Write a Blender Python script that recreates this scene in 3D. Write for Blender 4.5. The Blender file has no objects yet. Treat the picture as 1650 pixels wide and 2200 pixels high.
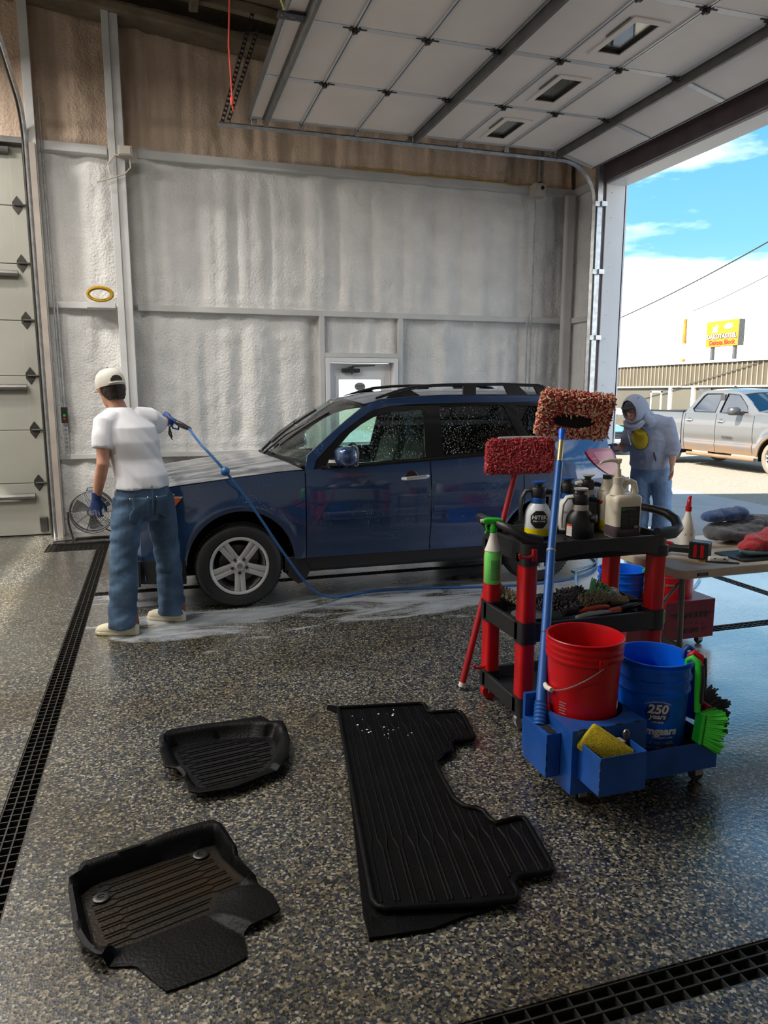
import bpy, bmesh, math, random
import numpy as np
from mathutils import Vector, Matrix
from mathutils.geometry import tessellate_polygon
random.seed(7); np.random.seed(7)
S = bpy.context.scene; COL = S.collection
PI = math.pi
def srgb(r, g, b):
    f = lambda u: (u/255/12.92) if u/255 <= .04045 else ((u/255+.055)/1.055)**2.4
    return (f(r), f(g), f(b), 1)
# ------------------------------------------------------------------ camera
cd = bpy.data.cameras.new('camera'); cam = bpy.data.objects.new('camera', cd); COL.objects.link(cam)
cd.sensor_fit = 'VERTICAL'; cd.sensor_height = 36; cd.lens = 36*1562/2200; cd.clip_start = .05; cd.clip_end = 400
YAW, PIT = math.radians(17.4), math.radians(9.4)
fw = Vector((math.sin(YAW)*math.cos(PIT), math.cos(YAW)*math.cos(PIT), -math.sin(PIT)))
cam.location = (0, 0, 1.67); cam.rotation_euler = fw.to_track_quat('-Z', 'Y').to_euler()
S.camera = cam
# ------------------------------------------------------------------ sky, sun, added fill lamps, exposure
S.view_settings.view_transform = 'Standard'; S.view_settings.look = 'None'
S.view_settings.gamma = 1; S.view_settings.use_curve_mapping = False; S.view_settings.exposure = 1.0
W = bpy.data.worlds.new('sky'); S.world = W; W.use_nodes = True
nt = W.node_tree; nt.nodes.clear()
def N(nt, t, **k):
    n = nt.nodes.new(t)
    for a, b in k.items():
        if a[0] == 'i' and a[1:].isdigit(): n.inputs[int(a[1:])].default_value = b
        else: setattr(n, a, b)
    return n
def ramp(nt, stops, interp='LINEAR'):
    n = nt.nodes.new('ShaderNodeValToRGB'); n.color_ramp.interpolation = interp
    e = n.color_ramp.elements
    while len(e) < len(stops): e.new(.5)
    for q, (p, c) in zip(e, stops): q.position = p; q.color = c if len(c) == 4 else (*c, 1)
    return n
tc = N(nt, 'ShaderNodeTexCoord'); sx = N(nt, 'ShaderNodeSeparateXYZ'); lk = nt.links.new
lk(tc.outputs['Generated'], sx.inputs[0])
skyr = ramp(nt, [(0, (.50, .60, .62)), (.06, (.34, .60, .66)), (.18, (.17, .44, .60)), (.36, (.075, .30, .54)), (1, (.03, .14, .38))])
lk(sx.outputs['Z'], skyr.inputs[0])
mp = N(nt, 'ShaderNodeMapping'); mp.inputs['Scale'].default_value = (1.6, 1.6, 6.0); mp.inputs['Location'].default_value = (.35, .1, .2)
lk(tc.outputs['Generated'], mp.inputs[0])
cn = N(nt, 'ShaderNodeTexNoise'); cn.inputs['Scale'].default_value = 1.5; cn.inputs['Detail'].default_value = 7; cn.inputs['Roughness'].default_value = .55
lk(mp.outputs[0], cn.inputs['Vector'])
cz = ramp(nt, [(0, (.50,)*3), (.10, (.40,)*3), (.165, (.0,)*3), (.24, (-.16,)*3), (.5, (-.18,)*3), (1, (-.25,)*3)])
lk(sx.outputs['Z'], cz.inputs[0])
ad = N(nt, 'ShaderNodeMath', operation='ADD'); lk(cn.outputs[0], ad.inputs[0]); lk(cz.outputs[0], ad.inputs[1])
cr = ramp(nt, [(.50, (0, 0, 0)), (.72, (1, 1, 1))]); lk(ad.outputs[0], cr.inputs[0])
mx = N(nt, 'ShaderNodeMix', data_type='RGBA'); lk(cr.outputs[0], mx.inputs[0]); lk(skyr.outputs[0], mx.inputs[6]); mx.inputs[7].default_value = (1.75, 1.78, 1.80, 1)
bg = N(nt, 'ShaderNodeBackground'); bg.inputs[1].default_value = .93; lk(mx.outputs[2], bg.inputs[0])
wo = N(nt, 'ShaderNodeOutputWorld'); lk(bg.outputs[0], wo.inputs[0])
sd = bpy.data.lights.new('sun', 'SUN'); sd.energy = 8.5; sd.angle = math.radians(.6); sd.color = (1, .95, .87)
sun = bpy.data.objects.new('sun', sd); COL.objects.link(sun)
sun.rotation_euler = Vector((.70, .10, -.69)).to_track_quat('-Z', 'Y').to_euler(); sun.location = (-20, 0, 30)
FILL_POWER = 62
S.cycles.max_bounces = 8; S.cycles.diffuse_bounces = 5; S.cycles.transparent_max_bounces = 16
S.cycles.use_denoising = True; S.cycles.sample_clamp_indirect = 6; S.cycles.caustics_reflective = False; S.cycles.caustics_refractive = False
# ------------------------------------------------------------------ materials
MATS = {}
def pm(name, col, rough=.5, metal=0, coat=0, bump=None, var=None, alpha=None, spec=None, emit=None, sheen=0):
    """principled; bump=(scale,strength[,detail]); var=(scale,amount[,colour2])"""
    m = bpy.data.materials.new(name); m.use_nodes = True; nt = m.node_tree; p = nt.nodes['Principled BSDF']; lk = nt.links.new
    c = col if len(col) == 4 else (*col, 1)
    p.inputs['Base Color'].default_value = c; p.inputs['Roughness'].default_value = rough; p.inputs['Metallic'].default_value = metal
    p.inputs['Coat Weight'].default_value = coat; p.inputs['Coat Roughness'].default_value = .04
    if sheen: p.inputs['Sheen Weight'].default_value = sheen
    if spec is not None: p.inputs['Specular IOR Level'].default_value = spec
    if emit: p.inputs['Emission Color'].default_value = c; p.inputs['Emission Strength'].default_value = emit
    if bump or var: t = N(nt, 'ShaderNodeTexCoord')
    if var:
        n = N(nt, 'ShaderNodeTexNoise'); n.inputs['Scale'].default_value = var[0]; n.inputs['Detail'].default_value = 6; lk(t.outputs['Object'], n.inputs['Vector'])
        c2 = var[2] if len(var) > 2 else tuple(x*(1-var[1]) for x in c[:3])
        r = ramp(nt, [(.35, c2), (.65, c[:3])]); lk(n.outputs[0], r.inputs[0]); lk(r.outputs[0], p.inputs['Base Color'])
    if bump:
        n = N(nt, 'ShaderNodeTexNoise'); n.inputs['Scale'].default_value = bump[0]; n.inputs['Detail'].default_value = bump[2] if len(bump) > 2 else 3; lk(t.outputs['Object'], n.inputs['Vector'])
        b = N(nt, 'ShaderNodeBump'); b.inputs['Strength'].default_value = bump[1]; b.inputs['Distance'].default_value = .02; lk(n.outputs[0], b.inputs['Height']); lk(b.outputs[0], p.inputs['Normal'])
    MATS[name] = m; return m
def glass(name, tint, gloss=.1, rough=.02, drops=0):
    m = bpy.data.materials.new(name); m.use_nodes = True; nt = m.node_tree; nt.nodes.clear(); lk = nt.links.new
    tr = N(nt, 'ShaderNodeBsdfTransparent'); tr.inputs[0].default_value = (*tint, 1)
    gl = N(nt, 'ShaderNodeBsdfGlossy'); gl.inputs['Roughness'].default_value = rough; gl.inputs[0].default_value = (1, 1, 1, 1)
    fr = N(nt, 'ShaderNodeLayerWeight'); fr.inputs[0].default_value = .25
    ma = N(nt, 'ShaderNodeMath', operation='MULTIPLY_ADD'); ma.inputs[1].default_value = .75; ma.inputs[2].default_value = gloss; lk(fr.outputs['Fresnel'], ma.inputs[0])
    mi = N(nt, 'ShaderNodeMixShader'); lk(ma.outputs[0], mi.inputs[0]); lk(tr.outputs[0], mi.inputs[1]); lk(gl.outputs[0], mi.inputs[2])
    o = N(nt, 'ShaderNodeOutputMaterial'); last = mi
    if drops:
        t = N(nt, 'ShaderNodeTexCoord'); mpp = N(nt, 'ShaderNodeMapping'); mpp.inputs['Scale'].default_value = (1, 1, .75); lk(t.outputs['Object'], mpp.inputs[0])
        v = N(nt, 'ShaderNodeTexVoronoi'); v.inputs['Scale'].default_value = 70; v.inputs['Randomness'].default_value = 1; lk(mpp.outputs[0], v.inputs['Vector'])
        b = N(nt, 'ShaderNodeBump'); b.invert = True; b.inputs['Strength'].default_value = drops; b.inputs['Distance'].default_value = .01
        rr = ramp(nt, [(0, (0, 0, 0)), (.35, (1, 1, 1))]); lk(v.outputs[0], rr.inputs[0]); lk(rr.outputs[0], b.inputs['Height']); lk(b.outputs[0], gl.inputs['Normal'])
        df = N(nt, 'ShaderNodeBsdfDiffuse'); df.inputs[0].default_value = (.75, .8, .82, 1)
        rd = ramp(nt, [(.10, (.55,)*3), (.2, (0, 0, 0))]); lk(v.outputs[0], rd.inputs[0])
        n2 = N(nt, 'ShaderNodeTexNoise'); n2.inputs['Scale'].default_value = 5; lk(t.outputs['Object'], n2.inputs['Vector'])
        r2 = ramp(nt, [(.42, (0, 0, 0)), (.6, (1, 1, 1))]); lk(n2.outputs[0], r2.inputs[0])
        mm = N(nt, 'ShaderNodeMath', operation='MULTIPLY'); lk(rd.outputs[0], mm.inputs[0]); lk(r2.outputs[0], mm.inputs[1])
        m2 = N(nt, 'ShaderNodeMixShader'); lk(mm.outputs[0], m2.inputs[0]); lk(mi.outputs[0], m2.inputs[1]); lk(df.outputs[0], m2.inputs[2]); last = m2
    lk(last.outputs[0], o.inputs[0]); MATS[name] = m; return m
K = MATS
pm('black_plastic', (.012, .012, .014), .42, bump=(120, .08)); pm('rubber', (.010, .010, .011), .5, bump=(60, .15)); pm('tyre', (.012, .012, .013), .6, bump=(40, .1))
pm('mat_rubber', (.005, .005, .0055), .40, spec=.10, bump=(90, .12), var=(9, .4)); pm('dark_metal', (.055, .052, .046), .5, .6, var=(8, .5))
pm('red_plastic', srgb(200, 12, 22), .35, var=(6, .25)); pm('red_pole', srgb(165, 20, 28), .4); pm('maroon', srgb(126, 12, 34), .45, var=(5, .25))
pm('blue_steel', srgb(28, 86, 172), .42, .1, var=(7, .35), bump=(50, .05)); pm('blue_plastic', srgb(0, 104, 235), .33, var=(4, .15)); pm('blue_pole', srgb(25, 88, 165), .4)
pm('chrome', (.8, .8, .8), .08, 1); pm('handle_chrome', (.75, .76, .78), .18, .75); pm('steel', (.5, .5, .5), .3, .9, var=(10, .3)); pm('galv', (.62, .64, .66), .35, .75, var=(14, .3)); pm('perf_steel', srgb(205, 205, 208), .4, .3)
pm('white_paint', srgb(206, 206, 205), .5, var=(3, .12), bump=(30, .05)); pm('white_trim', srgb(236, 236, 238), .4, var=(2, .06)); pm('grey_paint', srgb(150, 152, 156), .5)
pm('tan_girt', srgb(165, 155, 146), .6, var=(4, .2)); pm('door_face', srgb(248, 236, 228), .55, var=(1.5, .07)); pm('door_face_old', srgb(156, 155, 145), .6, var=(1.2, .2))
pm('strut', srgb(112, 110, 108), .45, .5, var=(6, .3)); pm('brown_steel', srgb(112, 98, 106), .5, .2, var=(3, .3)); pm('dark_roof', srgb(142, 130, 110), .9, var=(2.5, .5), bump=(14, .5))
pm('white_plastic', srgb(225, 222, 212), .4); pm('jug', srgb(238, 228, 206), .42, var=(9, .18)); pm('label_black', (.012, .012, .013), .4); pm('label_white', srgb(228, 226, 220), .5)
pm('text_white', srgb(235, 235, 232), .5); pm('text_dark', (.02, .02, .024), .5); pm('text_grey', srgb(150, 150, 150), .5); pm('yellow_liq', srgb(228, 205, 10), .3); pm('purple_liq', srgb(92, 78, 88), .4); pm('green_liq', srgb(120, 225, 110), .35)
pm('green', srgb(40, 190, 40), .4); pm('green_bristle', srgb(70, 205, 60), .7); pm('dark_green_bristle', srgb(112, 172, 124), .8); pm('tan_bristle', srgb(178, 168, 142), .85); pm('black_bristle', (.045, .045, .048), .8)
pm('yellow_cloth', srgb(205, 180, 20), .8, bump=(220, .6), var=(60, .25)); pm('orange', srgb(215, 80, 30), .5); pm('text_red', srgb(190, 40, 30), .5)
pm('red_pile', srgb(176, 34, 44), .9, sheen=.3); pm('tan_pile', srgb(235, 192, 155), .9, sheen=.3); pm('pink_pile', srgb(205, 105, 112), .9); pm('pink_pad', srgb(190, 110, 105), .9)
pm('skin', srgb(205, 150, 124), .5, var=(18, .15)); pm('tee', srgb(226, 226, 232), .85, var=(5, .05), sheen=.2); pm('jeans', srgb(80, 108, 138), .85, var=(5, .4, srgb(46, 68, 92)[:3]), bump=(260, .25)); pm('jeans_light', srgb(140, 166, 200), .85, var=(6, .3), bump=(260, .2))
pm('hoodie', srgb(168, 174, 194), .9, var=(5, .12), sheen=.2); pm('hair', srgb(42, 28, 20), .7); pm('cap', srgb(205, 200, 190), .85, var=(12, .08)); pm('glove', srgb(28, 62, 122), .4); pm('shoe', srgb(205, 196, 170), .7, var=(12, .12)); pm('shoe_red', srgb(130, 70, 70), .7); pm('sole', srgb(200, 190, 160), .7)
pm('dark_cloth', srgb(60, 62, 72), .9); pm('eye_white', (.8, .8, .8), .2); pm('dark', (.005, .005, .005), .9); pm('lens', (.02, .02, .03), .1)
pm('towel_blue', srgb(60, 92, 150), .95, bump=(150, .5), sheen=.4); pm('towel_grey', srgb(88, 88, 96), .95, bump=(150, .5), sheen=.4); pm('towel_red', srgb(190, 40, 52), .95, bump=(150, .5), sheen=.4); pm('towel_teal', srgb(90, 120, 125), .95)
pm('table_top', srgb(196, 180, 158), .45, var=(6, .15)); pm('hose_blue', srgb(38, 92, 150), .4); pm('hose_pale', srgb(130, 175, 205), .4); pm('yellow_cable', srgb(190, 150, 30), .5); pm('white_cable', srgb(205, 195, 180), .5); pm('red_cord', srgb(235, 90, 70), .6)
pm('car_black', (.008, .008, .009), .18, coat=.6); pm('cladding', (.012, .012, .014), .5, bump=(80, .1)); pm('seat', srgb(70, 74, 72), .9); pm('alloy', srgb(196, 196, 196), .32, .45); pm('alloy_dark', srgb(90, 90, 92), .45, .7)
pm('emblem_yellow', srgb(240, 205, 45), .7); pm('tail_red', srgb(190, 30, 48), .12, coat=1, var=(3, .1)); pm('tail_clear', srgb(215, 120, 135), .1, coat=1); pm('amber', srgb(220, 95, 40), .15, coat=1); pm('lamp_clear', srgb(190, 195, 200), .1, coat=1)
pm('truck_paint', srgb(92, 92, 93), .3, .55, coat=.8, var=(2, .12)); pm('truck_dirt', srgb(118, 94, 70), .8, var=(4, .25)); pm('sedan_paint', srgb(120, 170, 215), .25, .2, coat=1)
pm('bldg_rib', srgb(82, 74, 60), .6); pm('bldg_rib_light', srgb(130, 121, 103), .6); pm('bldg_base', srgb(88, 84, 72), .7, var=(.6, .12)); pm('bldg_white', srgb(232, 228, 218), .6); pm('bldg_door', srgb(92, 88, 75), .6)
pm('sign_yellow', srgb(190, 118, 5), .5); pm('pole_wood', srgb(180, 128, 48), .9, var=(3, .4)); pm('gravel', srgb(150, 141, 124), .95, var=(30, .35), bump=(60, .8)); pm('apron', srgb(150, 148, 145), .75, var=(2.5, .15), bump=(80, .2)); pm('wire_black', (.03, .03, .03), .6)
pm('fan_metal', srgb(84, 86, 90), .4, .5); pm('box_grey', srgb(190, 184, 174), .5); pm('olive', srgb(120, 122, 80), .45, .5); pm('concrete_edge', srgb(120, 120, 112), .8)
pm('foam_white', srgb(226, 226, 224), .75, bump=(45, .55, 4)); pm('clip', (.01, .01, .01), .35); pm('brand_mark', srgb(40, 40, 42), .5); pm('bag_clear', srgb(210, 212, 215), .2); pm('suds', srgb(225, 232, 238), .5)
glass('win_dark', (.22, .27, .28), .06, drops=.6); glass('win_mid', (.80, .92, .88), .05, drops=.5); glass('windshield', (.82, .94, .90), .06, drops=.6); glass('win_truck', (.12, .17, .26), .16); glass('door_glass', (.92, .96, .97), .03); pm('clear_shell', srgb(214, 218, 222), .3); K['clear_shell'].node_tree.nodes['Principled BSDF'].inputs['Subsurface Weight'].default_value = .3
def wrapon(o, target, off, th=.003):
    md = o.modifiers.new('wrap', 'SHRINKWRAP'); md.target = target; md.wrap_method = 'NEAREST_SURFACEPOINT'; md.wrap_mode = 'OUTSIDE_SURFACE'; md.offset = off
    md = o.modifiers.new('solid', 'SOLIDIFY'); md.thickness = th; md.offset = 0
def paint(name, base, dirt=False):
    m = pm(name, base, .32, .55, 1.0); nt = m.node_tree; p = nt.nodes['Principled BSDF']; lk = nt.links.new
    t = N(nt, 'ShaderNodeTexCoord'); v = N(nt, 'ShaderNodeTexVoronoi'); v.inputs['Scale'].default_value = 85; lk(t.outputs['Object'], v.inputs['Vector'])
    r = ramp(nt, [(.0, (1, 1, 1)), (.28, (0, 0, 0))]); lk(v.outputs[0], r.inputs[0])
    n = N(nt, 'ShaderNodeTexNoise'); n.inputs['Scale'].default_value = 3.5; n.inputs['Detail'].default_value = 4; lk(t.outputs['Object'], n.inputs['Vector'])
    r2 = ramp(nt, [(.52, (0, 0, 0)), (.66, (1, 1, 1))]); lk(n.outputs[0], r2.inputs[0])
    mu = N(nt, 'ShaderNodeMath', operation='MULTIPLY'); lk(r.outputs[0], mu.inputs[0]); lk(r2.outputs[0], mu.inputs[1])
    b = N(nt, 'ShaderNodeBump'); b.inputs['Strength'].default_value = .5; b.inputs['Distance'].default_value = .006; lk(mu.outputs[0], b.inputs['Height']); lk(b.outputs[0], p.inputs['Normal']); lk(b.outputs[0], p.inputs['Coat Normal'])
    return m
paint('car_blue', srgb(40, 70, 112)); K['car_blue'].node_tree.nodes['Principled BSDF'].inputs['Coat IOR'].default_value = 1.75
def suds_hood():
    m = paint('hood_paint', srgb(30, 48, 84)); nt = m.node_tree; p = nt.nodes['Principled BSDF']; lk = nt.links.new
    t = N(nt, 'ShaderNodeTexCoord'); mp = N(nt, 'ShaderNodeMapping'); mp.inputs['Scale'].default_value = (1.2, 5, 1); lk(t.outputs['Object'], mp.inputs[0])
    n = N(nt, 'ShaderNodeTexNoise'); n.inputs['Scale'].default_value = 2.2; n.inputs['Detail'].default_value = 8; n.inputs['Distortion'].default_value = .8; lk(mp.outputs[0], n.inputs['Vector'])
    r = ramp(nt, [(.40, srgb(50, 58, 70)[:3]), (.60, srgb(150, 156, 164)[:3])]); lk(n.outputs[0], r.inputs[0]); lk(r.outputs[0], p.inputs['Base Color'])
    p.inputs['Metallic'].default_value = .2
suds_hood()
def height_colours(name, lo, hi, z, bump):
    m = pm(name, lo, .8); nt = m.node_tree; p = nt.nodes['Principled BSDF']; lk = nt.links.new
    t = N(nt, 'ShaderNodeTexCoord'); s = N(nt, 'ShaderNodeSeparateXYZ'); lk(t.outputs['Object'], s.inputs[0])
    n = N(nt, 'ShaderNodeTexNoise'); n.inputs['Scale'].default_value = 3; n.inputs['Detail'].default_value = 6; lk(t.outputs['Object'], n.inputs['Vector'])
    ma = N(nt, 'ShaderNodeMath', operation='MULTIPLY_ADD'); ma.inputs[1].default_value = .10; lk(n.outputs[0], ma.inputs[0]); lk(s.outputs['Z'], ma.inputs[2])
    mr = N(nt, 'ShaderNodeMapRange'); mr.inputs[1].default_value = z; mr.inputs[2].default_value = z+.06; lk(ma.outputs[0], mr.inputs[0])
    v = ramp(nt, [(.3, tuple(x*.86 for x in lo[:3])), (.6, lo[:3])]); lk(n.outputs[0], v.inputs[0])
    mp = N(nt, 'ShaderNodeMapping'); mp.inputs['Scale'].default_value = (6, 6, .35); lk(t.outputs['Object'], mp.inputs[0])
    n3 = N(nt, 'ShaderNodeTexNoise'); n3.inputs['Scale'].default_value = 1.4; n3.inputs['Detail'].default_value = 5; lk(mp.outputs[0], n3.inputs['Vector'])
    v2 = ramp(nt, [(.3, tuple(x*.68 for x in hi[:3])), (.65, hi[:3])]); lk(n3.outputs[0], v2.inputs[0])
    mx = N(nt, 'ShaderNodeMix', data_type='RGBA'); lk(mr.outputs[0], mx.inputs[0]); lk(v.outputs[0], mx.inputs[6]); lk(v2.outputs[0], mx.inputs[7]); lk(mx.outputs[2], p.inputs['Base Color'])
    n2 = N(nt, 'ShaderNodeTexNoise'); n2.inputs['Scale'].default_value = 38; n2.inputs['Detail'].default_value = 4; lk(t.outputs['Object'], n2.inputs['Vector'])
    b = N(nt, 'ShaderNodeBump'); b.inputs['Strength'].default_value = bump; b.inputs['Distance'].default_value = .02; lk(n2.outputs[0], b.inputs['Height']); lk(b.outputs[0], p.inputs['Normal'])
height_colours('foam', srgb(232, 231, 229), srgb(214, 190, 168), 4.40, .9)
def floor_mat():
    m = pm('epoxy', (.2, .2, .18), .35); nt = m.node_tree; p = nt.nodes['Principled BSDF']; lk = nt.links.new
    t = N(nt, 'ShaderNodeTexCoord'); s = N(nt, 'ShaderNodeSeparateXYZ'); lk(t.outputs['Object'], s.inputs[0])
    v = N(nt, 'ShaderNodeTexVoronoi'); v.inputs['Scale'].default_value = 120; lk(t.outputs['Object'], v.inputs['Vector'])
    sc = N(nt, 'ShaderNodeSeparateColor'); lk(v.outputs['Color'], sc.inputs[0])
    r = ramp(nt, [(0, (.007, .008, .010)), (.19, (.020, .028, .054)), (.38, (.062, .064, .060)), (.60, (.120, .106, .070)), (.80, (.24, .21, .142)), (.93, (.37, .355, .30))], 'CONSTANT'); lk(sc.outputs[0], r.inputs[0])
    n = N(nt, 'ShaderNodeTexNoise'); n.inputs['Scale'].default_value = 1.1; n.inputs['Detail'].default_value = 7; lk(t.outputs['Object'], n.inputs['Vector'])
    d = ramp(nt, [(.36, (.62, .52, .36)), (.56, (1, 1, 1))]); lk(n.outputs[0], d.inputs[0])
    mu = N(nt, 'ShaderNodeMix', data_type='RGBA', blend_type='MULTIPLY'); mu.inputs[0].default_value = .75; lk(r.outputs[0], mu.inputs[6]); lk(d.outputs[0], mu.inputs[7])
    # suds: an elongated streak beside the car
    mp = N(nt, 'ShaderNodeMapping'); mp.inputs['Scale'].default_value = (.9, 2.6, 1); lk(t.outputs['Object'], mp.inputs[0])
    sn = N(nt, 'ShaderNodeTexNoise'); sn.inputs['Scale'].default_value = 1.3; sn.inputs['Detail'].default_value = 9; sn.inputs['Roughness'].default_value = .6; sn.inputs['Distortion'].default_value = .9; lk(mp.outputs[0], sn.inputs['Vector'])
    def band(out, a, b, c, e):
        q = ramp(nt, [(0, (0, 0, 0)), ((b-a)/(e-a), (1, 1, 1)), ((c-a)/(e-a), (1, 1, 1)), (1, (0, 0, 0))]); mr = N(nt, 'ShaderNodeMapRange'); mr.inputs[1].default_value = a; mr.inputs[2].default_value = e
        lk(out, mr.inputs[0]); lk(mr.outputs[0], q.inputs[0]); return q.outputs[0]
    by = band(s.outputs['Y'], 4.5, 5.2, 6.0, 8.6); bx = band(s.outputs['X'], -.9, -.1, 2.6, 4.6)
    m1 = N(nt, 'ShaderNodeMath', operation='MULTIPLY'); lk(by, m1.inputs[0]); lk(bx, m1.inputs[1])
    m2 = N(nt, 'ShaderNodeMath', operation='MULTIPLY_ADD'); m2.inputs[1].default_value = .34; m2.inputs[2].default_value = -.26; lk(m1.outputs[0], m2.inputs[0])
    m3 = N(nt, 'ShaderNodeMath', operation='ADD'); lk(m2.outputs[0], m3.inputs[0]); lk(sn.outputs[0], m3.inputs[1])
    sr = ramp(nt, [(.47, (0, 0, 0)), (.56, (.55,)*3), (.68, (.85,)*3)]); lk(m3.outputs[0], sr.inputs[0])
    mx = N(nt, 'ShaderNodeMix', data_type='RGBA'); lk(sr.outputs[0], mx.inputs[0]); lk(mu.outputs[2], mx.inputs[6]); mx.inputs[7].default_value = srgb(205, 212, 220); 
    fx = band(s.outputs['X'], 2.2, 3.2, 5.6, 6.6); fy = band(s.outputs['Y'], 1.9, 2.9, 7.0, 9.0); f1 = N(nt, 'ShaderNodeMath', operation='MULTIPLY'); lk(fx, f1.inputs[0]); lk(fy, f1.inputs[1])  # pale zone by the open door: soap film plus bright sky reflection painted in
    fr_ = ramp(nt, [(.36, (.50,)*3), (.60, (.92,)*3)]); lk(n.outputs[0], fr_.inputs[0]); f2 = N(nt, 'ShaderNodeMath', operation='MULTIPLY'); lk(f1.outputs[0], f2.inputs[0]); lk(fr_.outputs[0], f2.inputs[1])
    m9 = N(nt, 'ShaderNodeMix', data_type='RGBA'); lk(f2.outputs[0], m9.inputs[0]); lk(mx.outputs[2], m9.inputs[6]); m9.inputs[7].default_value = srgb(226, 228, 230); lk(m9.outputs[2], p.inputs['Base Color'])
    # wetness: near the car and the open door
    wn = N(nt, 'ShaderNodeTexNoise'); wn.inputs['Scale'].default_value = .8; wn.inputs['Detail'].default_value = 6; lk(t.outputs['Object'], wn.inputs['Vector'])
    wx = N(nt, 'ShaderNodeMapRange'); wx.inputs[1].default_value = 1.2; wx.inputs[2].default_value = 2.6; wx.inputs[3].default_value = -.12; wx.inputs[4].default_value = .34; lk(s.outputs['X'], wx.inputs[0])
    wy = N(nt, 'ShaderNodeMapRange'); wy.inputs[1].default_value = 3.8; wy.inputs[2].default_value = 5.2; wy.inputs[3].default_value = -.1; wy.inputs[4].default_value = .3; lk(s.outputs['Y'], wy.inputs[0])
    wm = N(nt, 'ShaderNodeMath', operation='MAXIMUM'); lk(wx.outputs[0], wm.inputs[0]); lk(wy.outputs[0], wm.inputs[1])
    wa = N(nt, 'ShaderNodeMath', operation='ADD'); lk(wm.outputs[0], wa.inputs[0]); lk(wn.outputs[0], wa.inputs[1])
    wr = ramp(nt, [(.45, (.36,)*3), (.75, (.10,)*3)]); lk(wa.outputs[0], wr.inputs[0]); lk(wr.outputs[0], p.inputs['Roughness'])
    wc = ramp(nt, [(.45, (.12,)*3), (.75, (1,)*3)]); lk(wa.outputs[0], wc.inputs[0]); lk(wc.outputs[0], p.inputs['Coat Weight']); p.inputs['Coat Roughness'].default_value = .20; p.inputs['Coat IOR'].default_value = 2.0
    b = N(nt, 'ShaderNodeBump'); b.inputs['Strength'].default_value = .16; b.inputs['Distance'].default_value = .004; lk(v.outputs['Distance'], b.inputs['Height']); lk(b.outputs[0], p.inputs['Normal'])
    b2 = N(nt, 'ShaderNodeBump'); b2.inputs['Strength'].default_value = .6; b2.inputs['Distance'].default_value = .004
    n4 = N(nt, 'ShaderNodeTexNoise'); n4.inputs['Scale'].default_value = 45; n4.inputs['Detail'].default_value = 2; lk(t.outputs['Object'], n4.inputs['Vector']); lk(n4.outputs[0], b2.inputs['Height']); lk(b2.outputs[0], p.inputs['Coat Normal'])
floor_mat()
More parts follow.
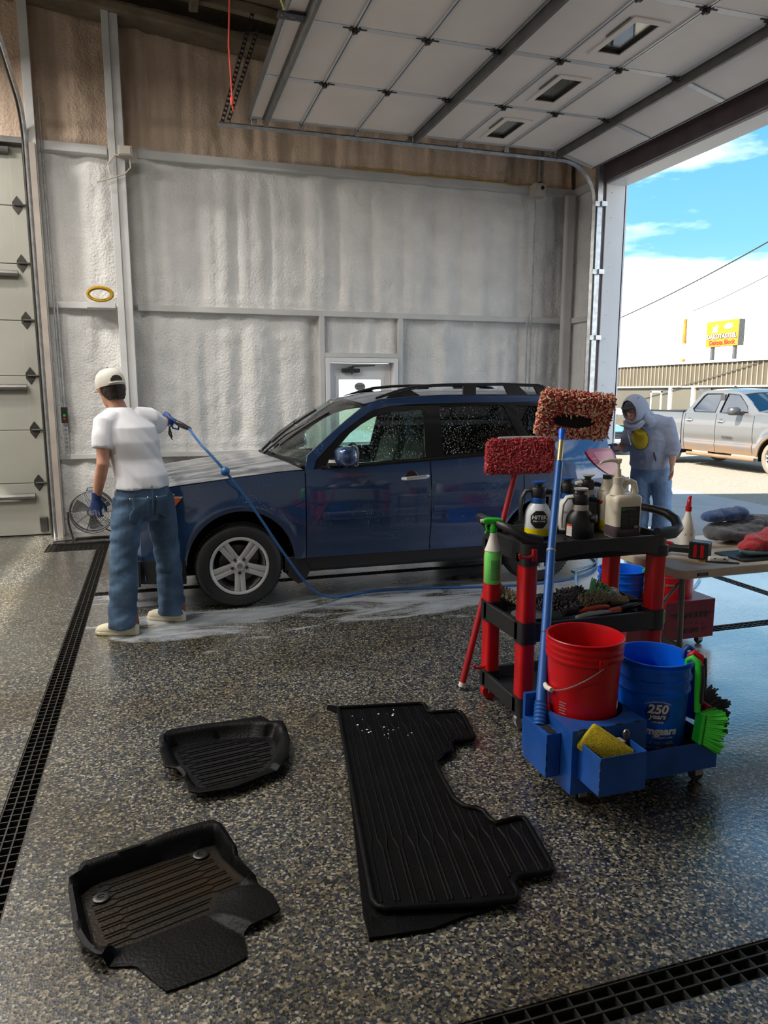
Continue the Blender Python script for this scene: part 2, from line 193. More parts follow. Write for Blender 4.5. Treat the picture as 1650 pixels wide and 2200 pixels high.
# ------------------------------------------------------------------ geometry helpers
def V(*a): return np.array(a, float)
def unit(a): a = np.asarray(a, float); return a/(np.linalg.norm(a)+1e-12)
def vnoise(P, seed=0):
    P = np.asarray(P, float); i = np.floor(P).astype(np.int64); f = P-i; f = f*f*(3-2*f); out = 0
    for dx in (0, 1):
        for dy in (0, 1):
            for dz in (0, 1):
                h = ((i[..., 0]+dx)*374761393+(i[..., 1]+dy)*668265263+(i[..., 2]+dz)*2147483647+seed*974634) & 0x7fffffff
                h = (h ^ (h >> 13))*1274126177 & 0x7fffffff; h = h ^ (h >> 16)
                w = (f[..., 0] if dx else 1-f[..., 0])*(f[..., 1] if dy else 1-f[..., 1])*(f[..., 2] if dz else 1-f[..., 2])
                out = out+w*((h % 10007)/10007.*2-1)
    return out
class G:
    def __init__(s): s.v = []; s.f = []
    def add(s, vs, fs):
        o = len(s.v); s.v.extend(tuple(map(float, p)) for p in vs); s.f.extend(tuple(i+o for i in f) for f in fs); return s
    def box(s, x0, x1, y0, y1, z0, z1):
        return s.add([(x, y, z) for x in (x0, x1) for y in (y0, y1) for z in (z0, z1)], [(0, 1, 3, 2), (4, 6, 7, 5), (0, 4, 5, 1), (2, 3, 7, 6), (0, 2, 6, 4), (1, 5, 7, 3)])
    def obox(s, c, u, v, w):
        c, u, v, w = map(np.array, (c, u, v, w))
        return s.add([c+i*u+j*v+k*w for i in (-1, 1) for j in (-1, 1) for k in (-1, 1)], [(0, 1, 3, 2), (4, 6, 7, 5), (0, 4, 5, 1), (2, 3, 7, 6), (0, 2, 6, 4), (1, 5, 7, 3)])
    def loft(s, rings, closed=False, cap=True):
        n = len(rings[0]); o = len(s.v)
        for r in rings: s.v.extend(tuple(map(float, p)) for p in r)
        m = len(rings)
        for i in range(m if closed else m-1):
            a, b = o+i*n, o+((i+1) % m)*n
            for j in range(n): s.f.append((a+j, a+(j+1) % n, b+(j+1) % n, b+j))
        if cap and not closed: s.f.append(tuple(o+j for j in reversed(range(n)))); s.f.append(tuple(o+(m-1)*n+j for j in range(n)))
        return s
    def tube(s, pts, r, n=8, closed=False, cap=True, flat=1, up=None, rnd=False):
        P = np.array(pts, float); m = len(P); R = np.full(m, r, float) if np.isscalar(r) else np.array(r, float)
        T = np.zeros_like(P)
        for i in range(m):
            a = P[(i-1) % m] if closed or i > 0 else P[i]; b = P[(i+1) % m] if closed or i < m-1 else P[i]; T[i] = unit(b-a)
        u = np.array(up, float) if up is not None else (V(0, 0, 1) if abs(T[0][2]) < .9 else V(1, 0, 0))
        rings = []; A = np.linspace(0, 2*PI, n, endpoint=False)
        for i in range(m):
            if up is not None: u = np.array(up, float)
            u = unit(u-T[i]*(u@T[i])); w = np.cross(T[i], u)
            rings.append([P[i]+R[i]*(math.cos(a)*w+flat*math.sin(a)*u) for a in A])
        if rnd and not closed:
            def end(i, sg):
                c = P[i]; ring = np.array(rings[i])
                return [c+sg*T[i]*R[i]*.55+(ring-c)*.82, c+sg*T[i]*R[i]*.9+(ring-c)*.42]
            e0 = end(0, -1); e1 = end(m-1, 1); rings = [e0[1], e0[0]]+rings+[e1[0], e1[1]]
        return s.loft(rings, closed, cap)
    def lathe(s, prof, n=24, c=(0, 0, 0), ax='z', cap=True, a0=0):
        rings = []
        for r, h in prof:
            ring = []
            for k in range(n):
                a = 2*PI*k/n+a0; x, y = r*math.cos(a), r*math.sin(a)
                p = (x, y, h) if ax == 'z' else (x, h, y) if ax == 'y' else (h, x, y)
                ring.append((p[0]+c[0], p[1]+c[1], p[2]+c[2]))
            rings.append(ring)
        return s.loft(rings, False, cap)
    def grid(s, P, mask=None):
        P = np.asarray(P, float); a, b = P.shape[:2]; o = len(s.v); s.v.extend(map(tuple, P.reshape(-1, 3)))
        for i in range(a-1):
            for j in range(b-1):
                if mask is None or mask[i, j]: s.f.append((o+i*b+j, o+(i+1)*b+j, o+(i+1)*b+j+1, o+i*b+j+1))
        return s
    def plate(s, outer, holes, fn, th):
        """polygon with holes in 2D, mapped by fn(x,y,d) with d the depth 0 or th"""
        loops = [outer]+list(holes); tess = tessellate_polygon([[Vector((x, y, 0)) for x, y in l] for l in loops]); flat = [p for l in loops for p in l]; n = len(flat)
        vs = [fn(x, y, 0) for x, y in flat]+[fn(x, y, th) for x, y in flat]; fs = [tuple(t) for t in tess]+[tuple(i+n for i in reversed(t)) for t in tess]; o = 0
        for l in loops:
            m = len(l)
            for i in range(m): j = (i+1) % m; fs.append((o+i, o+j, o+j+n, o+i+n))
            o += m
        return s.add(vs, fs)
    def sphere(s, c, r, nu=12, nv=8):
        r = (r,)*3 if np.isscalar(r) else r
        return s.loft([[(c[0]+r[0]*math.sin(t)*math.cos(p), c[1]+r[1]*math.sin(t)*math.sin(p), c[2]+r[2]*math.cos(t)) for p in np.linspace(0, 2*PI, nu, endpoint=False)] for t in np.linspace(.02, PI-.02, nv)])
    def mesh(s, name='m'):
        me = bpy.data.meshes.new(name); me.from_pydata(s.v, [], s.f)
        bm = bmesh.new(); bm.from_mesh(me); bmesh.ops.recalc_face_normals(bm, faces=bm.faces); bm.to_mesh(me); bm.free(); return me
def O(name, g, mat, par=None, bev=0, sm=35, loc=None, rot=None, solid=0, sub=0, seg=2):
    me = g.mesh(name) if isinstance(g, G) else g
    o = bpy.data.objects.new(name, me); COL.objects.link(o)
    if not me.materials: me.materials.append(K[mat] if isinstance(mat, str) else mat)
    if sm:
        me.shade_smooth()
        if sm < 180: me.set_sharp_from_angle(angle=math.radians(sm))
    if solid: md = o.modifiers.new('solid', 'SOLIDIFY'); md.thickness = solid; md.offset = 0
    if solid: md = o.modifiers.new('split', 'EDGE_SPLIT'); md.split_angle = math.radians(50); md.use_edge_sharp = False
    if sub: md = o.modifiers.new('sub', 'SUBSURF'); md.levels = md.render_levels = sub
    if bev: md = o.modifiers.new('bev', 'BEVEL'); md.width = bev; md.segments = seg; md.limit_method = 'ANGLE'; md.angle_limit = math.radians(40)
    if loc is not None: o.location = loc
    if rot is not None: o.rotation_euler = rot
    if par is not None: o.parent = par
    return o
def tag(o, label=None, cat=None, group=None, kind=None):
    if label: o['label'] = label
    if cat: o['category'] = cat
    if group: o['group'] = group
    if kind: o['kind'] = kind
    return o
def T(name, label, cat, loc=(0, 0, 0), rz=0, group=None):
    o = bpy.data.objects.new(name, None); COL.objects.link(o); o.empty_display_size = .1; o.location = loc; o.rotation_euler = (0, 0, rz); return tag(o, label, cat, group)
def ST(name, g, mat, **k):
    o = O(name, g, mat, **k); o['kind'] = 'structure'; return o
def copies(src, locs, par=None, rots=None):
    """alike parts that share one mesh"""
    out = []
    for i, l in enumerate(locs):
        c = src.copy(); COL.objects.link(c); c.location = l
        if rots is not None: c.rotation_euler = rots[i]
        if par is not None: c.parent = par
        out.append(c)
    return out
def remesh(g, vox, smooth=4, disp=None, name='m'):
    o = bpy.data.objects.new('tmp', g.mesh('tmp')); COL.objects.link(o)
    md = o.modifiers.new('r', 'REMESH'); md.mode = 'VOXEL'; md.voxel_size = vox
    if smooth: md = o.modifiers.new('s', 'SMOOTH'); md.iterations = smooth; md.factor = .5
    dg = bpy.context.evaluated_depsgraph_get(); me = bpy.data.meshes.new_from_object(o.evaluated_get(dg)); me.name = name
    bpy.data.objects.remove(o)
    if disp:
        n = len(me.vertices); co = np.zeros(n*3); nr = np.zeros(n*3); me.vertices.foreach_get('co', co); me.vertex_normals.foreach_get('vector', nr)
        co = co.reshape(-1, 3); nr = nr.reshape(-1, 3); co = co+nr*disp(co)[:, None]; me.vertices.foreach_set('co', co.ravel()); me.update()
    me.materials.clear(); return me
def text(s, size, mat, par, fn, name='lettering', bold=0, shear=0, align='CENTER', th=.0012, space=1.0):
    """flat print: fn maps glyph coordinates (x,y,d) into the parent's space"""
    c = bpy.data.curves.new('t', 'FONT'); c.body = s; c.size = size; c.align_x = align; c.offset = bold*size; c.shear = shear; c.resolution_u = 3; c.space_character = space
    o = bpy.data.objects.new('t', c); me = bpy.data.meshes.new_from_object(o); bpy.data.objects.remove(o)
    g = G(); vs = [tuple(v.co) for v in me.vertices]; fs = [tuple(p.vertices) for p in me.polygons]; n = len(vs)
    if not n: return None
    from collections import Counter
    ec = Counter(tuple(sorted((f[i], f[(i+1) % len(f)]))) for f in fs for i in range(len(f)))
    bd = [(f[i], f[(i+1) % len(f)]) for f in fs for i in range(len(f)) if ec[tuple(sorted((f[i], f[(i+1) % len(f)])))] == 1]
    g.add([fn(x, y, 0) for x, y, _ in vs]+[fn(x, y, th) for x, y, _ in vs], [tuple(i+n for i in f) for f in fs]+[(a, b, b+n, a+n) for a, b in bd])
    bpy.data.meshes.remove(me); return O(name, g, mat, par, sm=0)
def planar(o, u, v):
    o, u, v = V(*o), unit(u), unit(v); w = np.cross(u, v); return lambda x, y, d: o+u*x+v*y+w*d
def cyl_map(c, r, a0, z0):
    """wrap onto a cylinder about z at c: text runs anticlockwise seen from above (reads from outside)"""
    return lambda x, y, d: (c[0]+(r(z0+y)+d)*math.cos(a0+x/r(z0)), c[1]+(r(z0+y)+d)*math.sin(a0+x/r(z0)), z0+y)
def inside(p, poly):
    x, y = p; c = False; n = len(poly)
    for i in range(n):
        x1, y1 = poly[i]; x2, y2 = poly[(i+1) % n]
        if (y1 > y) != (y2 > y) and x < (x2-x1)*(y-y1)/(y2-y1)+x1: c = not c
    return c
# ================================================================== SETTING
YW, XR = 9.225, 5.6
roofz = lambda x: 5.63-.1*x
# floor with the trench drains left open
TR = [(-.665, -.545, 1.0, 8.2), (-1.18, -.545, 8.2, 8.66), (-.545, 5.0, 6.27, 6.39), (.2, 5.6, 1.44, 1.56), (4.78, 4.90, 1.56, 6.27), (3.1, 4.78, 4.0, 4.11)]
xs = sorted({-8, 5.85, *[t[0] for t in TR], *[t[1] for t in TR]}); ys = sorted({-5, 9.4, *[t[2] for t in TR], *[t[3] for t in TR]})
g = G()
for i in range(len(xs)-1):
    for j in range(len(ys)-1):
        cx, cy = (xs[i]+xs[i+1])/2, (ys[j]+ys[j+1])/2
        hole = lambda a, b: any(t[0] < a < t[1] and t[2] < b < t[3] for t in TR)
        x0, x1, y0, y1 = xs[i], xs[i+1], ys[j], ys[j+1]
        if hole(cx, cy): g.add([(x0, y0, -.14), (x1, y0, -.14), (x1, y1, -.14), (x0, y1, -.14)], [(0, 1, 2, 3)]); continue
        g.add([(x0, y0, 0), (x1, y0, 0), (x1, y1, 0), (x0, y1, 0)], [(0, 1, 2, 3)])
        e = 1e-3
        for (a, b, p, q) in (((x0-e), cy, (x0, y0), (x0, y1)), ((x1+e), cy, (x1, y0), (x1, y1)), (cx, (y0-e), (x0, y0), (x1, y0)), (cx, (y1+e), (x0, y1), (x1, y1))):
            if hole(a, b): g.add([(*p, 0), (*q, 0), (*q, -.14), (*p, -.14)], [(0, 1, 2, 3)])
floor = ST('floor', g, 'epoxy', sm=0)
def grate(x0, x1, y0, y1, label, along, nlong, pitch, cut=None):
    t = T('drain_grate', label, 'drain grate', ((x0+x1)/2, (y0+y1)/2, 0), group=None); L = (y1-y0) if along == 'y' else (x1-x0); Wd = (x1-x0) if along == 'y' else (y1-y0)
    sw = (lambda a, b, c: (b, a, c)) if along == 'y' else (lambda a, b, c: (a, b, c))
    def bar(la, wa, lt, wt, z0, z1):
        g = G(); a, b = sw(la/2, wa/2, 0)[:2]; g.box(-a, a, -b, b, z0, z1); return g
    lb = O('long_bar', bar(L, .006, 0, 0, -.032, -.004), 'dark_metal', t, sm=0); wl = [(-Wd/2+.004)+(Wd-.008)*k/(nlong-1) for k in range(nlong)]
    lb.location = sw(0, wl[0], 0); copies(lb, [sw(0, w, 0) for w in wl[1:]])
    n = int(L/pitch); cb = O('cross_bar', bar(.005, Wd-.006, 0, 0, -.030, -.006), 'dark_metal', t, sm=0); pos = [-L/2+pitch*(k+.5) for k in range(n)]
    cb.location = sw(pos[0], 0, 0); copies(cb, [sw(p, 0, 0) for p in pos[1:280]])
    return t
grate(-.665, -.545, 1.0, 8.2, 'long black trench drain grate running from the foreground towards the fan', 'y', 4, .046)
grate(-1.18, -.545, 8.2, 8.66, 'wide dark drain grate lying on the floor in front of the closed overhead door', 'x', 8, .05)
grate(-.545, 5.0, 6.27, 6.39, 'black trench drain grate running underneath the blue car', 'x', 4, .046)
grate(.2, 5.6, 1.44, 1.56, 'rusty black trench drain grate across the bottom corner nearest the viewer', 'x', 4, .066)
grate(4.78, 4.90, 1.56, 6.27, 'dark trench drain grate in the wet floor behind the folding table', 'y', 4, .046)
grate(3.1, 4.78, 4.0, 4.11, 'short dark trench drain grate on the wet floor right of the maroon caddy', 'x', 4, .046)
# back wall: sprayed foam between the steel girts
nx, nz = 300, 250
X = np.linspace(-1.16, XR, nx); Z = np.linspace(0, 5.80, nz); XX, ZZ = np.meshgrid(X, Z, indexing='ij')
seg = np.digitize(ZZ, [.92, 2.64, 4.33]); ph = seg*7.3
warp = XX+.05*vnoise(np.stack([XX*1.5, ZZ*.8, ph], -1), 3)
d = .030*vnoise(np.stack([warp*4.0, ZZ*.16, ph], -1), 1)+.011*vnoise(np.stack([warp*9, ZZ*.3, ph+3], -1), 2)+.006*vnoise(np.stack([XX*14, ZZ*9, ph], -1), 5)
per = XX*2.35+.32*vnoise(np.stack([XX*1.3, ZZ*.10, ph], -1), 41)+.06*vnoise(np.stack([XX*2, ZZ*.9, ph], -1), 42)+seg*.31
fl = np.abs(np.sin(PI*per))**.75; zlo = np.choose(seg, [0, .92, 2.64, 4.36]); zhi = np.choose(seg, [.92, 2.62, 4.30, 5.7]); fade = np.clip((ZZ-zlo)/.28, 0, 1)*np.clip((zhi-ZZ)/.35, 0, 1)
d += (.040*(fl-.6)+.012*(np.abs(np.sin(PI*per*2.0+.7))-.6))*(.25+.75*fade)*(.75+.5*vnoise(np.stack([XX*.9, ZZ*.3, ph], -1), 43))
def near(a, w): return np.exp(-((ZZ-a)/w)**2)
for zc in (.92, 2.64, 4.33): d -= .012*near(zc-.10, .07)-.008*near(zc+.12, .05)
colm = np.exp(-((XX+.24)/.20)**2); d -= .02*np.exp(-((XX+.48)/.16)**2); d += .03*np.exp(-((XX-.02)/.10)**2)
edge = np.abs(XX-2.02); d -= .05*np.exp(-(edge/.10)**2)*(ZZ < 2.6)
YY = YW+.095-d*1.75
mask = ~((X[:-1, None] > 2.10) & (X[1:, None] < 3.08) & (Z[None, 1:] < 2.10)); mask &= (Z[None, :-1] < roofz(X[:-1, None])+.05)
g = G().grid(np.stack([XX, YY, ZZ], -1), mask); g.box(-1.16, 2.10, 9.42, 9.5, 0, 6.0); g.box(3.07, 5.85, 9.42, 9.5, 0, 6.0); g.box(2.1, 3.07, 9.42, 9.5, 2.10, 6.0)
g.box(-8, -4.6, 9.3, 9.5, 0, 6.4); g.box(-4.6, -1.16, 9.3, 9.5, 4.34, 6.4)
g.box(-1.20, -1.14, 9.20, 9.46, 4.34, 6.0)
wb = ST('wall_back', g, 'foam', sm=60)
# right wall: foam return beside the door, header above it, pier towards the front
Yr = np.linspace(8.44, 9.27, 36); Zr = np.linspace(0, 5.4, 150); A, B = np.meshgrid(Yr, Zr, indexing='ij')
Xg = XR+.05+.012*vnoise(np.stack([A*3, B*.5, A*0], -1), 11)+.005*vnoise(np.stack([A*14, B*9, A*0], -1), 12)
g = G().grid(np.stack([Xg, A, B], -1)); g.box(5.70, 5.85, 8.44, 9.5, 0, 5.2); g.box(5.62, 5.85, 2.8, 8.44, 4.50, 5.2); g.box(5.62, 5.85, -5, 2.8, 0, 5.2)
ST('wall_right', g, 'foam', sm=60)
g = G().box(-8.2, -8, -5, 9.5, 0, 6.5); ST('wall_left', g, 'foam', sm=0)
g = G().box(-8, 5.85, -5.2, -5, 0, 6.5); ST('wall_front', g, 'foam', sm=0)
# roof
nx2 = 140; X2 = np.linspace(-8, 5.85, nx2); Y2 = np.linspace(-5.1, 9.5, 150); A, B = np.meshgrid(X2, Y2, indexing='ij')
Zc = roofz(A)+.34+.03*vnoise(np.stack([A*2, B*2, A*0], -1), 21)+.012*vnoise(np.stack([A*8, B*8, A*0], -1), 22)
g = G().grid(np.stack([A, B, Zc], -1)); n0 = len(g.v); g.add([(-8.2, -5.3, roofz(-8.2)+.6), (5.95, -5.3, roofz(5.95)+.6), (5.95, 9.6, roofz(5.95)+.6), (-8.2, 9.6, roofz(-8.2)+.6)], [(0, 1, 2, 3)])
ST('ceiling', g, 'dark_roof', sm=80)
def slope(x0, x1, y0, y1, a, b):
    g = G(); g.add([(x, y, roofz(x)+h) for x in (x0, x1) for y in (y0, y1) for h in (a, b)], [(0, 1, 3, 2), (4, 6, 7, 5), (0, 4, 5, 1), (2, 3, 7, 6), (0, 2, 6, 4), (1, 5, 7, 3)]); return g
ST('trim_1', slope(-8, 5.6, 8.92, 9.30, .0, .10), 'dark_roof', sm=0, bev=.02); ST('trim_2', slope(-8, 5.6, 8.70, 8.80, .20, .32), 'dark_roof', sm=0, bev=.02)
for k, x in enumerate((-2.6, -1.0, .62, 2.2, 3.8)):
    ST('trim_%d' % (3+k), G().box(x-.05, x+.05, -5, 8.9, roofz(x)+.16, roofz(x)+.34), 'dark_roof', sm=0, bev=.015)
# girts, column and framing
def girt(i, x0, x1, z0, z1, m='white_paint'): return ST('trim_%d' % i, G().box(x0, x1, YW, YW+.17, z0, z1), m, sm=0, bev=.006)
girt(10, -.04, 5.60, 4.285, 4.380); girt(11, -.12, 5.60, 2.605, 2.676); girt(12, -1.14, -.37, .885, .945); girt(13, -.1, 2.05, .885, .945); girt(14, 3.12, 5.6, .885, .945)
girt(15, -1.14, -.36, 4.29, 4.385); girt(16, -1.10, -.38, 2.61, 2.68)
g = G().box(-.335, -.262, 8.965, 9.0, 0, 5.75); g.box(-.262, -.172, 8.985, 9.0, 0, 5.75); g.box(-.27, -.25, 9.0, 9.28, 0, 5.75); g.box(-.335, -.172, 9.22, 9.26, 0, 5.75)
ST('trim_17', g, 'white_paint', sm=0, bev=.004)
ST('trim_18', G().box(-1.16, -1.07, 9.10, 9.12, .0, 5.9).box(-1.16, -1.15, 9.12, 9.28, 0, 5.9), 'white_paint', sm=0, bev=.004)
g = G().box(2.04, 2.105, YW-.004, YW+.2, 0, 2.605); ST('trim_19', g, 'white_paint', sm=0, bev=.004)
g = G().box(3.09, 3.15, YW-.004, YW+.2, 0, 2.605); ST('trim_20', g, 'white_paint', sm=0, bev=.004)
ST('trim_21', G().box(2.10, 3.09, YW, YW+.2, 2.105, 2.16), 'white_paint', sm=0, bev=.004)
g = G().box(XR-.005, XR+.1, 8.46, 9.225, 4.285, 4.38); ST('trim_22', g, 'white_paint', sm=0, bev=.006)
g = G().box(XR-.005, XR+.1, 8.46, 9.225, 2.605, 2.676); ST('trim_23', g, 'white_paint', sm=0, bev=.006)
ST('trim_24', G().box(5.45, 5.60, 9.14, 9.225, 0, 4.30), 'white_paint', sm=0, bev=.03)
# opening: brown steel jamb and header, white trim in the reveal
g = G().box(5.53, 5.62, 8.44, 8.60, 0, 4.66); ST('trim_25', g, 'brown_steel', sm=0, bev=.004)
g = G().box(5.53, 5.62, 2.7, 8.44, 4.27, 4.62); ST('trim_26', g, 'brown_steel', sm=0, bev=.004)
g = G().box(5.58, 5.87, 8.42, 8.47, 0, 4.27); g.box(5.585, 5.87, 2.8, 8.44, 4.245, 4.29); g.box(5.85, 5.89, 8.42, 8.62, 0, 4.4); ST('trim_27', g, 'white_trim', sm=0, bev=.003)
g = G()
for k in range(14): g.sphere((5.66, 8.418, .25+k*.30), .008, 6, 4)
o = ST('trim_28', g, 'steel'); o['kind'] = 'structure'
ST('trim_29', G().box(5.58, 5.60, 8.60, 8.66, 0, 4.3), 'tan_girt', sm=0)
# ---- door_1: the raised overhead door in the right wall
D1 = bpy.data.objects.new('door_1', None); COL.objects.link(D1); D1['kind'] = 'structure'
ZD, YF, YN = 4.54, 8.35, 2.85
XS = [1.11, 1.684, 2.305, 2.927, 3.548, 4.145, 4.755]
ST_Y = [8.33, 7.25, 6.15, 5.05, 3.95, 2.87]
for k in range(6):
    a, b = XS[k]+.006, XS[k+1]-.006
    if k == 4:
        holes = [[(3.745, c-.275), (3.985, c-.275), (3.985, c+.275), (3.745, c+.275)] for c in (7.84, 6.735, 5.64, 4.53, 3.42)]
        g = G().plate([(a, YN), (b, YN), (b, YF), (a, YF)], holes, lambda x, y, d: (x, y, ZD+d), .045)
    else: g = G().box(a, b, YN, YF, ZD, ZD+.045)
    o = O('door_section', g, 'door_face', D1, sm=0, bev=.004); 
    # tongue-and-groove lip beside each joint
    O('joint_lip', G().box(a, a+.016, YN, YF, ZD-.012, ZD+.002).box(b-.016, b, YN, YF, ZD-.012, ZD+.002), 'perf_steel', D1, sm=0)
g = G().add([(4.761, y, z) for y in (YN, YF) for z in (ZD, ZD+.045)]+[(5.32, y, z) for y in (YN, YF) for z in (4.395, 4.44)], [(0, 1, 3, 2), (4, 6, 7, 5), (0, 4, 5, 1), (2, 3, 7, 6), (0, 2, 6, 4), (1, 5, 7, 3)])
O('door_section', g, 'door_face', D1, sm=0)
g = G().tube([(5.325, YN, 4.40), (5.325, YF, 4.40)], .016, 6); O('bottom_seal', g, 'strut', D1)
for c in (7.84, 6.735, 5.64, 4.53, 3.42):
    f = G().plate([(3.70, c-.33), (4.03, c-.33), (4.03, c+.33), (3.70, c+.33)], [[(3.755, c-.265), (3.975, c-.265), (3.975, c+.265), (3.755, c+.265)]], lambda x, y, d: (x, y, ZD-.014+d), .013)
    w = O('window_frame', f, 'door_face', D1, sm=0, bev=.004)
    O('window_pane', G().box(3.745, 3.985, c-.275, c+.275, ZD+.018, ZD+.024), 'door_glass', w, sm=0)
    O('pane_edge', G().plate([(3.752, c-.268), (3.978, c-.268), (3.978, c+.268), (3.752, c+.268)], [[(3.765, c-.255), (3.965, c-.255), (3.965, c+.255), (3.765, c+.255)]], lambda x, y, d: (x, y, ZD-.004+d), .03), 'dark_metal', w, sm=0)
    O('latch_slot', G().box(3.675, 3.685, c-.3, c+.02, ZD-.012, ZD-.001), 'strut', w, sm=0)
for y in ST_Y:
    for k in range(6): O('stile', G().box(XS[k]+.03, XS[k+1]-.03, y-.032, y+.032, ZD-.004, ZD+.001), 'perf_steel', D1, sm=0)
    O('stile', G().obox((5.04, y, 4.460), (.26, 0, -.068), (0, .03, 0), (.001, 0, .003)), 'perf_steel', D1, sm=0)
hg = G().box(-.045, .045, -.028, .028, -.012, 0).tube([(0, -.04, -.02), (0, .04, -.02)], .014, 8).box(-.10, .10, -.008, .008, -.006, -.001).obox((0, 0, -.026), (.022, 0, 0), (0, .016, 0), (0, 0, .012))
h0 = O('hinge', hg, 'dark_metal', D1, bev=.002, loc=(XS[1], 7.25, ZD-.003))
copies(h0, [(x, y, ZD-.003) for x in XS[1:] for y in ST_Y[1:5] if (x, y) != (XS[1], 7.25)])
rg = G().box(-.05, .05, -.045, .02, -.01, 0).obox((0, .03, -.05), (.03, 0, 0), (0, .004, 0), (0, 0, .055)).tube([(0, .02, -.085), (0, .12, -.085)], .007, 6).lathe([(.001, .09), (.024, .092), (.027, .105), (.024, .12), (.001, .122)], 12, (0, 0, -.085), 'y')
r0 = O('roller_bracket', rg, 'steel', D1, bev=.002, loc=(XS[1], YF-.02, ZD+.04)); copies(r0, [(x, YF-.02, ZD+.04) for x in XS[2:]]+[(1.17, YF-.02, ZD+.04)])
for x in (1.285, 2.985, 4.815):
    prof = [(-.035, 0), (-.035, -.008), (-.022, -.008), (-.016, -.085), (.016, -.085), (.022, -.008), (.035, -.008), (.035, 0)]
    g = G().loft([[(x+a, y, ZD-.002+b) for a, b in prof] for y in (YN+.02, YF-.005)]); O('strut', g, 'strut', D1, sm=0)
g = G().box(1.10, 1.118, YN, YF, ZD-.02, ZD+.06); O('end_rail', g, 'strut', D1, sm=0)
O('operator_plate', G().box(1.05, 1.27, 6.02, 6.12, ZD-.03, ZD-.012), 'text_dark', D1, sm=0)
g = G()
for i in range(5): g.sphere((1.08+.04*i, 6.05+(.04 if i % 2 else 0), ZD-.032), .008, 6, 4)
O('plate_bolts', g, 'steel', D1)
O('operator_arm', G().tube([(1.12, 6.07, ZD-.01), (1.04, 6.02, ZD+.15), (.98, 6.0, 5.18)], .016, 6), 'olive', D1)
# track
def arc(c, r, a0, a1, n): return [(c[0]+r*math.cos(a), c[1]+r*math.sin(a)) for a in np.linspace(a0, a1, n)]
for yy in (8.44, 2.76):
    path = [(.80, yy, ZD-.06), (4.90, yy, ZD-.06)]+[(x, yy, z) for x, z in arc((4.95, ZD-.53), .47, PI/2, 0, 10)]+[(5.42, yy, 3.6), (5.42, yy, .0)]
    g = G().tube(path, .034, 4, flat=.7); O('track', g, 'galv', D1, sm=40)
    g = G().tube([(p[0], yy+.035, p[2]+.012 if i < 3 else p[2]) for i, p in enumerate(path)], .012, 6); O('track_lip', g, 'galv', D1)
g = G().box(5.46, 5.53, 8.42, 8.50, 0, 4.6); O('track_angle', g, 'galv', D1, sm=0)
bk = O('track_bracket', G().box(-.06, .06, -.004, .004, -.03, .03).box(.02, .10, -.03, .03, -.03, .03), 'galv', D1, sm=0, bev=.002, loc=(5.47, 8.40, 3.18)); copies(bk, [(5.47, 8.40, z) for z in (2.36, 1.55, .75, 4.0)])
# perforated hanger angles for the track, brass-green brace at the roof
def perf(p0, p1, name='hanger'):
    p0, p1 = V(*p0), V(*p1); u = unit(p1-p0); L = np.linalg.norm(p1-p0); g = G(); w = unit(np.cross(u, V(0, 1, 0))); n = int(L/.05)
    g.obox((p0+p1)/2+w*.018, u*L/2, w*.003, V(0, .018, 0)); 
    for k in range(n): g.obox(p0+u*(k+.5)*L/n, u*.012, w*.018, V(0, .003, 0))
    g.obox((p0+p1)/2+w*.016, u*L/2, w*.003, V(0, .003, 0)).obox((p0+p1)/2-w*.016, u*L/2, w*.003, V(0, .003, 0))
    return O(name, g, 'text_dark', D1, sm=0)
perf((1.20, 8.46, 5.62), (.84, 8.46, 4.50)); perf((1.26, 8.40, 5.50), (.90, 8.40, 4.50))
O('hanger_brace', G().tube([(.90, 6.9, 5.75), (1.06, 6.9, 5.28), (1.28, 6.85, 5.20)], .022, 4, flat=.4), 'olive', D1, sm=0)
# ---- door_2: the closed overhead door left of the wall bay
D2 = bpy.data.objects.new('door_2', None); COL.objects.link(D2); D2['kind'] = 'structure'
for k in range(7):
    O('door_section', G().box(-4.55, -1.235, 9.235, 9.28, .012+.612*k, .012+.612*(k+1)-.006), 'door_face_old', D2, sm=0, bev=.005)
    O('end_stile', G().box(-1.37, -1.235, 9.228, 9.236, .02+.612*k, .012+.612*(k+1)-.012), 'door_face_old', D2, sm=0, bev=.002)
for z in (.475, 1.719, 2.956, 4.24):
    O('strut', G().tube([(-4.5, 9.19, z), (-1.36, 9.19, z)], .036, 8), 'strut', D2)
h2 = O('hinge', G().plate([(0, .10), (.05, .03), (.05, -.03), (0, -.10), (-.05, -.03), (-.05, .03)], [], lambda x, y, d: (x, -d, y), .006).tube([(-.03, -.02, 0), (.14, -.02, 0)], .013, 8), 'dark_metal', D2, bev=.002, loc=(-1.32, 9.228, .624))
copies(h2, [(-1.32, 9.228, .012+.612*k) for k in range(2, 7)])
O('door_backing', G().box(-4.6, -1.15, 9.285, 9.30, 0, 4.40), 'door_face_old', D2, sm=0)
O('bottom_plate', G().box(-1.34, -1.25, 9.20, 9.228, .05, .22), 'dark_metal', D2, sm=0, bev=.01)
path = [(-1.17, 9.10, 0), (-1.17, 9.10, 4.25)]+[(-1.17, 9.10-.42*(1-math.cos(a)), 4.25+.42*math.sin(a)) for a in np.linspace(.15, 1.35, 8)]+[(-1.17, 7.4, 4.95), (-1.17, 4.5, 5.05)]
O('track', G().tube(path, .032, 4, flat=.7, up=(1, 0, 0)), 'galv', D2, sm=40)
O('track_lip', G().tube([(x-.03, y, z) for x, y, z in path], .012, 6), 'dark_metal', D2)
O('jamb_angle', G().box(-1.14, -1.08, 9.06, 9.22, 0, 4.3), 'tan_girt', D2, sm=0)
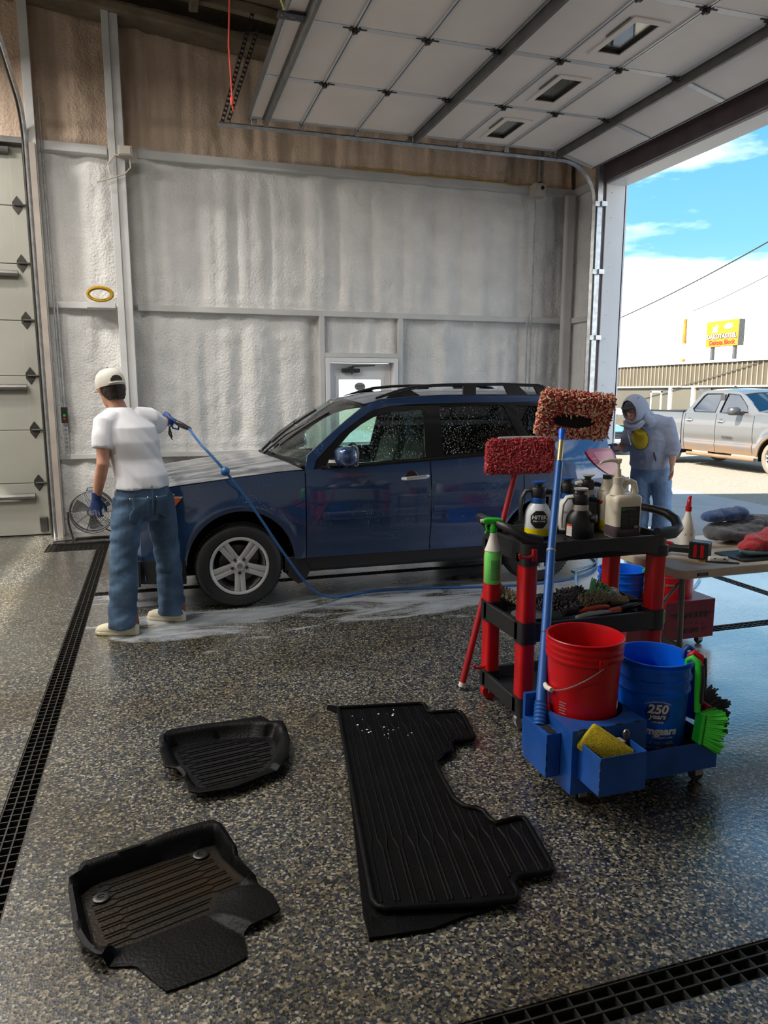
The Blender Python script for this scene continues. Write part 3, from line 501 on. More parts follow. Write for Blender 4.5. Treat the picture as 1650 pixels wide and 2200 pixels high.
bk2 = O('track_bracket', G().box(-.05, .04, -.01, .05, -.02, .02), 'dark_metal', D2, sm=0, bev=.002, loc=(-1.16, 9.12, .95)); copies(bk2, [(-1.16, 9.12, z) for z in (1.6, 2.2, 2.8, 3.4, 4.0)])
O('header_bar', G().box(-4.6, -1.2, 9.12, 9.23, 4.30, 4.36), 'strut', D2, sm=0)
# ---- door_3: the glazed walk-through door
D3 = bpy.data.objects.new('door_3', None); COL.objects.link(D3); D3['kind'] = 'structure'
g = G().box(2.11, 2.165, YW-.025, 9.42, 0, 2.10).box(3.025, 3.08, YW-.025, 9.42, 0, 2.10).box(2.165, 3.025, YW-.025, 9.42, 2.04, 2.10).box(2.165, 2.18, 9.36, 9.42, 0, 2.04).box(3.01, 3.025, 9.36, 9.42, 0, 2.04)
O('door_frame', g, 'white_trim', D3, sm=0, bev=.004)
g = G().plate([(2.17, .01), (3.02, .01), (3.02, 2.035), (2.17, 2.035)], [[(2.30, 1.0), (2.89, 1.0), (2.89, 1.835), (2.30, 1.835)]], lambda x, z, d: (x, 9.34+d, z), .045)
O('door_leaf', g, 'white_trim', D3, sm=0, bev=.003)
O('glazing_bead', G().plate([(2.265, .965), (2.925, .965), (2.925, 1.87), (2.265, 1.87)], [[(2.31, 1.01), (2.88, 1.01), (2.88, 1.825), (2.31, 1.825)]], lambda x, z, d: (x, 9.33+d, z), .012), 'white_trim', D3, sm=0, bev=.003)
pane = O('door_pane', G().box(2.30, 2.89, 9.36, 9.365, 1.0, 1.835), 'door_glass', D3, sm=0)
st = G().lathe([(.001, 0), (.088, 0), (.088, .002), (.001, .002)], 28, (0, 0, 0), 'y'); st.v = [(x*.85, y, z*.62) for x, y, z in st.v]
stk = O('oval_sticker', st, 'text_grey', pane, loc=(2.60, 9.356, 1.735))
O('sticker_lines', G().box(2.55, 2.65, 9.353, 9.355, 1.748, 1.756).box(2.54, 2.66, 9.353, 9.355, 1.730, 1.737).box(2.56, 2.64, 9.353, 9.355, 1.712, 1.719), 'text_dark', pane, sm=0)
g = G().plate([(2.37, 1.585), (2.66, 1.585), (2.645, 1.575), (2.40, 1.575)], [], lambda x, z, d: (x, 9.356+d, z), .002).plate([(2.38, 1.57), (2.50, 1.57), (2.43, 1.46)], [], lambda x, z, d: (x, 9.356+d, z), .002)
O('shop_lettering_panel', g, 'text_grey', pane, sm=0)
g = G().box(2.34, 2.58, 9.26, 9.33, 1.915, 1.965); c = O('door_closer', g, 'brand_mark', D3, sm=0, bev=.012)
O('closer_arm', G().tube([(2.46, 9.28, 1.97), (2.47, 9.25, 1.995), (2.78, 9.27, 2.005)], .008, 6).box(2.43, 2.50, 9.26, 9.30, 1.968, 1.985).tube([(2.47, 9.27, 1.89), (2.47, 9.27, 1.93)], .014, 8), 'brand_mark', c)
O('panic_bar', G().box(2.22, 2.96, 9.27, 9.33, .92, .97), 'steel', D3, sm=0, bev=.01)
# ------------------------------------------------------------------ wall fittings
def conduit(name, pts, r, label, mat='galv'):
    return tag(O(name, G().tube(pts, r, 8), mat), label, 'conduit')
conduit('conduit', [(4.985, 9.17, 4.24), (4.985, 9.17, 2.0), (4.985, 9.17, .02)], .012, 'thin bright steel conduit running down the back wall beside the right corner')
conduit('conduit', [(4.93, 9.18, 2.64), (4.93, 9.18, .02)], .010, 'short thin conduit below the middle girt, left of its taller neighbour')
conduit('conduit', [(5.02, 9.1, 4.40), (5.02, 9.1, 5.05)], .035, 'wider grey conduit rising from the square junction box under the open door track', 'steel')
conduit('conduit', [(-1.03, 9.19, 4.80), (-1.03, 9.19, 4.2), (-1.01, 9.19, 1.50)], .011, 'long thin steel conduit beside the closed overhead door down to the push-button box')
conduit('conduit', [(-.985, 9.19, 2.66), (-.985, 9.19, 1.50)], .009, 'short steel conduit running next to the long one above the push-button box')
def jbox(x0, x1, z0, z1, y, label):
    t = T('junction_box', label, 'junction box', ((x0+x1)/2, y+.08, z0)); w, h = (x1-x0)/2, z1-z0
    O('box_body', G().box(-w, w, -.08, .09, 0, h), 'box_grey', t, sm=0, bev=.006); O('cover_plate', G().box(-w*.8, w*.8, -.09, -.08, h*.1, h*.9), 'box_grey', t, sm=0, bev=.003)
    return t
jbox(-.235, -.09, 4.20, 4.30, 8.86, 'square grey junction box at the top of the wall column')
t = jbox(4.93, 5.09, 4.22, 4.38, 9.07, 'white junction box with a dark knockout in the right corner under the raised door')
O('knockout', G().lathe([(.001, 0), (.03, 0), (.03, .004), (.001, .004)], 4, (.02, -.095, .10), 'y'), 'dark', t)
p = [(-.19, 8.95, 4.21), (-.27, 8.95, 4.22), (-.345, 8.94, 4.12), (-.335, 8.94, 4.02)]; q = [(-.12, 8.96, 4.20), (-.115, 8.95, 4.10), (-.18, 8.92, 4.02), (-.32, 8.9, 3.96), (-.47, 8.9, 3.91)]
tag(O('loose_cable', G().tube(p, .008, 6).tube(q, .008, 6), 'white_cable'), 'loose white cable looping out below the box at the column top', 'cable')
p = [(x, 9.20-.0*x, 4.385+.018*math.sin(x*5)+.01*math.sin(x*13)) for x in np.linspace(2.5, 4.95, 40)]
tag(O('yellow_cable', G().tube(p, .007, 5), 'yellow_cable'), 'thin yellow cable lying along the top girt of the back wall', 'cable')
g = G()
for k in range(12):
    a = np.linspace(0, 2*PI, 40, endpoint=False); r = .122+.014*math.sin(k*2.3); g.tube([(-.515+r*1.05*math.cos(b), 8.99+.006*k+.004*math.sin(3*b+k), 2.745+.58*r*math.sin(b)+.004*(k % 5)) for b in a], .006, 6, closed=True)
tag(O('cable_coil', g, 'yellow_cable'), 'coil of yellow cable resting on the middle girt left of the column', 'cable coil')
ST('trim_30', G().box(-.66, -.36, 8.98, YW, 2.60, 2.66), 'white_paint', sm=0)
t = T('push_button_box', 'black push-button control box on a perforated steel strip beside the closed door', 'control box', (-.990, 9.222, .91))
O('button_housing', G().box(-.035, .035, -.05, .0, .40, .585), 'black_plastic', t, sm=0, bev=.006)
O('button', G().lathe([(.014, -.058), (.014, -.05)], 12, (0, 0, .45), 'y'), 'red_plastic', t); O('button', G().lathe([(.014, -.058), (.014, -.05)], 12, (0, 0, .49), 'y'), 'green', t); O('button', G().lathe([(.014, -.058), (.014, -.05)], 12, (0, 0, .53), 'y'), 'black_plastic', t)
g = G().plate([(-.025, -.02), (.025, -.02), (.025, .40), (-.025, .40)], [[(.016*math.cos(a), .03+.048*k+.016*math.sin(a)) for a in np.linspace(0, 2*PI, 8, endpoint=False)] for k in range(8)], lambda x, z, d: (x, -.004+d, z), .004)
O('perforated_strip', g, 'galv', t, sm=0)
tag(O('pull_cord', G().tube([(.83, 7.0, 5.62), (.80, 7.0, 5.1), (.775, 7.0, 4.65), (.785, 7.0, 4.40), (.79, 7.0, 4.22)], .008, 6).tube([(.79, 7.0, 4.22), (.785, 7.0, 4.17)], [.018, .012], 8, rnd=True).tube([(.785, 7, 4.18), (.80, 7.01, 4.12)], .006, 5), 'red_cord'), 'pinkish red pull cord hanging in front of the raised overhead door', 'cord')
# added ceiling fill lamps, made up out of view to brighten the bay
def lamp(x, y, k):
    z = min(roofz(x)-.35, 5.2)
    t = T('fill_lamp', 'added unseen fill lamp under the roof', 'lamp', (x, y, z), group='added unseen fill lamps under the roof')
    O('fill_housing', G().box(-.62, .62, -.2, .2, 0, .06), 'white_paint', t, sm=0, bev=.01); O('hanger', G().tube([(0, 0, .06), (0, 0, .7)], .006, 5), 'steel', t)
    e = O('diffuser', G().box(-.58, .58, -.17, .17, -.012, 0), MATS.get('fill_glow') or pm('fill_glow', (1, .97, .9), .5, emit=3), t, sm=0)
    l = bpy.data.lights.new('fill_light', 'AREA'); l.shape = 'RECTANGLE'; l.size = 1.1; l.size_y = .32; l.energy = FILL_POWER; l.color = (1, .95, .88)
    o = bpy.data.objects.new('fill_light', l); COL.objects.link(o); o.parent = t; o.location = (0, 0, -.03)
for k, (x, y) in enumerate([(-2.9, 7.9), (-3.0, 5.4), (-5.2, 7.2), (-5.2, 4.4), (-4.8, 1.6), (-1.0, 4.6)]): lamp(x, y, k)
# ------------------------------------------------------------------ outside
def gz(x): return np.interp(x, [5.85, 8, 12, 40, 200], [-.005, -.07, -.21, -.5, -.5])
Xo = np.concatenate([np.linspace(5.85, 9.2, 12)]); Yo = np.linspace(-20, 60, 60); A, B = np.meshgrid(Xo, Yo, indexing='ij')
ST('terrain_apron', G().grid(np.stack([A, B, gz(A)], -1)), 'apron', sm=80).name = 'pavement'
Xo = np.concatenate([np.linspace(9.2, 40, 40), [80, 160]]); Yo = np.concatenate([np.linspace(-60, 90, 120), [160, 260]]); A, B = np.meshgrid(Xo, Yo, indexing='ij')
Zo = gz(A)+.03*vnoise(np.stack([A*.5, B*.5, A*0], -1), 31)*(A > 10)+.008*vnoise(np.stack([A*6, B*6, A*0], -1), 32)
ST('ground', G().grid(np.stack([A, B, Zo], -1)), 'gravel', sm=80)
g = G().add([(-60, 9.5, -.03), (5.85, 9.5, -.03), (5.85, 160, -.2), (-60, 160, -.2)], [(0, 1, 2, 3)]).add([(-60, -60, -.05), (5.85, -60, -.05), (5.85, -5.2, -.02), (-60, -5.2, -.02)], [(0, 1, 2, 3)]); g.add([(5.85, -60, -.05), (9.2, -60, -.09), (9.2, -20, -.09), (5.85, -20, -.03)], [(0, 1, 2, 3)])
ST('ground', g, 'gravel', sm=0)
# warehouse across the yard
t = T('warehouse', 'long low tan warehouse with ribbed upper wall across the gravel yard', 'building', (28, 40, -.5))
O('lower_wall', G().box(0, 12, -20, 22, 0, 2.45), 'bldg_base', t, sm=0); O('ribbed_wall', G().box(-.12, 12, -20, 22, 2.45, 3.66), 'bldg_rib', t, sm=0)
rb = O('rib', G().box(-.17, -.12, -.035, .035, 2.46, 3.64), 'bldg_rib_light', t, sm=0, loc=(0, -12, 0)); copies(rb, [(0, -12+.33*k, 0) for k in range(1, 80)])
O('roof', G().box(-.25, 12.2, -20.2, 22.2, 3.66, 3.78).add([(-.25, -20.2, 3.78), (-.25, 22.2, 3.78), (12, 22.2, 4.3), (12, -20.2, 4.3)], [(0, 1, 2, 3)]), 'bldg_white', t, sm=0)
O('base_trim', G().box(-.16, 0, -20, 22, 2.40, 2.48), 'bldg_white', t, sm=0)
d = O('door', G().box(-.04, 0, -4.20, -3.42, 0, 2.12), 'bldg_door', t, sm=0); O('door_frame', G().box(-.06, 0, -4.30, -4.20, 0, 2.2).box(-.06, 0, -3.42, -3.32, 0, 2.2).box(-.06, 0, -4.3, -3.32, 2.12, 2.22), 'bldg_white', d, sm=0)
O('post', G().box(-.15, 0, -5.22, -4.98, 0, 2.45), 'bldg_white', t, sm=0); O('post', G().box(-.15, 0, -7.04, -6.84, 0, 2.45), 'bldg_white', t, sm=0)
O('garage_door', G().box(-.05, 0, -6.84, -5.22, 0, 2.38), 'bldg_door', t, sm=0); O('window', G().box(-.05, 0, -8.2, -7.3, 1.5, 2.38), 'strut', t, sm=0)
def vent(x, y, z, r, h, label):
    t = T('roof_vent', label, 'vent', (x, y, z)); O('stack', G().lathe([(r, 0), (r, h)], 12), 'perf_steel', t); O('cap', G().lathe([(r*1.5, h), (r*1.5, h+.08), (.01, h+.25)], 12), 'white_trim', t)
vent(33, 40.2, 3.75, .16, .75, 'short capped metal roof vent left of the sign posts'); vent(33, 38.6, 3.75, .14, 1.15, 'taller pale roof vent standing in front of the yellow sign')
t = T('billboard', 'yellow roadside billboard with white and red lettering on two posts', 'sign', (45, 50.4, -.5))
O('sign_panel', G().box(0, .55, -1.80, 1.80, 5.88, 7.94), 'sign_yellow', t, sm=0); O('side_panel', G().box(-.001, .56, -1.84, -1.80, 5.88, 7.94), 'strut', t, sm=0)
for y in (-1.25, 1.25): O('post', G().box(.15, .4, y-.12, y+.12, 0, 5.88), 'strut', t, sm=0)
u = (0, -1, 0); v = (0, 0, 1)
text('DAKOTASTEEL', .50, 'text_dark', t, planar((-.015, .0, 6.52), u, v), bold=.07, space=.98); text('DAKOTASTEEL', .50, 'text_white', t, planar((-.05, .0, 6.52), u, v), bold=.015, space=.98); text('Dakota Block', .52, 'text_red', t, planar((-.02, -.05, 6.02), u, v), bold=.03)
fn = lambda y, z, d: (-.01-d, y, z)
O('block_emblem', G().plate([(-.25, 7.30), (-.25, 7.55), (-.65, 7.72), (-1.15, 7.62), (-1.15, 7.36), (-.72, 7.20)], [], fn, .01), 'text_white', t, sm=0)
O('rider_emblem', G().plate([(1.15, 7.05), (.98, 7.30), (1.10, 7.45), (.82, 7.48), (.72, 7.62), (.50, 7.60), (.42, 7.40), (.58, 7.28), (.50, 7.10), (.72, 6.98), (.86, 7.16), (1.0, 6.98)], [], fn, .01), 'text_white', t, sm=0)
t = T('utility_pole', 'sunlit wooden utility pole rising behind the warehouse roof', 'pole', (45, 54.9, -.5)); O('pole_shaft', G().tube([(0, 0, 0), (0, 0, 8.45)], [.22, .16], 10), 'pole_wood', t)
gg = G()
for k in range(9): gg.tube([(0, -.35, 5.0+.4*k), (0, .35, 5.0+.4*k)], .02, 4)
O('step_bolts', gg, 'pole_wood', t)
def wire(p0, p1, sag, r, label):
    p0, p1 = V(*p0), V(*p1); tag(O('power_line', G().tube([p0+(p1-p0)*s-V(0, 0, sag*4*s*(1-s)) for s in np.linspace(0, 1, 24)], r, 5), 'wire_black'), label, 'wire')
wire((24, 38, 5.0), (24, 17, 9.9), .5, .03, 'upper dark power line crossing the sky above the warehouse'); wire((40, 48, 7.8), (40, 34, 11.6), .3, .03, 'fainter power line dipping towards the billboard')
# ================================================================== BLUE SUV  (local: x back from the front axle, -y towards the viewer, z up)
CZ = [.20, .36, .50, .66, .80, .95, 1.06, 1.16, 1.27, 1.65]; CWD = [.80, .846, .868, .882, .884, .876, .858, .815, .765, .595]
def cw(z): return np.interp(z, CZ, CWD)
def ctap(x): return np.where(x < -.1, 1-.20*np.clip((-.1-x)/.8, 0, 1.2)**2.2, np.where(x > 2.7, 1-.13*np.clip((x-2.7)/.945, 0, 1.1)**2, 1))
BX = [-.85, -.47, 0, .36, .56, .9, 1.6, 2.5, 2.76, 3.05, 3.22, 3.34]; BZ = [.88, .965, 1.02, 1.055, 1.062, 1.08, 1.112, 1.16, 1.225, 1.25, 1.27, 1.26]
def belt(x): return np.interp(x, BX, BZ)
ARC = [(.02, .415, .43), (2.635, .415, .43)]
def zbot(x, low=.36):
    z = np.full_like(x, low)
    for cx, rx, rz in ARC:
        q = np.clip(1-((x-cx)/rx)**2, 0, None); z = np.where(np.abs(x-cx) < rx, np.maximum(z, .34+rz*np.sqrt(q)), z)
    return z
def sidey(x, z):
    y = cw(z)*ctap(x)
    for cx, rx, rz in ARC:
        d = np.sqrt(((x-cx)/rx)**2+(np.maximum(z-.34, 0)/rz)**2); y = y+.020*np.exp(-((d-1.07)/.11)**2)
    y = y+.006*np.exp(-((z-.58)/.012)**2)*(x > .6)*(x < 2.2)-.010*np.exp(-((z-.46)/.05)**2)*(x > .55)*(x < 2.15)
    return y
def xsamp(x0, x1):
    s = list(np.linspace(x0, x1, max(6, int((x1-x0)/.045))))
    for cx, rx, rz in ARC:
        s += [x for x in cx-rx*np.cos(np.linspace(0, PI, 34)) if x0 < x < x1]+[x for x in (cx-rx-1e-3, cx+rx+1e-3) if x0 < x < x1]
    return np.array(sorted(set(np.round(s, 4))))
def side_panel(x0, x1, sgn, low=.36, top=None, nv=18):
    xs = xsamp(x0, x1); zb = zbot(xs, low); zt = belt(xs) if top is None else np.full_like(xs, top); v = np.linspace(0, 1, nv)
    Z = zb[:, None]+(zt-zb)[:, None]*v; X = np.repeat(xs[:, None], nv, 1); return G().grid(np.stack([X, sgn*sidey(X, Z), Z], -1))
CAR = T('car', 'wet dark blue SUV with roof rails parked beside the back wall', 'car', (.575, 6.45, 0))
for s in (-1, 1):
    O('front_fender', side_panel(-.72, .525, s), 'car_blue', CAR, solid=.004, sm=50)
    dr = O('front_door', side_panel(.533, 1.577, s), 'car_blue', CAR, solid=.004, sm=50)
    rd = O('rear_door', side_panel(1.585, 2.43, s), 'car_blue', CAR, solid=.004, sm=50)
    O('rear_quarter', side_panel(2.438, 3.34, s), 'car_blue', CAR, solid=.004, sm=50)
    O('sill_cladding', G().loft([[(x, s*y, z) for y, z in ((.70, .22), (.80, .235), (.835, .27), (.842, .372), (.70, .372))] for x in (.36, .45, 2.25, 2.33)]), 'cladding', CAR, sm=20, bev=.006)
    for x0_, x1_, yo, z0_, z1_ in ((.520, .54, .852, .38, 1.04), (1.572, 1.59, .852, .38, 1.10), (2.427, 2.442, .84, .72, 1.13)): O('door_gap', G().box(x0_, x1_, s*.80, s*yo, z0_, z1_), 'dark', CAR, sm=0)
    for par, a, b in ((dr, .66, 1.56), (rd, 1.60, 2.25)):
        xs = np.linspace(a, b, 24); pr = [(0, .655), (.010, .660), (.014, .690), (.010, .722), (0, .728)]
        O('door_molding', G().loft([[(x, s*(float(sidey(V(x), V(z))[0])+e-.003), z+.012*(x-.66)) for e, z in pr] for x in xs]), 'car_blue', par, sm=40)
    for par, xh in ((dr, 1.44), (rd, 2.25)):
        zz = .975 if par is dr else 1.015; yy = float(cw(zz))
        O('handle_recess', G().lathe([(.001, 0), (.055, 0), (.06, .004), (.001, .005)], 20, (xh-.03, s*(yy-.001)-.002, zz), 'y'), 'car_black', par)
        h = G().tube([(xh-.115, s*(yy+.004), zz-.004), (xh-.085, s*(yy+.034), zz-.003), (xh, s*(yy+.040), zz+.002), (xh+.08, s*(yy+.036), zz+.007), (xh+.112, s*(yy+.004), zz+.008)], [.012, .014, .014, .015, .015], 8, flat=1.2)
        O('door_handle', h, 'handle_chrome', par)
    # greenhouse
    gh = lambda x, z, d, s=s: (x, s*(float(cw(z))*float(ctap(V(x))[0])-d), z)
    outer = [(.53, 1.05), (.562, 1.174), (.68, 1.27), (.80, 1.36), (.92, 1.448), (1.046, 1.535), (1.12, 1.572), (1.25, 1.60), (1.486, 1.622), (1.8, 1.634), (2.094, 1.638), (2.5, 1.638), (2.762, 1.632), (3.05, 1.612), (3.16, 1.59), (3.20, 1.50), (3.26, 1.36), (3.31, 1.262), (3.22, 1.268), (3.05, 1.248), (2.76, 1.222), (2.5, 1.158), (1.6, 1.11), (.9, 1.078), (.56, 1.06)]
    dlo = [(.60, 1.068), (.625, 1.135), (.85, 1.338), (.93, 1.392), (1.044, 1.463), (1.10, 1.497), (1.17, 1.525), (1.30, 1.552), (1.45, 1.565), (1.683, 1.573), (2.1, 1.578), (2.5, 1.576), (2.86, 1.566), (2.96, 1.553), (3.02, 1.515), (3.08, 1.40), (3.12, 1.31), (3.10, 1.272), (3.02, 1.258), (2.762, 1.232), (2.5, 1.164), (1.6, 1.117), (.9, 1.086)]
    O('body_side', G().plate(outer, [dlo], gh, .03), 'car_blue', CAR, sm=35)
    fg = [(.76, 1.098), (.80, 1.215), (.925, 1.335), (1.03, 1.405), (1.14, 1.461), (1.25, 1.492), (1.36, 1.508), (1.57, 1.526), (1.592, 1.505), (1.548, 1.135), (1.53, 1.128)]
    rg_ = [(1.70, 1.147), (1.712, 1.16), (1.735, 1.535), (1.75, 1.548), (2.32, 1.552), (2.345, 1.535), (2.44, 1.275), (2.44, 1.20), (2.42, 1.185)]
    qg = [(2.435, 1.55), (2.86, 1.54), (2.94, 1.525), (2.985, 1.49), (3.075, 1.315), (3.05, 1.285), (2.77, 1.255), (2.62, 1.225), (2.555, 1.22)]
    O('window_trim', G().plate(dlo, [fg, rg_, qg], lambda x, z, d, s=s: gh(x, z, d+.004, s), .02), 'car_black', CAR, sm=35)
    for nm, pl, m in (('front_window', fg, 'win_mid'), ('rear_window', rg_, 'win_dark'), ('quarter_window', qg, 'win_dark')):
        O(nm, G().plate(pl, [], lambda x, z, d, s=s: gh(x, z, d+.012, s), .004), m, CAR, sm=0)
    O('belt_strip', G().loft([[(x, s*(float(cw(z0+dz))*1+e), z0+dz) for e, dz in ((0, -.004), (.007, 0), (.007, .014), (0, .018))] for x, z0 in ((.66, 1.068), (.9, 1.076), (1.6, 1.108), (2.5, 1.155))]), 'car_black', CAR, sm=0)
    # mirror
    mg = G(); rings = []
    for k, a in enumerate(np.linspace(0, PI, 9)):
        rr = math.sin(a)**.6 if 0 < k < 8 else .15
        c = V(.815-.085*math.cos(a)+.01, s*1.00, 1.178); rings.append([(c[0], c[1]+s*.115*rr*math.copysign(abs(math.cos(b))**.55, math.cos(b)), c[2]+.078*rr*math.copysign(abs(math.sin(b))**.55, math.sin(b))) for b in np.linspace(0, 2*PI, 20, endpoint=False)])
    m_ = O('mirror', mg.loft(rings), 'car_blue', CAR, sm=60); O('mirror_arm', G().tube([(.74, s*.84, 1.115), (.80, s*.90, 1.12), (.80, s*.96, 1.13)], [.035, .03, .028], 8), 'car_black', m_)
    O('mirror_rim', G().tube([(.893, s*(1.0+.112*math.copysign(abs(math.cos(b))**.55, math.cos(b))), 1.178+.076*math.copysign(abs(math.sin(b))**.55, math.sin(b))) for b in np.linspace(0, 2*PI, 24, endpoint=False)], .007, 5, closed=True), 'steel', m_)
    # roof rails
    yr = lambda z: s*.565
    pts = [(1.19, 1.615), (1.30, 1.648), (1.40, 1.676), (1.521, 1.704), (1.70, 1.721), (1.872, 1.729), (2.355, 1.734), (2.70, 1.724), (2.80, 1.708), (2.87, 1.665), (2.885, 1.63)]
    rl = O('roof_rail', G().tube([(x, s*(.585-.10*(z-1.6)), z) for x, z in pts], [.012, .018, .022, .022, .02, .019, .019, .02, .022, .02, .014], 10, flat=.75), 'car_black', CAR)
    for pl in ([(1.25, 1.60), (1.60, 1.63), (1.47, 1.70), (1.36, 1.668)], [(2.42, 1.63), (2.62, 1.63), (2.50, 1.728), (2.36, 1.73)], [(2.72, 1.625), (2.89, 1.62), (2.84, 1.69), (2.68, 1.725), (2.66, 1.715)], [(1.98, 1.63), (2.10, 1.63), (2.10, 1.725), (1.98, 1.725)]): O('rail_foot', G().plate(pl, [], lambda x, z, d: (x, s*(.565+d), z), .02), 'car_black', rl, sm=0)
    # lamps
    def onside(poly, off): return G().plate(poly, [], lambda x, z, d: (x, s*(float(sidey(V(x), V(z))[0])+off-d), z), .02)
    zt_ = [.915, .95, 1.0, 1.05, 1.10, 1.145, 1.165]; xl_ = [3.35, 3.27, 3.19, 3.13, 3.09, 3.07, 3.10]; xr_ = [3.37, 3.395, 3.405, 3.405, 3.39, 3.365, 3.345]
    lamp_ = lambda f0, f1, z0, z1, off: G().grid([[(x, s*(float(sidey(V(x), V(z))[0])+off), z) for x in np.linspace(*(np.interp(z, zt_, xl_)*(1-f)+np.interp(z, zt_, xr_)*f for f in (f0, f1)), 10)] for z in np.linspace(z0, z1, 12)])
    tl_ = O('tail_lamp', lamp_(0, 1, .915, 1.165, .010), 'tail_red', CAR, solid=.012, sm=60); O('tail_lamp_insert', lamp_(.25, .92, 1.035, 1.14, .017), 'tail_clear', tl_, solid=.004, sm=60)
    O('head_lamp', onside([(-.70, .86), (-.50, .90), (-.40, .895), (-.48, .80), (-.58, .74), (-.70, .72)], .008), 'lamp_clear', CAR, sm=40)
    O('turn_lamp', onside([(-.50, .885), (-.41, .885), (-.48, .80), (-.55, .77)], .012), 'amber', CAR, sm=40)
    for cx in (0, 2.615):
        pr = [(cx+.02+.43*math.cos(a), .34+.44*math.sin(a)) for a in np.linspace(-.25, PI+.25, 22)]
        O('wheel_arch_liner', G().grid([[(x, s*y, z) for y in (.84, .52)] for x, z in pr]).plate(pr, [], lambda x, z, d: (x, s*(.52-d), z), .01), 'dark', CAR, sm=60)
    O('mud_flap', G().plate([(.40, .36), (.50, .36), (.56, .26), (.52, .17), (.46, .15), (.38, .22)], [], lambda x, z, d: (x, s*(.66+d), z), .19), 'cladding', CAR, sm=0)
    # front bumper side + fog recess, rear bumper side
    O('rear_bumper', side_panel(2.98, 3.52, s, .30, .905, 10) if False else G().grid([[(x, s*float(sidey(V(x), V(z))[0])*1.012, z) for z in np.linspace(.30, .90, 9)] for x in np.linspace(3.07, 3.55, 14)]), 'car_blue', CAR, solid=.004, sm=50)
def ends(front):
    U = np.linspace(-1, 1, 41); rows = []
    zs = np.linspace(.24, .90, 16) if front else np.linspace(.30, 1.26, 18)
    for z in zs:
        if front:
            xe = -.70; ye = float(sidey(V(xe), V(max(z, .36)))[0]); rows.append([(xe-(.215-.5*max(0, z-.62)**2-.35*max(0, .45-z)**2)*(1-abs(u)**2.6), ye*math.copysign(abs(u)**.9, u), z) for u in U])
        else:
            xe = 3.34 if z > .90 else 3.54; ye = float(sidey(V(xe), V(max(z, .36)))[0])*(1.012 if z < .9 else 1); dx = (.22-.35*max(0, z-.95)) if z > .9 else .11
            rows.append([(xe+dx*(1-abs(u)**3), ye*math.copysign(abs(u)**.9, u), z) for u in U])
    return G().grid(rows)
O('front_bumper', ends(True), 'car_blue', CAR, solid=.004, sm=50)
for s in (-1, 1): O('bumper_valance', G().grid([[(x, s*float(sidey(V(x), V(max(z, .36)))[0])*(1.004 if z > .3 else .985), z) for z in np.linspace(.215, .40, 5)] for x in np.linspace(-.74, -.40, 10)]), 'cladding', CAR, solid=.01, sm=60)
O('bumper_valance', G().grid([[(-.74-.225*(1-abs(u)**2.6), u*.815, z) for u in np.linspace(-1, 1, 31)] for z in (.21, .30, .41)]), 'cladding', CAR, solid=.02, sm=60); O('tailgate', ends(False), 'car_blue', CAR, solid=.004, sm=60)
O('grille', G().grid([[(-.93-.0*u*u+.03*u*u, .42*u, z) for u in np.linspace(-1, 1, 9)] for z in np.linspace(.66, .84, 4)]), 'car_black', CAR, solid=.01); O('lower_grille', G().grid([[(-.935+.16*abs(u)**3, .68*u, z) for u in np.linspace(-1, 1, 15)] for z in np.linspace(.27, .44, 5)]), 'cladding', CAR, solid=.02)
O('fog_lamp', G().lathe([(.001, -.72), (.05, -.72), (.055, -.70)], 14, (0, -.60, .40), 'x') if False else G().sphere((-.86, -.58, .40), (.02, .055, .045)), 'lamp_clear', CAR); O('fog_lamp', G().sphere((-.86, .58, .40), (.02, .055, .045)), 'lamp_clear', CAR)
# hood
rows = []
for x in np.linspace(0, 1, 22):
    r = []
    for u in np.linspace(-1, 1, 31):
        xb = .40+.13*u*u if False else .30+.22*abs(u)**2; xf = -.86+.15*abs(u)**2.2; xx = xf+(xb-xf)*x
        e = float(belt(V(xx))[0])+.004; z = e+(.085-.02*(1-x))*(1-abs(u)**2.6)-.07*max(0, 1-x/.12)**2; r.append((xx, u*(.86*float(ctap(V(xx))[0])-.012*abs(u)), z))
    rows.append(r)
O('hood', G().grid(rows), 'hood_paint', CAR, solid=.006, sm=60)
O('cowl', G().grid([[(.29+.22*u*u+.12*t, u*.79, 1.085+.045*(1-u*u)+.0*t-.01*t) for t in (0, .5, 1)] for u in np.linspace(-1, 1, 21)]), 'cladding', CAR, solid=.01)
wsb = lambda u: V(.36+.19*u*u, .775*u, 1.135-.005*u*u+.02*(1-u*u)); wst = lambda u: V(.99+.09*u*u, .605*u, 1.612-.058*u*u)
O('windshield', G().grid([[wsb(u)*(1-t)+wst(u)*t+V(-.03, 0, .035)*4*t*(1-t)*.6 for t in np.linspace(0, 1, 10)] for u in np.linspace(-1, 1, 21)]), 'windshield', CAR, sm=80)
O('windshield_band', G().grid([[wsb(u)*(1-t)+wst(u)*t+V(0, 0, .006) for t in (.96, 1.0)] for u in np.linspace(-1, 1, 21)]), 'car_black', CAR)
def wiper(u0, u1, a, label=None):
    P = lambda u, t: wsb(u)*(1-t)+wst(u)*t+V(-.03, 0, .035)*4*t*(1-t)*.6+V(-.004, 0, .006)
    p = O('wiper', G().tube([P(u1+a*(t-.5), .12+.62*t) for t in np.linspace(0, 1, 9)], .011, 6, flat=1.6), 'black_plastic', CAR)
    O('wiper_arm', G().tube([P(u0, 0)-V(.03, 0, .02), P(u0*.6+u1*.4, .25)+V(-.006, 0, .010), P(u1, .50)+V(-.006, 0, .012)], [.013, .010, .008], 6), 'black_plastic', p)
    O('wiper_clip', G().obox(P(u1, .52), (.05, 0, .03), (0, .015, 0), (0, 0, .014)), 'black_plastic', p)
wiper(-.05, -.42, -.25); wiper(.52, .14, -.25)
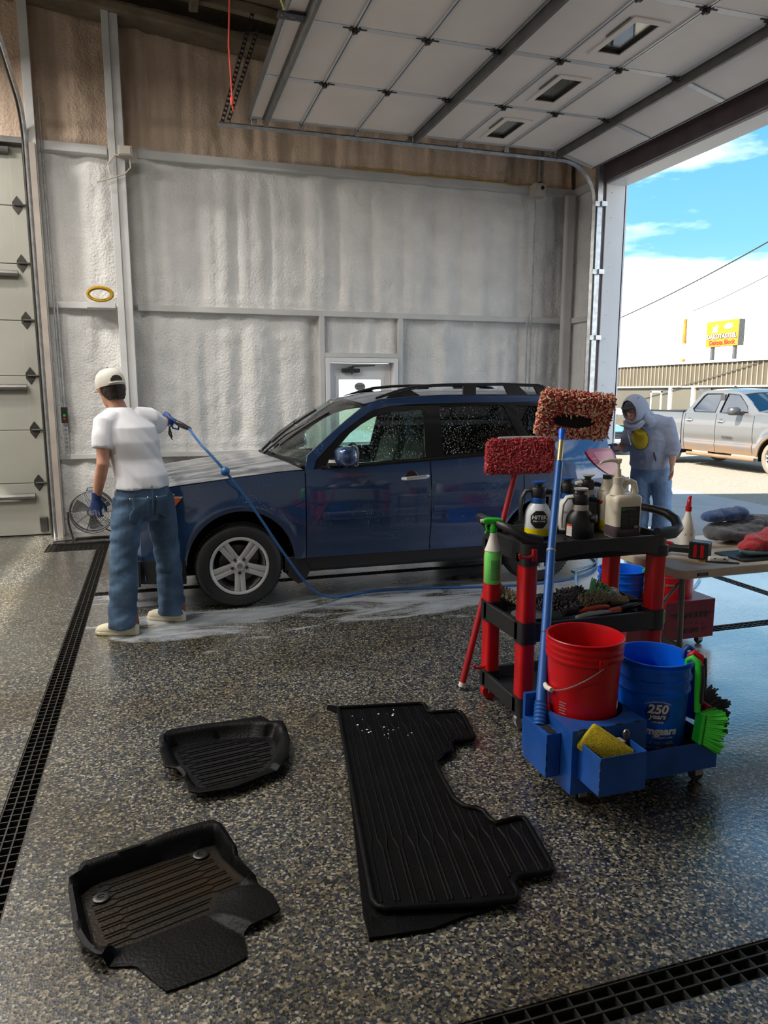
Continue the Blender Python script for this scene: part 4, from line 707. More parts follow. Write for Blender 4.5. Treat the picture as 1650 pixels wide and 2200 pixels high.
ge = lambda x: np.interp(x, [1.0, 1.12, 1.25, 1.486, 1.8, 2.3, 2.762, 3.05, 3.30], [1.545, 1.572, 1.60, 1.622, 1.634, 1.639, 1.632, 1.612, 1.575])
rows = []
for t in np.linspace(0, 1, 26):
    r = []
    for u in np.linspace(-1, 1, 25):
        x = (.99+.09*u*u)+(3.30-(.99+.09*u*u)-.08*u*u)*t; e = float(ge(x)); yw = (float(cw(e))-.004)*float(ctap(V(x))[0]); r.append((x, u*yw, e+.05*(1-abs(u)**2.4)+.006))
    rows.append(r)
O('roof', G().grid(rows), 'car_blue', CAR, solid=.008, sm=60)
O('rear_glass', G().grid([[(3.24+.10*(1-u*u)+.14*(1-t)+.0, u*(.60+.12*(1-t)), 1.24+.33*t) for t in np.linspace(0, 1, 6)] for u in np.linspace(-1, 1, 15)]), 'win_dark', CAR); O('rear_spoiler', G().grid([[(3.20+.22*t, u*.60, 1.60+.035*(1-u*u)-.02*t) for t in (0, .5, 1)] for u in np.linspace(-1, 1, 13)]), 'car_blue', CAR, solid=.02)
O('rear_window_frame', G().box(3.17, 3.27, -.70, -.62, 1.22, 1.60).box(3.17, 3.27, .62, .70, 1.22, 1.60), 'car_black', CAR, sm=0)
# cabin and underbody
O('underbody', G().box(-.66, 3.40, -.60, .60, .22, .40).box(.50, 2.15, -.78, .78, .24, .40).box(-.55, .45, -.50, .50, .40, .86), 'dark', CAR, sm=0)
O('dashboard', G().loft([[(x, y, z) for x, z in ((.42, .95), (.50, 1.115), (.85, 1.10), (.95, 1.04), (.90, .85), (.60, .60))] for y in (-.74, .74)]), 'cladding', CAR, bev=.02)
sw_ = G().tube([(1.00+.06*math.sin(a)*.9, -.36+.175*math.cos(a), 1.06+.165*math.sin(a)) for a in np.linspace(0, 2*PI, 26, endpoint=False)], .015, 8, closed=True).tube([(.90, -.36, .98), (1.0, -.36, 1.06)], .035, 8); O('steering_wheel', sw_, 'cladding', CAR)
def seat(x, y, w, rear=False):
    def slab(pts, hw, n=9): return [[(px+.0, y+hw*u, pz) for px, pz in pts] for u in np.linspace(-1, 1, n)]
    b = O('seat_back', G().loft(slab([(x+.42, .62), (x+.36, .66), (x+.46, 1.0), (x+.54, 1.25), (x+.58, 1.275), (x+.64, 1.26), (x+.60, 1.0), (x+.52, .62)], w)), 'seat', CAR, bev=.05, seg=4, sm=60)
    O('seat_cushion', G().loft(slab([(x-.10, .60), (x-.10, .70), (x-.04, .74), (x+.42, .70), (x+.42, .56), (x, .50)], w)), 'seat', b, bev=.04, seg=3, sm=60)
    for yy in ((y,) if not rear else (y-.33, y, y+.33)):
        zt = 1.44 if not rear else 1.38
        O('headrest', G().loft([[(px, yy+hw, pz) for px, pz in ((x+.56, zt-.16), (x+.54, zt-.08), (x+.57, zt), (x+.63, zt+.01), (x+.66, zt-.06), (x+.64, zt-.16))] for hw in (-.12, -.11, 0, .11, .12)]), 'seat', b, bev=.03, seg=4, sm=60)
seat(1.08, -.37, .25); seat(1.08, .37, .25); seat(1.98, 0, .62, True)
O('load_cover', G().box(2.55, 3.3, -.62, .62, .95, .98), 'seat', CAR, sm=0); O('cabin_floor', G().box(.5, 3.3, -.72, .72, .40, .44), 'dark', CAR, sm=0)
# wheels
def suv_wheel(cx, sgn):
    w = T('wheel', None, None, (cx, sgn*.885, .337)); w.parent = CAR
    Q = lambda pr: [(r, -sgn*h) for r, h in pr]
    O('tyre', G().lathe(Q([(.228, .02), (.236, .006), (.262, .0), (.300, .004), (.322, .022), (.334, .045), (.337, .07), (.337, .155), (.334, .18), (.318, .205), (.236, .21), (.228, .19)]), 64, ax='y', cap=False), 'tyre', w, sm=40)
    tr = G()
    for k in range(72):
        a = 2*PI*k/72
        for h0, h1 in ((.035, .068), (.078, .108), (.118, .148)): tr.obox((.3375*math.cos(a+.02*(h0 > .07)), -sgn*(h0+h1)/2, .3375*math.sin(a+.02*(h0 > .07))), (-.009*math.sin(a), 0, .009*math.cos(a)), (0, (h1-h0)/2, 0), (.003*math.cos(a), 0, .003*math.sin(a)))
    o = O('tread', tr, 'tyre', w, sm=0); o['kind'] = 'stuff'
    O('rim', G().lathe(Q([(.205, .012), (.219, .004), (.229, .006), (.229, .018), (.218, .03), (.205, .06), (.200, .18), (.18, .18), (.19, .07), (.20, .03)]), 56, ax='y', cap=False), 'alloy', w, sm=40)
    for k in range(5):
        a = PI/2*3+2*PI*k/5; d = V(math.cos(a), 0, math.sin(a)); p = V(-math.sin(a), 0, math.cos(a)); y = lambda q: V(0, -sgn*q, 0); g = G()
        for e in (-1, 1):
            sec = [(r, [(o_-.0185, dd+.022), (o_-.0185, dd+.003), (o_-.012, dd), (o_+.012, dd), (o_+.0185, dd+.003), (o_+.0185, dd+.022)]) for r, o_, dd in ((.045, .021*e, .022), (.10, .021*e, .014), (.16, .0235*e, .008), (.212, .027*e, .012))]
            g.loft([[d*r+p*o_+y(dd) for o_, dd in ring] for r, ring in sec])
        g.loft([[d*r+p*o_+y(dd) for o_, dd in ((-.012, .030), (-.012, .020), (.012, .020), (.012, .030))] for r in (.05, .208)])
        O('spoke', g, 'alloy', w, sm=30)
        b = V(math.cos(a+PI/5*0), 0, math.sin(a))*.057
        O('lug_nut', G().lathe(Q([(.013, .03), (.013, .016), (.009, .006), (.001, .005)]), 10, (d[0]*.0575, 0, d[2]*.0575), 'y'), 'cladding', w)
    O('hub_cap', G().lathe(Q([(.075, .035), (.072, .022), (.04, .016), (.036, .008), (.03, .005), (.001, .004)]), 24, ax='y'), 'alloy', w)
    O('cap_emblem', G().lathe(Q([(.022, .005), (.022, .002), (.001, .002)]), 20, ax='y'), 'steel', w)
    O('brake_disc', G().lathe(Q([(.15, .10), (.15, .115), (.02, .115), (.02, .10)]), 32, ax='y'), 'alloy_dark', w)
    O('caliper', G().box(.08, .16, -sgn*.125, -sgn*.08, .02, .13) if sgn > 0 else G().box(.08, .16, .08, .125, .02, .13), 'alloy_dark', w, sm=0, bev=.01)
    O('wheel_well_back', G().lathe(Q([(.19, .185), (.001, .186)]), 32, ax='y', cap=False), 'dark', w)
for cx in (0, 2.615):
    for s in (-1, 1): suv_wheel(cx, s)
# ================================================================== UTILITY CART
CX0, CX1, CY0, CY1 = 1.645, 2.475, 3.02, 3.50
CT = T('utility_cart', 'black and red three-shelf utility cart loaded with sprayers and brushes', 'cart', ((CX0+CX1)/2, (CY0+CY1)/2, 0)); hx, hy = (CX1-CX0)/2, (CY1-CY0)/2
def rrect(hx, hy, r, n=5, cx=0, cy=0):
    return [(cx+sx*(hx-r)+r*math.cos(a), cy+sy*(hy-r)+r*math.sin(a)) for sx, sy, a0 in ((1, 1, 0), (-1, 1, PI/2), (-1, -1, PI), (1, -1, 3*PI/2)) for a in np.linspace(a0, a0+PI/2, n)]
def tray(name, z0, z1, depth, par, mat='black_plastic', sag=0):
    g = G(); A = rrect(hx, hy, .05); I = rrect(hx-.022, hy-.022, .04); I2 = rrect(hx-.04, hy-.04, .03); up = lambda P, z: [(x, y, z) for x, y in P]
    low = lambda P: [(x, y, z0+(sag*max(0, 1-(x/(hx*.72))**2) if abs(y) > hy-.1 else 0)) for x, y in P]
    A = [p for k in range(len(A)) for p in ([A[k]] if k % 5 != 4 else [tuple(np.array(A[k])*(1-t)+np.array(A[(k+1) % len(A)])*t) for t in (0, .2, .4, .6, .8)])]
    I = [p for k in range(len(I)) for p in ([I[k]] if k % 5 != 4 else [tuple(np.array(I[k])*(1-t)+np.array(I[(k+1) % len(I)])*t) for t in (0, .2, .4, .6, .8)])]
    I2 = [p for k in range(len(I2)) for p in ([I2[k]] if k % 5 != 4 else [tuple(np.array(I2[k])*(1-t)+np.array(I2[(k+1) % len(I2)])*t) for t in (0, .2, .4, .6, .8)])]
    g.loft([low(A), up(A, z1), up(I, z1), up(I2, z1-depth)]); return O(name, g, mat, par, sm=40, bev=.004)
tt = tray('top_tray', .855, .955, .035, CT, sag=.035); mt = tray('middle_tray', .462, .556, .055, CT, sag=.0); bt = tray('bottom_tray', .085, .165, .05, CT)
for par, z, lst in ((bt, .118, ((-.30, -.02, .075, .045), (-.20, -.13, .05, .04), (-.02, .02, .09, .05), (.22, .02, .09, .05))), (mt, .504, ((-.33, -.05, .06, .05), (.0, .17, .10, .03), (.31, -.02, .05, .09)))):
    for x, y, a, b in lst: O('recess', G().loft([[(x+a*math.cos(t)*k, y+b*math.sin(t)*k, z) for t in np.linspace(0, 2*PI, 8, endpoint=False)] for k, z in ((1.1, z), (1.08, z+.003), (.98, z+.002), (.95, z+.001))]), 'dark', par, sm=0)
for sx in (-1, 1):
    for sy in (-1, 1):
        x, y = sx*(hx-.045), sy*(hy-.05); sec = rrect(.038, .045, .02, 4)
        for z0, z1 in ((.16, .470), (.55, .868)):
            O('post', G().loft([[(x+a, y+b, z) for a, b in sec] for z in (z0, z1)]), 'red_plastic', CT, sm=40)
        for z0, z1 in ((.075, .175), (.452, .562), (.845, .90)):
            s2 = rrect(.045, .052, .024, 4); O('post_collar', G().loft([[(x+a, y+b, z) for a, b in s2] for z in (z0, z1)]), 'black_plastic', CT, sm=40)
        cw_ = T('caster', None, None, (x, y, 0)); cw_.parent = CT
        O('caster_wheel', G().lathe([(.001, -.018), (.046, -.018), (.05, -.012), (.05, .012), (.046, .018), (.001, .018)], 20, (0, 0, .05), 'y'), 'red_plastic' if sy > 0 else 'steel', cw_); O('caster_fork', G().box(-.018, .018, -.028, -.02, .04, .09).box(-.018, .018, .02, .028, .04, .09).box(-.03, .03, -.03, .03, .078, .09), 'steel', cw_, sm=0, bev=.003)
O('crate_rim', G().box(-.27, -.03, .12, .13, .93, .965), 'black_plastic', tt, sm=0)
def hook(x, y, z, par, d):
    return O('hook', G().box(x-.012, x+.012, y-.008, y+.008, z-.03, z+.03).tube([(x, y, z), (x+d[0]*.05, y+d[1]*.05, z-.005), (x+d[0]*.09, y+d[1]*.09, z), (x+d[0]*.095, y+d[1]*.095, z+.02)], .008, 6), 'red_plastic', par, bev=.003)
hook(-hx+.05, -hy-.006, .90, CT, (-1, -.3)); hook(-hx+.03, hy-.06, .195, CT, (-1, -.2)); hook(-hx+.26, -hy-.006, .52, CT, (0, -1))
# handles: left push bar and right loop
pts = [(-hx+.10, -hy+.03, .955), (-hx+.02, -hy+.035, .975), (-hx-.04, -hy+.06, 1.02), (-hx-.07, -hy+.13, 1.035), (-hx-.075, 0, 1.035), (-hx-.07, hy-.13, 1.035), (-hx-.04, hy-.06, 1.02), (-hx+.02, hy-.035, .975), (-hx+.10, hy-.03, .955)]
O('push_handle', G().tube(pts, [.032, .030, .022, .02, .02, .02, .022, .03, .032], 10), 'black_plastic', CT, sm=60)
pts = [(hx-.06, -hy+.03, .955), (hx+.04, -hy+.035, .958), (hx+.088, -hy+.06, .975), (hx+.10, -hy+.10, 1.01), (hx+.092, -hy+.16, 1.035), (hx+.07, -hy+.24, 1.045), (hx+.04, hy-.12, 1.048), (hx-.02, hy-.04, 1.035), (hx-.05, hy-.03, .96)]
O('end_handle', G().tube(pts, [.034, .032, .028, .026, .024, .022, .022, .024, .03], 10), 'black_plastic', CT, sm=60)
ZT = .922
# ---- bottles on the cart
def pump_sprayer(x, y, rz, body, liquid, label, label_fn=None, r=.066, h=.19, white_arm=False, dome=None, trig='black_plastic', level=.055):
    t = T('pump_sprayer', label, 'sprayer', (x, y, ZT), rz)
    prof = [(.001, .0), (r*.92, .0), (r, .008), (r*1.0, h*.60), (r*.95, h*.74), (r*.78, h*.88), (r*.55, h*.97), (r*.50, h)]
    O('bottle', G().lathe(prof, 36, cap=False), body, t, sm=60)
    if liquid: O('liquid', G().lathe([(r*.93, .018), (r*1.004, .020), (r*1.006, level), (r*.97, level+.001)], 32), liquid, t, sm=40)
    if body == 'clear_shell': O('dip_tube', G().tube([(0, 0, h), (0, 0, .02)], .004, 6), 'white_plastic', t)
    O('base_ring', G().lathe([(r*.9, -.0), (r*1.02, 0), (r*1.03, .016), (r*.99, .018)], 36, cap=False), 'black_plastic' if liquid is None or True else body, t)
    O('collar', G().lathe([(r*.56, h-.012), (r*.58, h-.008), (r*.58, h+.018), (r*.5, h+.022)], 28), 'blue_pole' if body == 'clear_shell' else 'box_grey', t)
    hd = O('pump_head', G().lathe([(r*.5, h+.018), (r*.58, h+.03), (r*.60, h+.066), (r*.54, h+.074), (r*.30, h+.076), (r*.30, h+.088), (r*.42, h+.090), (r*.42, h+.098), (.001, h+.099)], 28), 'black_plastic', t, sm=40)
    nz = G().tube([(r*.4, 0, h+.052), (r*1.0, 0, h+.048), (r*1.35, 0, h+.036)], [.016, .013, .009], 8); O('nozzle', nz, 'black_plastic', hd); O('nozzle_tip', G().tube([(r*1.35, 0, h+.036), (r*1.52, 0, h+.031)], .010, 8), trig if trig != 'black_plastic' else 'red_plastic', hd)
    hg = G().tube([(-r*.4, 0, h+.06), (-r*1.0, 0, h+.055), (-r*1.30, 0, h+.02), (-r*1.38, 0, h-.05), (-r*1.34, 0, h-.10)], [.018, .018, .017, .016, .012], 8, flat=.7); O('grip', hg, 'white_plastic' if white_arm else 'black_plastic', t, sm=60)
    O('pump_cap', G().lathe([(.034, h+.096), (.036, h+.104), (.001, h+.106)], 20), 'blue_pole' if body == 'clear_shell' else 'white_plastic', hd)
    if label_fn: label_fn(t, r)
    return t
def hitek(t, r):
    a0 = math.radians(-92); z0 = .105; R = .049
    o8 = [(R*math.cos(PI/8+k*PI/4), R*math.sin(PI/8+k*PI/4)) for k in range(8)]; fnr = lambda x, y, d: ((r+.0006+d)*math.cos(a0+x/r), (r+.0006+d)*math.sin(a0+x/r), z0+y)
    g = G(); n = 14
    for k in range(n):
        x0, x1 = -.0453+.0906*k/n, -.0453+.0906*(k+1)/n; hh = lambda x: min(.0453, .0453+.0187-abs(x))
        g.add([fnr(x0, -hh(x0), 0), fnr(x1, -hh(x1), 0), fnr(x1, hh(x1), 0), fnr(x0, hh(x0), 0)], [(0, 1, 2, 3)])
    O('octagon_label', g, 'label_black', t, sm=60); f2 = lambda x, y, d: fnr(x, y, d+.0006)
    text('HITEK', .028, 'text_white', t, lambda x, y, d: f2(x, y+.002, d), bold=.02, shear=.12); text('SPRAY SYSTEM', .0095, 'text_white', t, lambda x, y, d: f2(x, y-.012, d), bold=.02, shear=.12)
RZ = math.radians(-20)
pump_sprayer(1.868, 3.30, RZ, 'clear_shell', 'yellow_liq', 'clear pump sprayer with yellow liquid and a black octagon label at the cart front', hitek)
pump_sprayer(2.10, 3.40, RZ, 'clear_shell', 'bag_clear', 'clear pump sprayer with grey lettering half hidden behind the blue pole', lambda t, r: text('Release', .014, 'text_grey', t, cyl_map((0, 0), lambda z: r+.0006, math.radians(-118), .115)), level=.03)
pump_sprayer(2.242, 3.43, RZ, 'black_plastic', None, 'dark pump sprayer with a white cap behind the others on the cart', r=.06, h=.20, white_arm=True)
def warn(t, r):
    fnr = lambda x, y, d: ((r+.0008+d)*math.cos(math.radians(-150)+x/r), (r+.0008+d)*math.sin(math.radians(-150)+x/r), .06+y); g = G(); g2 = G()
    for k in range(6):
        x0, x1 = -.02+.04*k/6, -.02+.04*(k+1)/6; g.add([fnr(x0, -.03, 0), fnr(x1, -.03, 0), fnr(x1, .03, 0), fnr(x0, .03, 0)], [(0, 1, 2, 3)]); g2.add([fnr(x0, .02, .0006), fnr(x1, .02, .0006), fnr(x1, .031, .0006), fnr(x0, .031, .0006)], [(0, 1, 2, 3)])
        for j in range(4): g2.add([fnr(x0, .012-.009*j, .0005), fnr(x1-.002, .012-.009*j, .0005), fnr(x1-.002, .0135-.009*j, .0005), fnr(x0, .0135-.009*j, .0005)], [(0, 1, 2, 3)])
    w = O('warning_label', g, 'label_white', t, sm=60); O('warning_stripes', g2, 'orange', t, sm=60)
bs = pump_sprayer(2.035, 3.17, RZ, 'black_plastic', None, 'black pump sprayer with a white neck ring and warning label on the cart', warn, r=.070, h=.165, white_arm=True)
O('fill_knob', G().lathe([(.001, .0), (.022, .0), (.022, .02), (.016, .024), (.001, .024)], 16, (0, 0, 0), 'x'), 'black_plastic', bs, loc=(.052, -.035, .12), rot=(0, 0, -.5))
def jug(x, y, rz, liquid, lev, label, pump, lab):
    t = T('chemical_jug', label, 'jug', (x, y, ZT), rz); w, d, h = .078, .060, .225
    sec = lambda k, dx, dy, z, cx=0: [(cx+a*k, b*k, z) for a, b in rrect(w-dx, d-dy, .022, 4)]
    O('jug_body', G().loft([sec(.95, 0, 0, 0), sec(1, 0, 0, .006), sec(1, 0, 0, .045), sec(.985, 0, 0, .05), sec(.985, 0, 0, h*.80), sec(1, 0, 0, h*.82), sec(1, 0, 0, h*.93), sec(.93, .004, .004, h*.98), sec(.8, .008, .008, h)]), 'jug', t, sm=50)
    O('liquid_line', G().loft([sec(1.004, 0, 0, .006), sec(1.004, 0, 0, .044), sec(.992, 0, 0, .051), sec(.992, 0, 0, lev)], cap=False), liquid, t, sm=50)
    O('neck', G().loft([[(-.040+a, b, z) for a, b in rrect(r1, r1, r1*.98, 5)] for r1, z in ((.042, h-.004), (.034, h+.02), (.024, h+.045), (.022, h+.062))]), 'jug', t, sm=60)
    O('jug_handle', G().tube([(-.012, 0, h+.03), (.010, 0, h+.055), (.035, 0, h+.064), (.055, 0, h+.055), (.066, 0, h+.01), (.062, 0, h-.01)], [.012, .013, .013, .014, .016, .014], 8, flat=1.2), 'jug', t, sm=60)
    if pump:
        p = O('pump_collar', G().lathe([(.026, h+.055), (.027, h+.085), (.018, h+.09), (.015, h+.11), (.014, h+.13)], 18, (-.040, 0, 0)), 'jug', t); O('pump_stem', G().lathe([(.008, h+.12), (.008, h+.158), (.013, h+.160), (.016, h+.182), (.001, h+.184)], 14, (-.04, 0, 0)), 'jug', p)
        O('pump_spout', G().tube([(-.03, 0, h+.172), (-.09, 0, h+.176), (-.135, 0, h+.170), (-.150, 0, h+.158)], [.012, .010, .008, .006], 8), 'jug', p)
    else: O('cap', G().lathe([(.025, h+.055), (.025, h+.078), (.001, h+.079)], 18, (-.040, 0, 0)), 'black_plastic', t)
    lab(t, w, d, h); return t
def lab1(t, w, d, h):
    O('label', G().box(-.050, .058, -d-.0015, -d+.004, .048, .165), 'label_black', t, sm=0); f = lambda y: planar((-.046, -d-.0022, y), (1, 0, 0), (0, 0, 1))
    text('3D', .016, 'green', t, f(.148), bold=.03, align='LEFT'); text('PROFESSIONAL', .0085, 'text_grey', t, planar((-.024, -d-.0022, .151), (1, 0, 0), (0, 0, 1)), align='LEFT')
    g = G()
    for k in range(9):
        for x0, x1 in ((-.044, -.002), (.006, .05)): g.box(x0, x1-.008*(k*7 % 3), -d-.0022, -d-.001, .128-.008*k, .1295-.008*k)
    O('label_print', g, 'strut', t, sm=0); O('barcode', G().box(.030, .054, -d-.0022, -d-.001, .051, .066), 'text_grey', t, sm=0)
jug(2.310, 3.20, math.radians(-2), 'purple_liq', .062, 'white square jug with a pump top and black label on the cart', True, lab1)
def lab2(t, w, d, h):
    O('label', G().box(-.05, .05, -d-.0015, -d+.004, .05, .165), 'label_black', t, sm=0); text('3D', .026, 'green', t, planar((-.03, -d-.0022, .138), (1, 0, 0), (0, 0, 1)), bold=.03)
    O('label_panel', G().box(-.05, .0, -d-.0022, -d-.001, .088, .115), 'sign_yellow', t, sm=0); text('NA', .016, 'text_white', t, planar((-.03, -d-.003, .119), (1, 0, 0), (0, 0, 1)))
jug(2.375, 3.385, math.radians(-4), 'yellow_liq', .058, 'white jug with yellow liquid behind the pump-top jug on the cart', False, lab2)
# green spray bottle hung on the push handle
t = T('spray_bottle', 'green spray bottle hanging by its trigger from the left cart handle', 'spray bottle', (1.553, 3.17, .735), math.radians(160))
R = [(.001, 0), (.034, 0), (.040, .006), (.041, .10), (.042, .135), (.038, .16), (.026, .20), (.016, .24), (.0145, .262)]
O('bottle', G().lathe(R, 28), 'green_liq', t, sm=60); O('bottle_neck', G().lathe([(.0405, .168), (.0285, .2), (.0175, .24), (.0155, .262)], 28, cap=False), 'white_plastic', t)
O('label', G().grid([[(.0418*math.cos(a), .0418*math.sin(a), z) for z in (.022, .125)] for a in np.linspace(-.5, .55, 8)]) if False else G().grid([[(.0425*math.cos(a), .0425*math.sin(a), z) for z in (.022, .125)] for a in np.linspace(math.radians(-285), math.radians(-215), 8)]), pm('label_green', srgb(90, 185, 85), .5), t)
g = G()
for k in range(11): g.grid([[(.0429*math.cos(a), .0429*math.sin(a), z) for z in (.028+.008*k, .0295+.008*k)] for a in np.linspace(math.radians(-280), math.radians(-222), 8)])
O('label_print', g, 'dark_cloth', t)
tr = O('trigger_head', G().lathe([(.018, .255), (.019, .282), (.014, .286), (.013, .30)], 16).loft([[(x, y*.012, z+zz*.012) for y, zz in ((-1, -1), (1, -1), (1.1, .4), (.5, 1), (-.5, 1), (-1.1, .4))] for x, z in ((-.045, .312), (-.02, .318), (.03, .318), (.05, .312))]), 'green', t, bev=.003)
O('trigger', G().tube([(.028, 0, .305), (.036, 0, .29), (.030, 0, .268), (.040, 0, .25)], [.008, .007, .006, .005], 6), 'green', tr); O('nozzle', G().tube([(.05, 0, .313), (.064, 0, .311)], .009, 8), 'white_plastic', tr)
# ================================================================== brushes on the middle shelf
def tufts(c, u, v, n, L, rows, cols, r, spread=.25, seed=0):
    """bristle tufts on a rectangle c +- u +- v growing along n"""
    g = G(); rn = random.Random(seed); c, u, v, n = V(*c), V(*u), V(*v), unit(n)
    for i in range(rows):
        for j in range(cols):
            a, b = (i+.5)/rows*2-1, (j+.5)/cols*2-1; p = c+u*a+v*b; q = n*L*rn.uniform(.85, 1.08)+unit(u)*L*spread*(a+rn.uniform(-.4, .4))+unit(v)*L*spread*(b+rn.uniform(-.4, .4))
            g.tube([p, p+q*.5, p+q], [r, r*1.25, r*.9], 4)
    return g
def brush(name, label, cat, c, axis, blen, bw, hlen, L, bris, handle, nrm=(0, 0, 1), hmat=None, z=None, rows=12, cols=5, r=.005, spread=.3, group=None):
    c = V(*c); ax = unit(axis); nn = unit(np.array(nrm, float)-ax*(ax @ np.array(nrm, float))); v = np.cross(ax, nn); t = T(name, label, cat, tuple(c), group=group)
    O('brush_block', G().tube([-ax*blen*.5, -ax*blen*.3, ax*blen*.3, ax*blen*.5], [bw*.7, bw, bw, bw*.6], 8, up=nn, flat=.35, rnd=True), handle, t, sm=60)
    b = O('bristles', tufts(nn*.004, ax*blen*.5, v*bw*.85, nn, L, rows, cols, r, spread, seed=len(label)), bris, t, sm=0); b['kind'] = 'stuff'
    if hlen: O('handle', G().tube([ax*blen*.45, ax*(blen*.5+hlen*.3)+nn*.012, ax*(blen*.5+hlen*.7)+nn*.014, ax*(blen*.5+hlen)+nn*.006], [bw*.5, .012, .014, .011], 8, rnd=True), hmat or handle, t, sm=60)
    return t
ZM = .530
brush('scrub_brush', 'tan bristle scrub brush lying in the middle of the brush shelf', 'brush', (2.185, 3.26, ZM+.02), (.93, .2, .05), .16, .034, 0, .055, 'tan_bristle', 'black_plastic', nrm=(-.25, -.55, .8), rows=14, cols=5)
brush('wheel_brush', 'mottled grey wheel brush lying left of the tan scrub brush', 'brush', (2.00, 3.29, ZM+.02), (1, -.15, 0), .20, .03, 0, .045, 'towel_grey', 'black_plastic', nrm=(-.2, -.6, .7), rows=15, cols=6, r=.006, spread=.5)
brush('scrub_brush', 'pale green bristle brush standing behind the tan brush on the cart', 'brush', (2.27, 3.36, ZM+.02), (.45, .8, .1), .15, .036, 0, .07, 'dark_green_bristle', 'black_plastic', nrm=(.3, -.4, .8), rows=14, cols=6, spread=.35)
brush('scrub_brush', 'small tan hand brush with a chrome-edged black handle on the brush shelf', 'brush', (2.34, 3.24, ZM+.014), (.85, -.25, 0), .09, .026, .13, .03, 'tan_bristle', 'black_plastic', nrm=(-.1, -.3, 1), rows=9, cols=5)
brush('tyre_brush', 'black bushy tyre brush at the back of the brush shelf', 'brush', (2.17, 3.44, ZM+.01), (.9, .1, 0), .15, .03, 0, .038, 'black_bristle', 'black_plastic', nrm=(0, -.3, 1), rows=13, cols=6, r=.006, spread=.5)
brush('detail_brush', 'slim brush with an orange handle at the front of the brush shelf', 'brush', (1.98, 3.135, ZM+.014), (1, .12, .02), .10, .018, .20, .03, 'black_bristle', 'black_plastic', nrm=(0, .4, 1), hmat='orange', rows=8, cols=4)
t = T('scraper', 'grey handled tool lying along the front lip of the brush shelf', 'tool', (2.09, 3.095, ZM+.018)); O('handle', G().tube([(-.10, -.02, 0), (-.03, -.005, .004), (.05, .005, .004), (.10, .012, 0)], [.016, .020, .018, .014], 10, flat=.7, rnd=True), 'grey_paint', t); O('blade', G().box(.10, .17, .0, .03, -.004, .0), 'steel', t, sm=0)
t = T('detail_brush', 'black brush with an orange collar beside the grey tool', 'brush', (2.25, 3.13, ZM+.018)); O('handle', G().tube([(.02, 0, 0), (.10, .02, .004), (.2, .05, 0)], [.014, .017, .012], 10, rnd=True), 'black_plastic', t); O('collar', G().tube([(-.05, -.012, 0), (.02, 0, 0)], [.014, .017], 10), 'orange', t)
g = G(); rr = random.Random(3)
for k in range(16): c = V(rr.uniform(-.07, .07), rr.uniform(-.03, .03), rr.uniform(.02, .06)); g.sphere(c, (rr.uniform(.02, .04), rr.uniform(.015, .03), rr.uniform(.015, .03)), 8, 6)
me = remesh(g, .006, 1, lambda c: .008*vnoise(c*60, 4)); tag(O('plastic_bag', me, 'bag_clear', sm=20, loc=(2.37, 3.385, ZM-.02)), 'crumpled clear plastic bag right of the green brush', 'bag')
brush('wheel_brush', 'grey striped brush head poking up at the left back of the brush shelf', 'brush', (1.80, 3.40, ZM+.03), (.7, -.6, -.35), .17, .026, 0, .03, 'tan_bristle', 'dark_cloth', nrm=(-.3, -.3, .8), rows=13, cols=6, r=.006, spread=.6)
t = T('polishing_pad', 'round dark pad lying flat at the left end of the brush shelf', 'pad', (1.80, 3.24, ZM-.008)); O('pad', G().lathe([(.001, 0), (.085, 0), (.09, .012), (.06, .024), (.001, .026)], 28), 'strut', t)
t = T('wash_mitt', 'green towel corner hanging from the right end of the brush shelf', 'towel', (2.50, 3.12, .40)); O('cloth', remesh(G().loft([[(a*.02+.0, b*.05*k, z) for a, b in ((-1, -1), (1, -.9), (1.1, .9), (-.9, 1))] for z, k in ((0, .3), (.05, .75), (.10, 1), (.135, .9))]), .006, 2, lambda c: .004*vnoise(c*40, 2)), 'green_bristle', t)
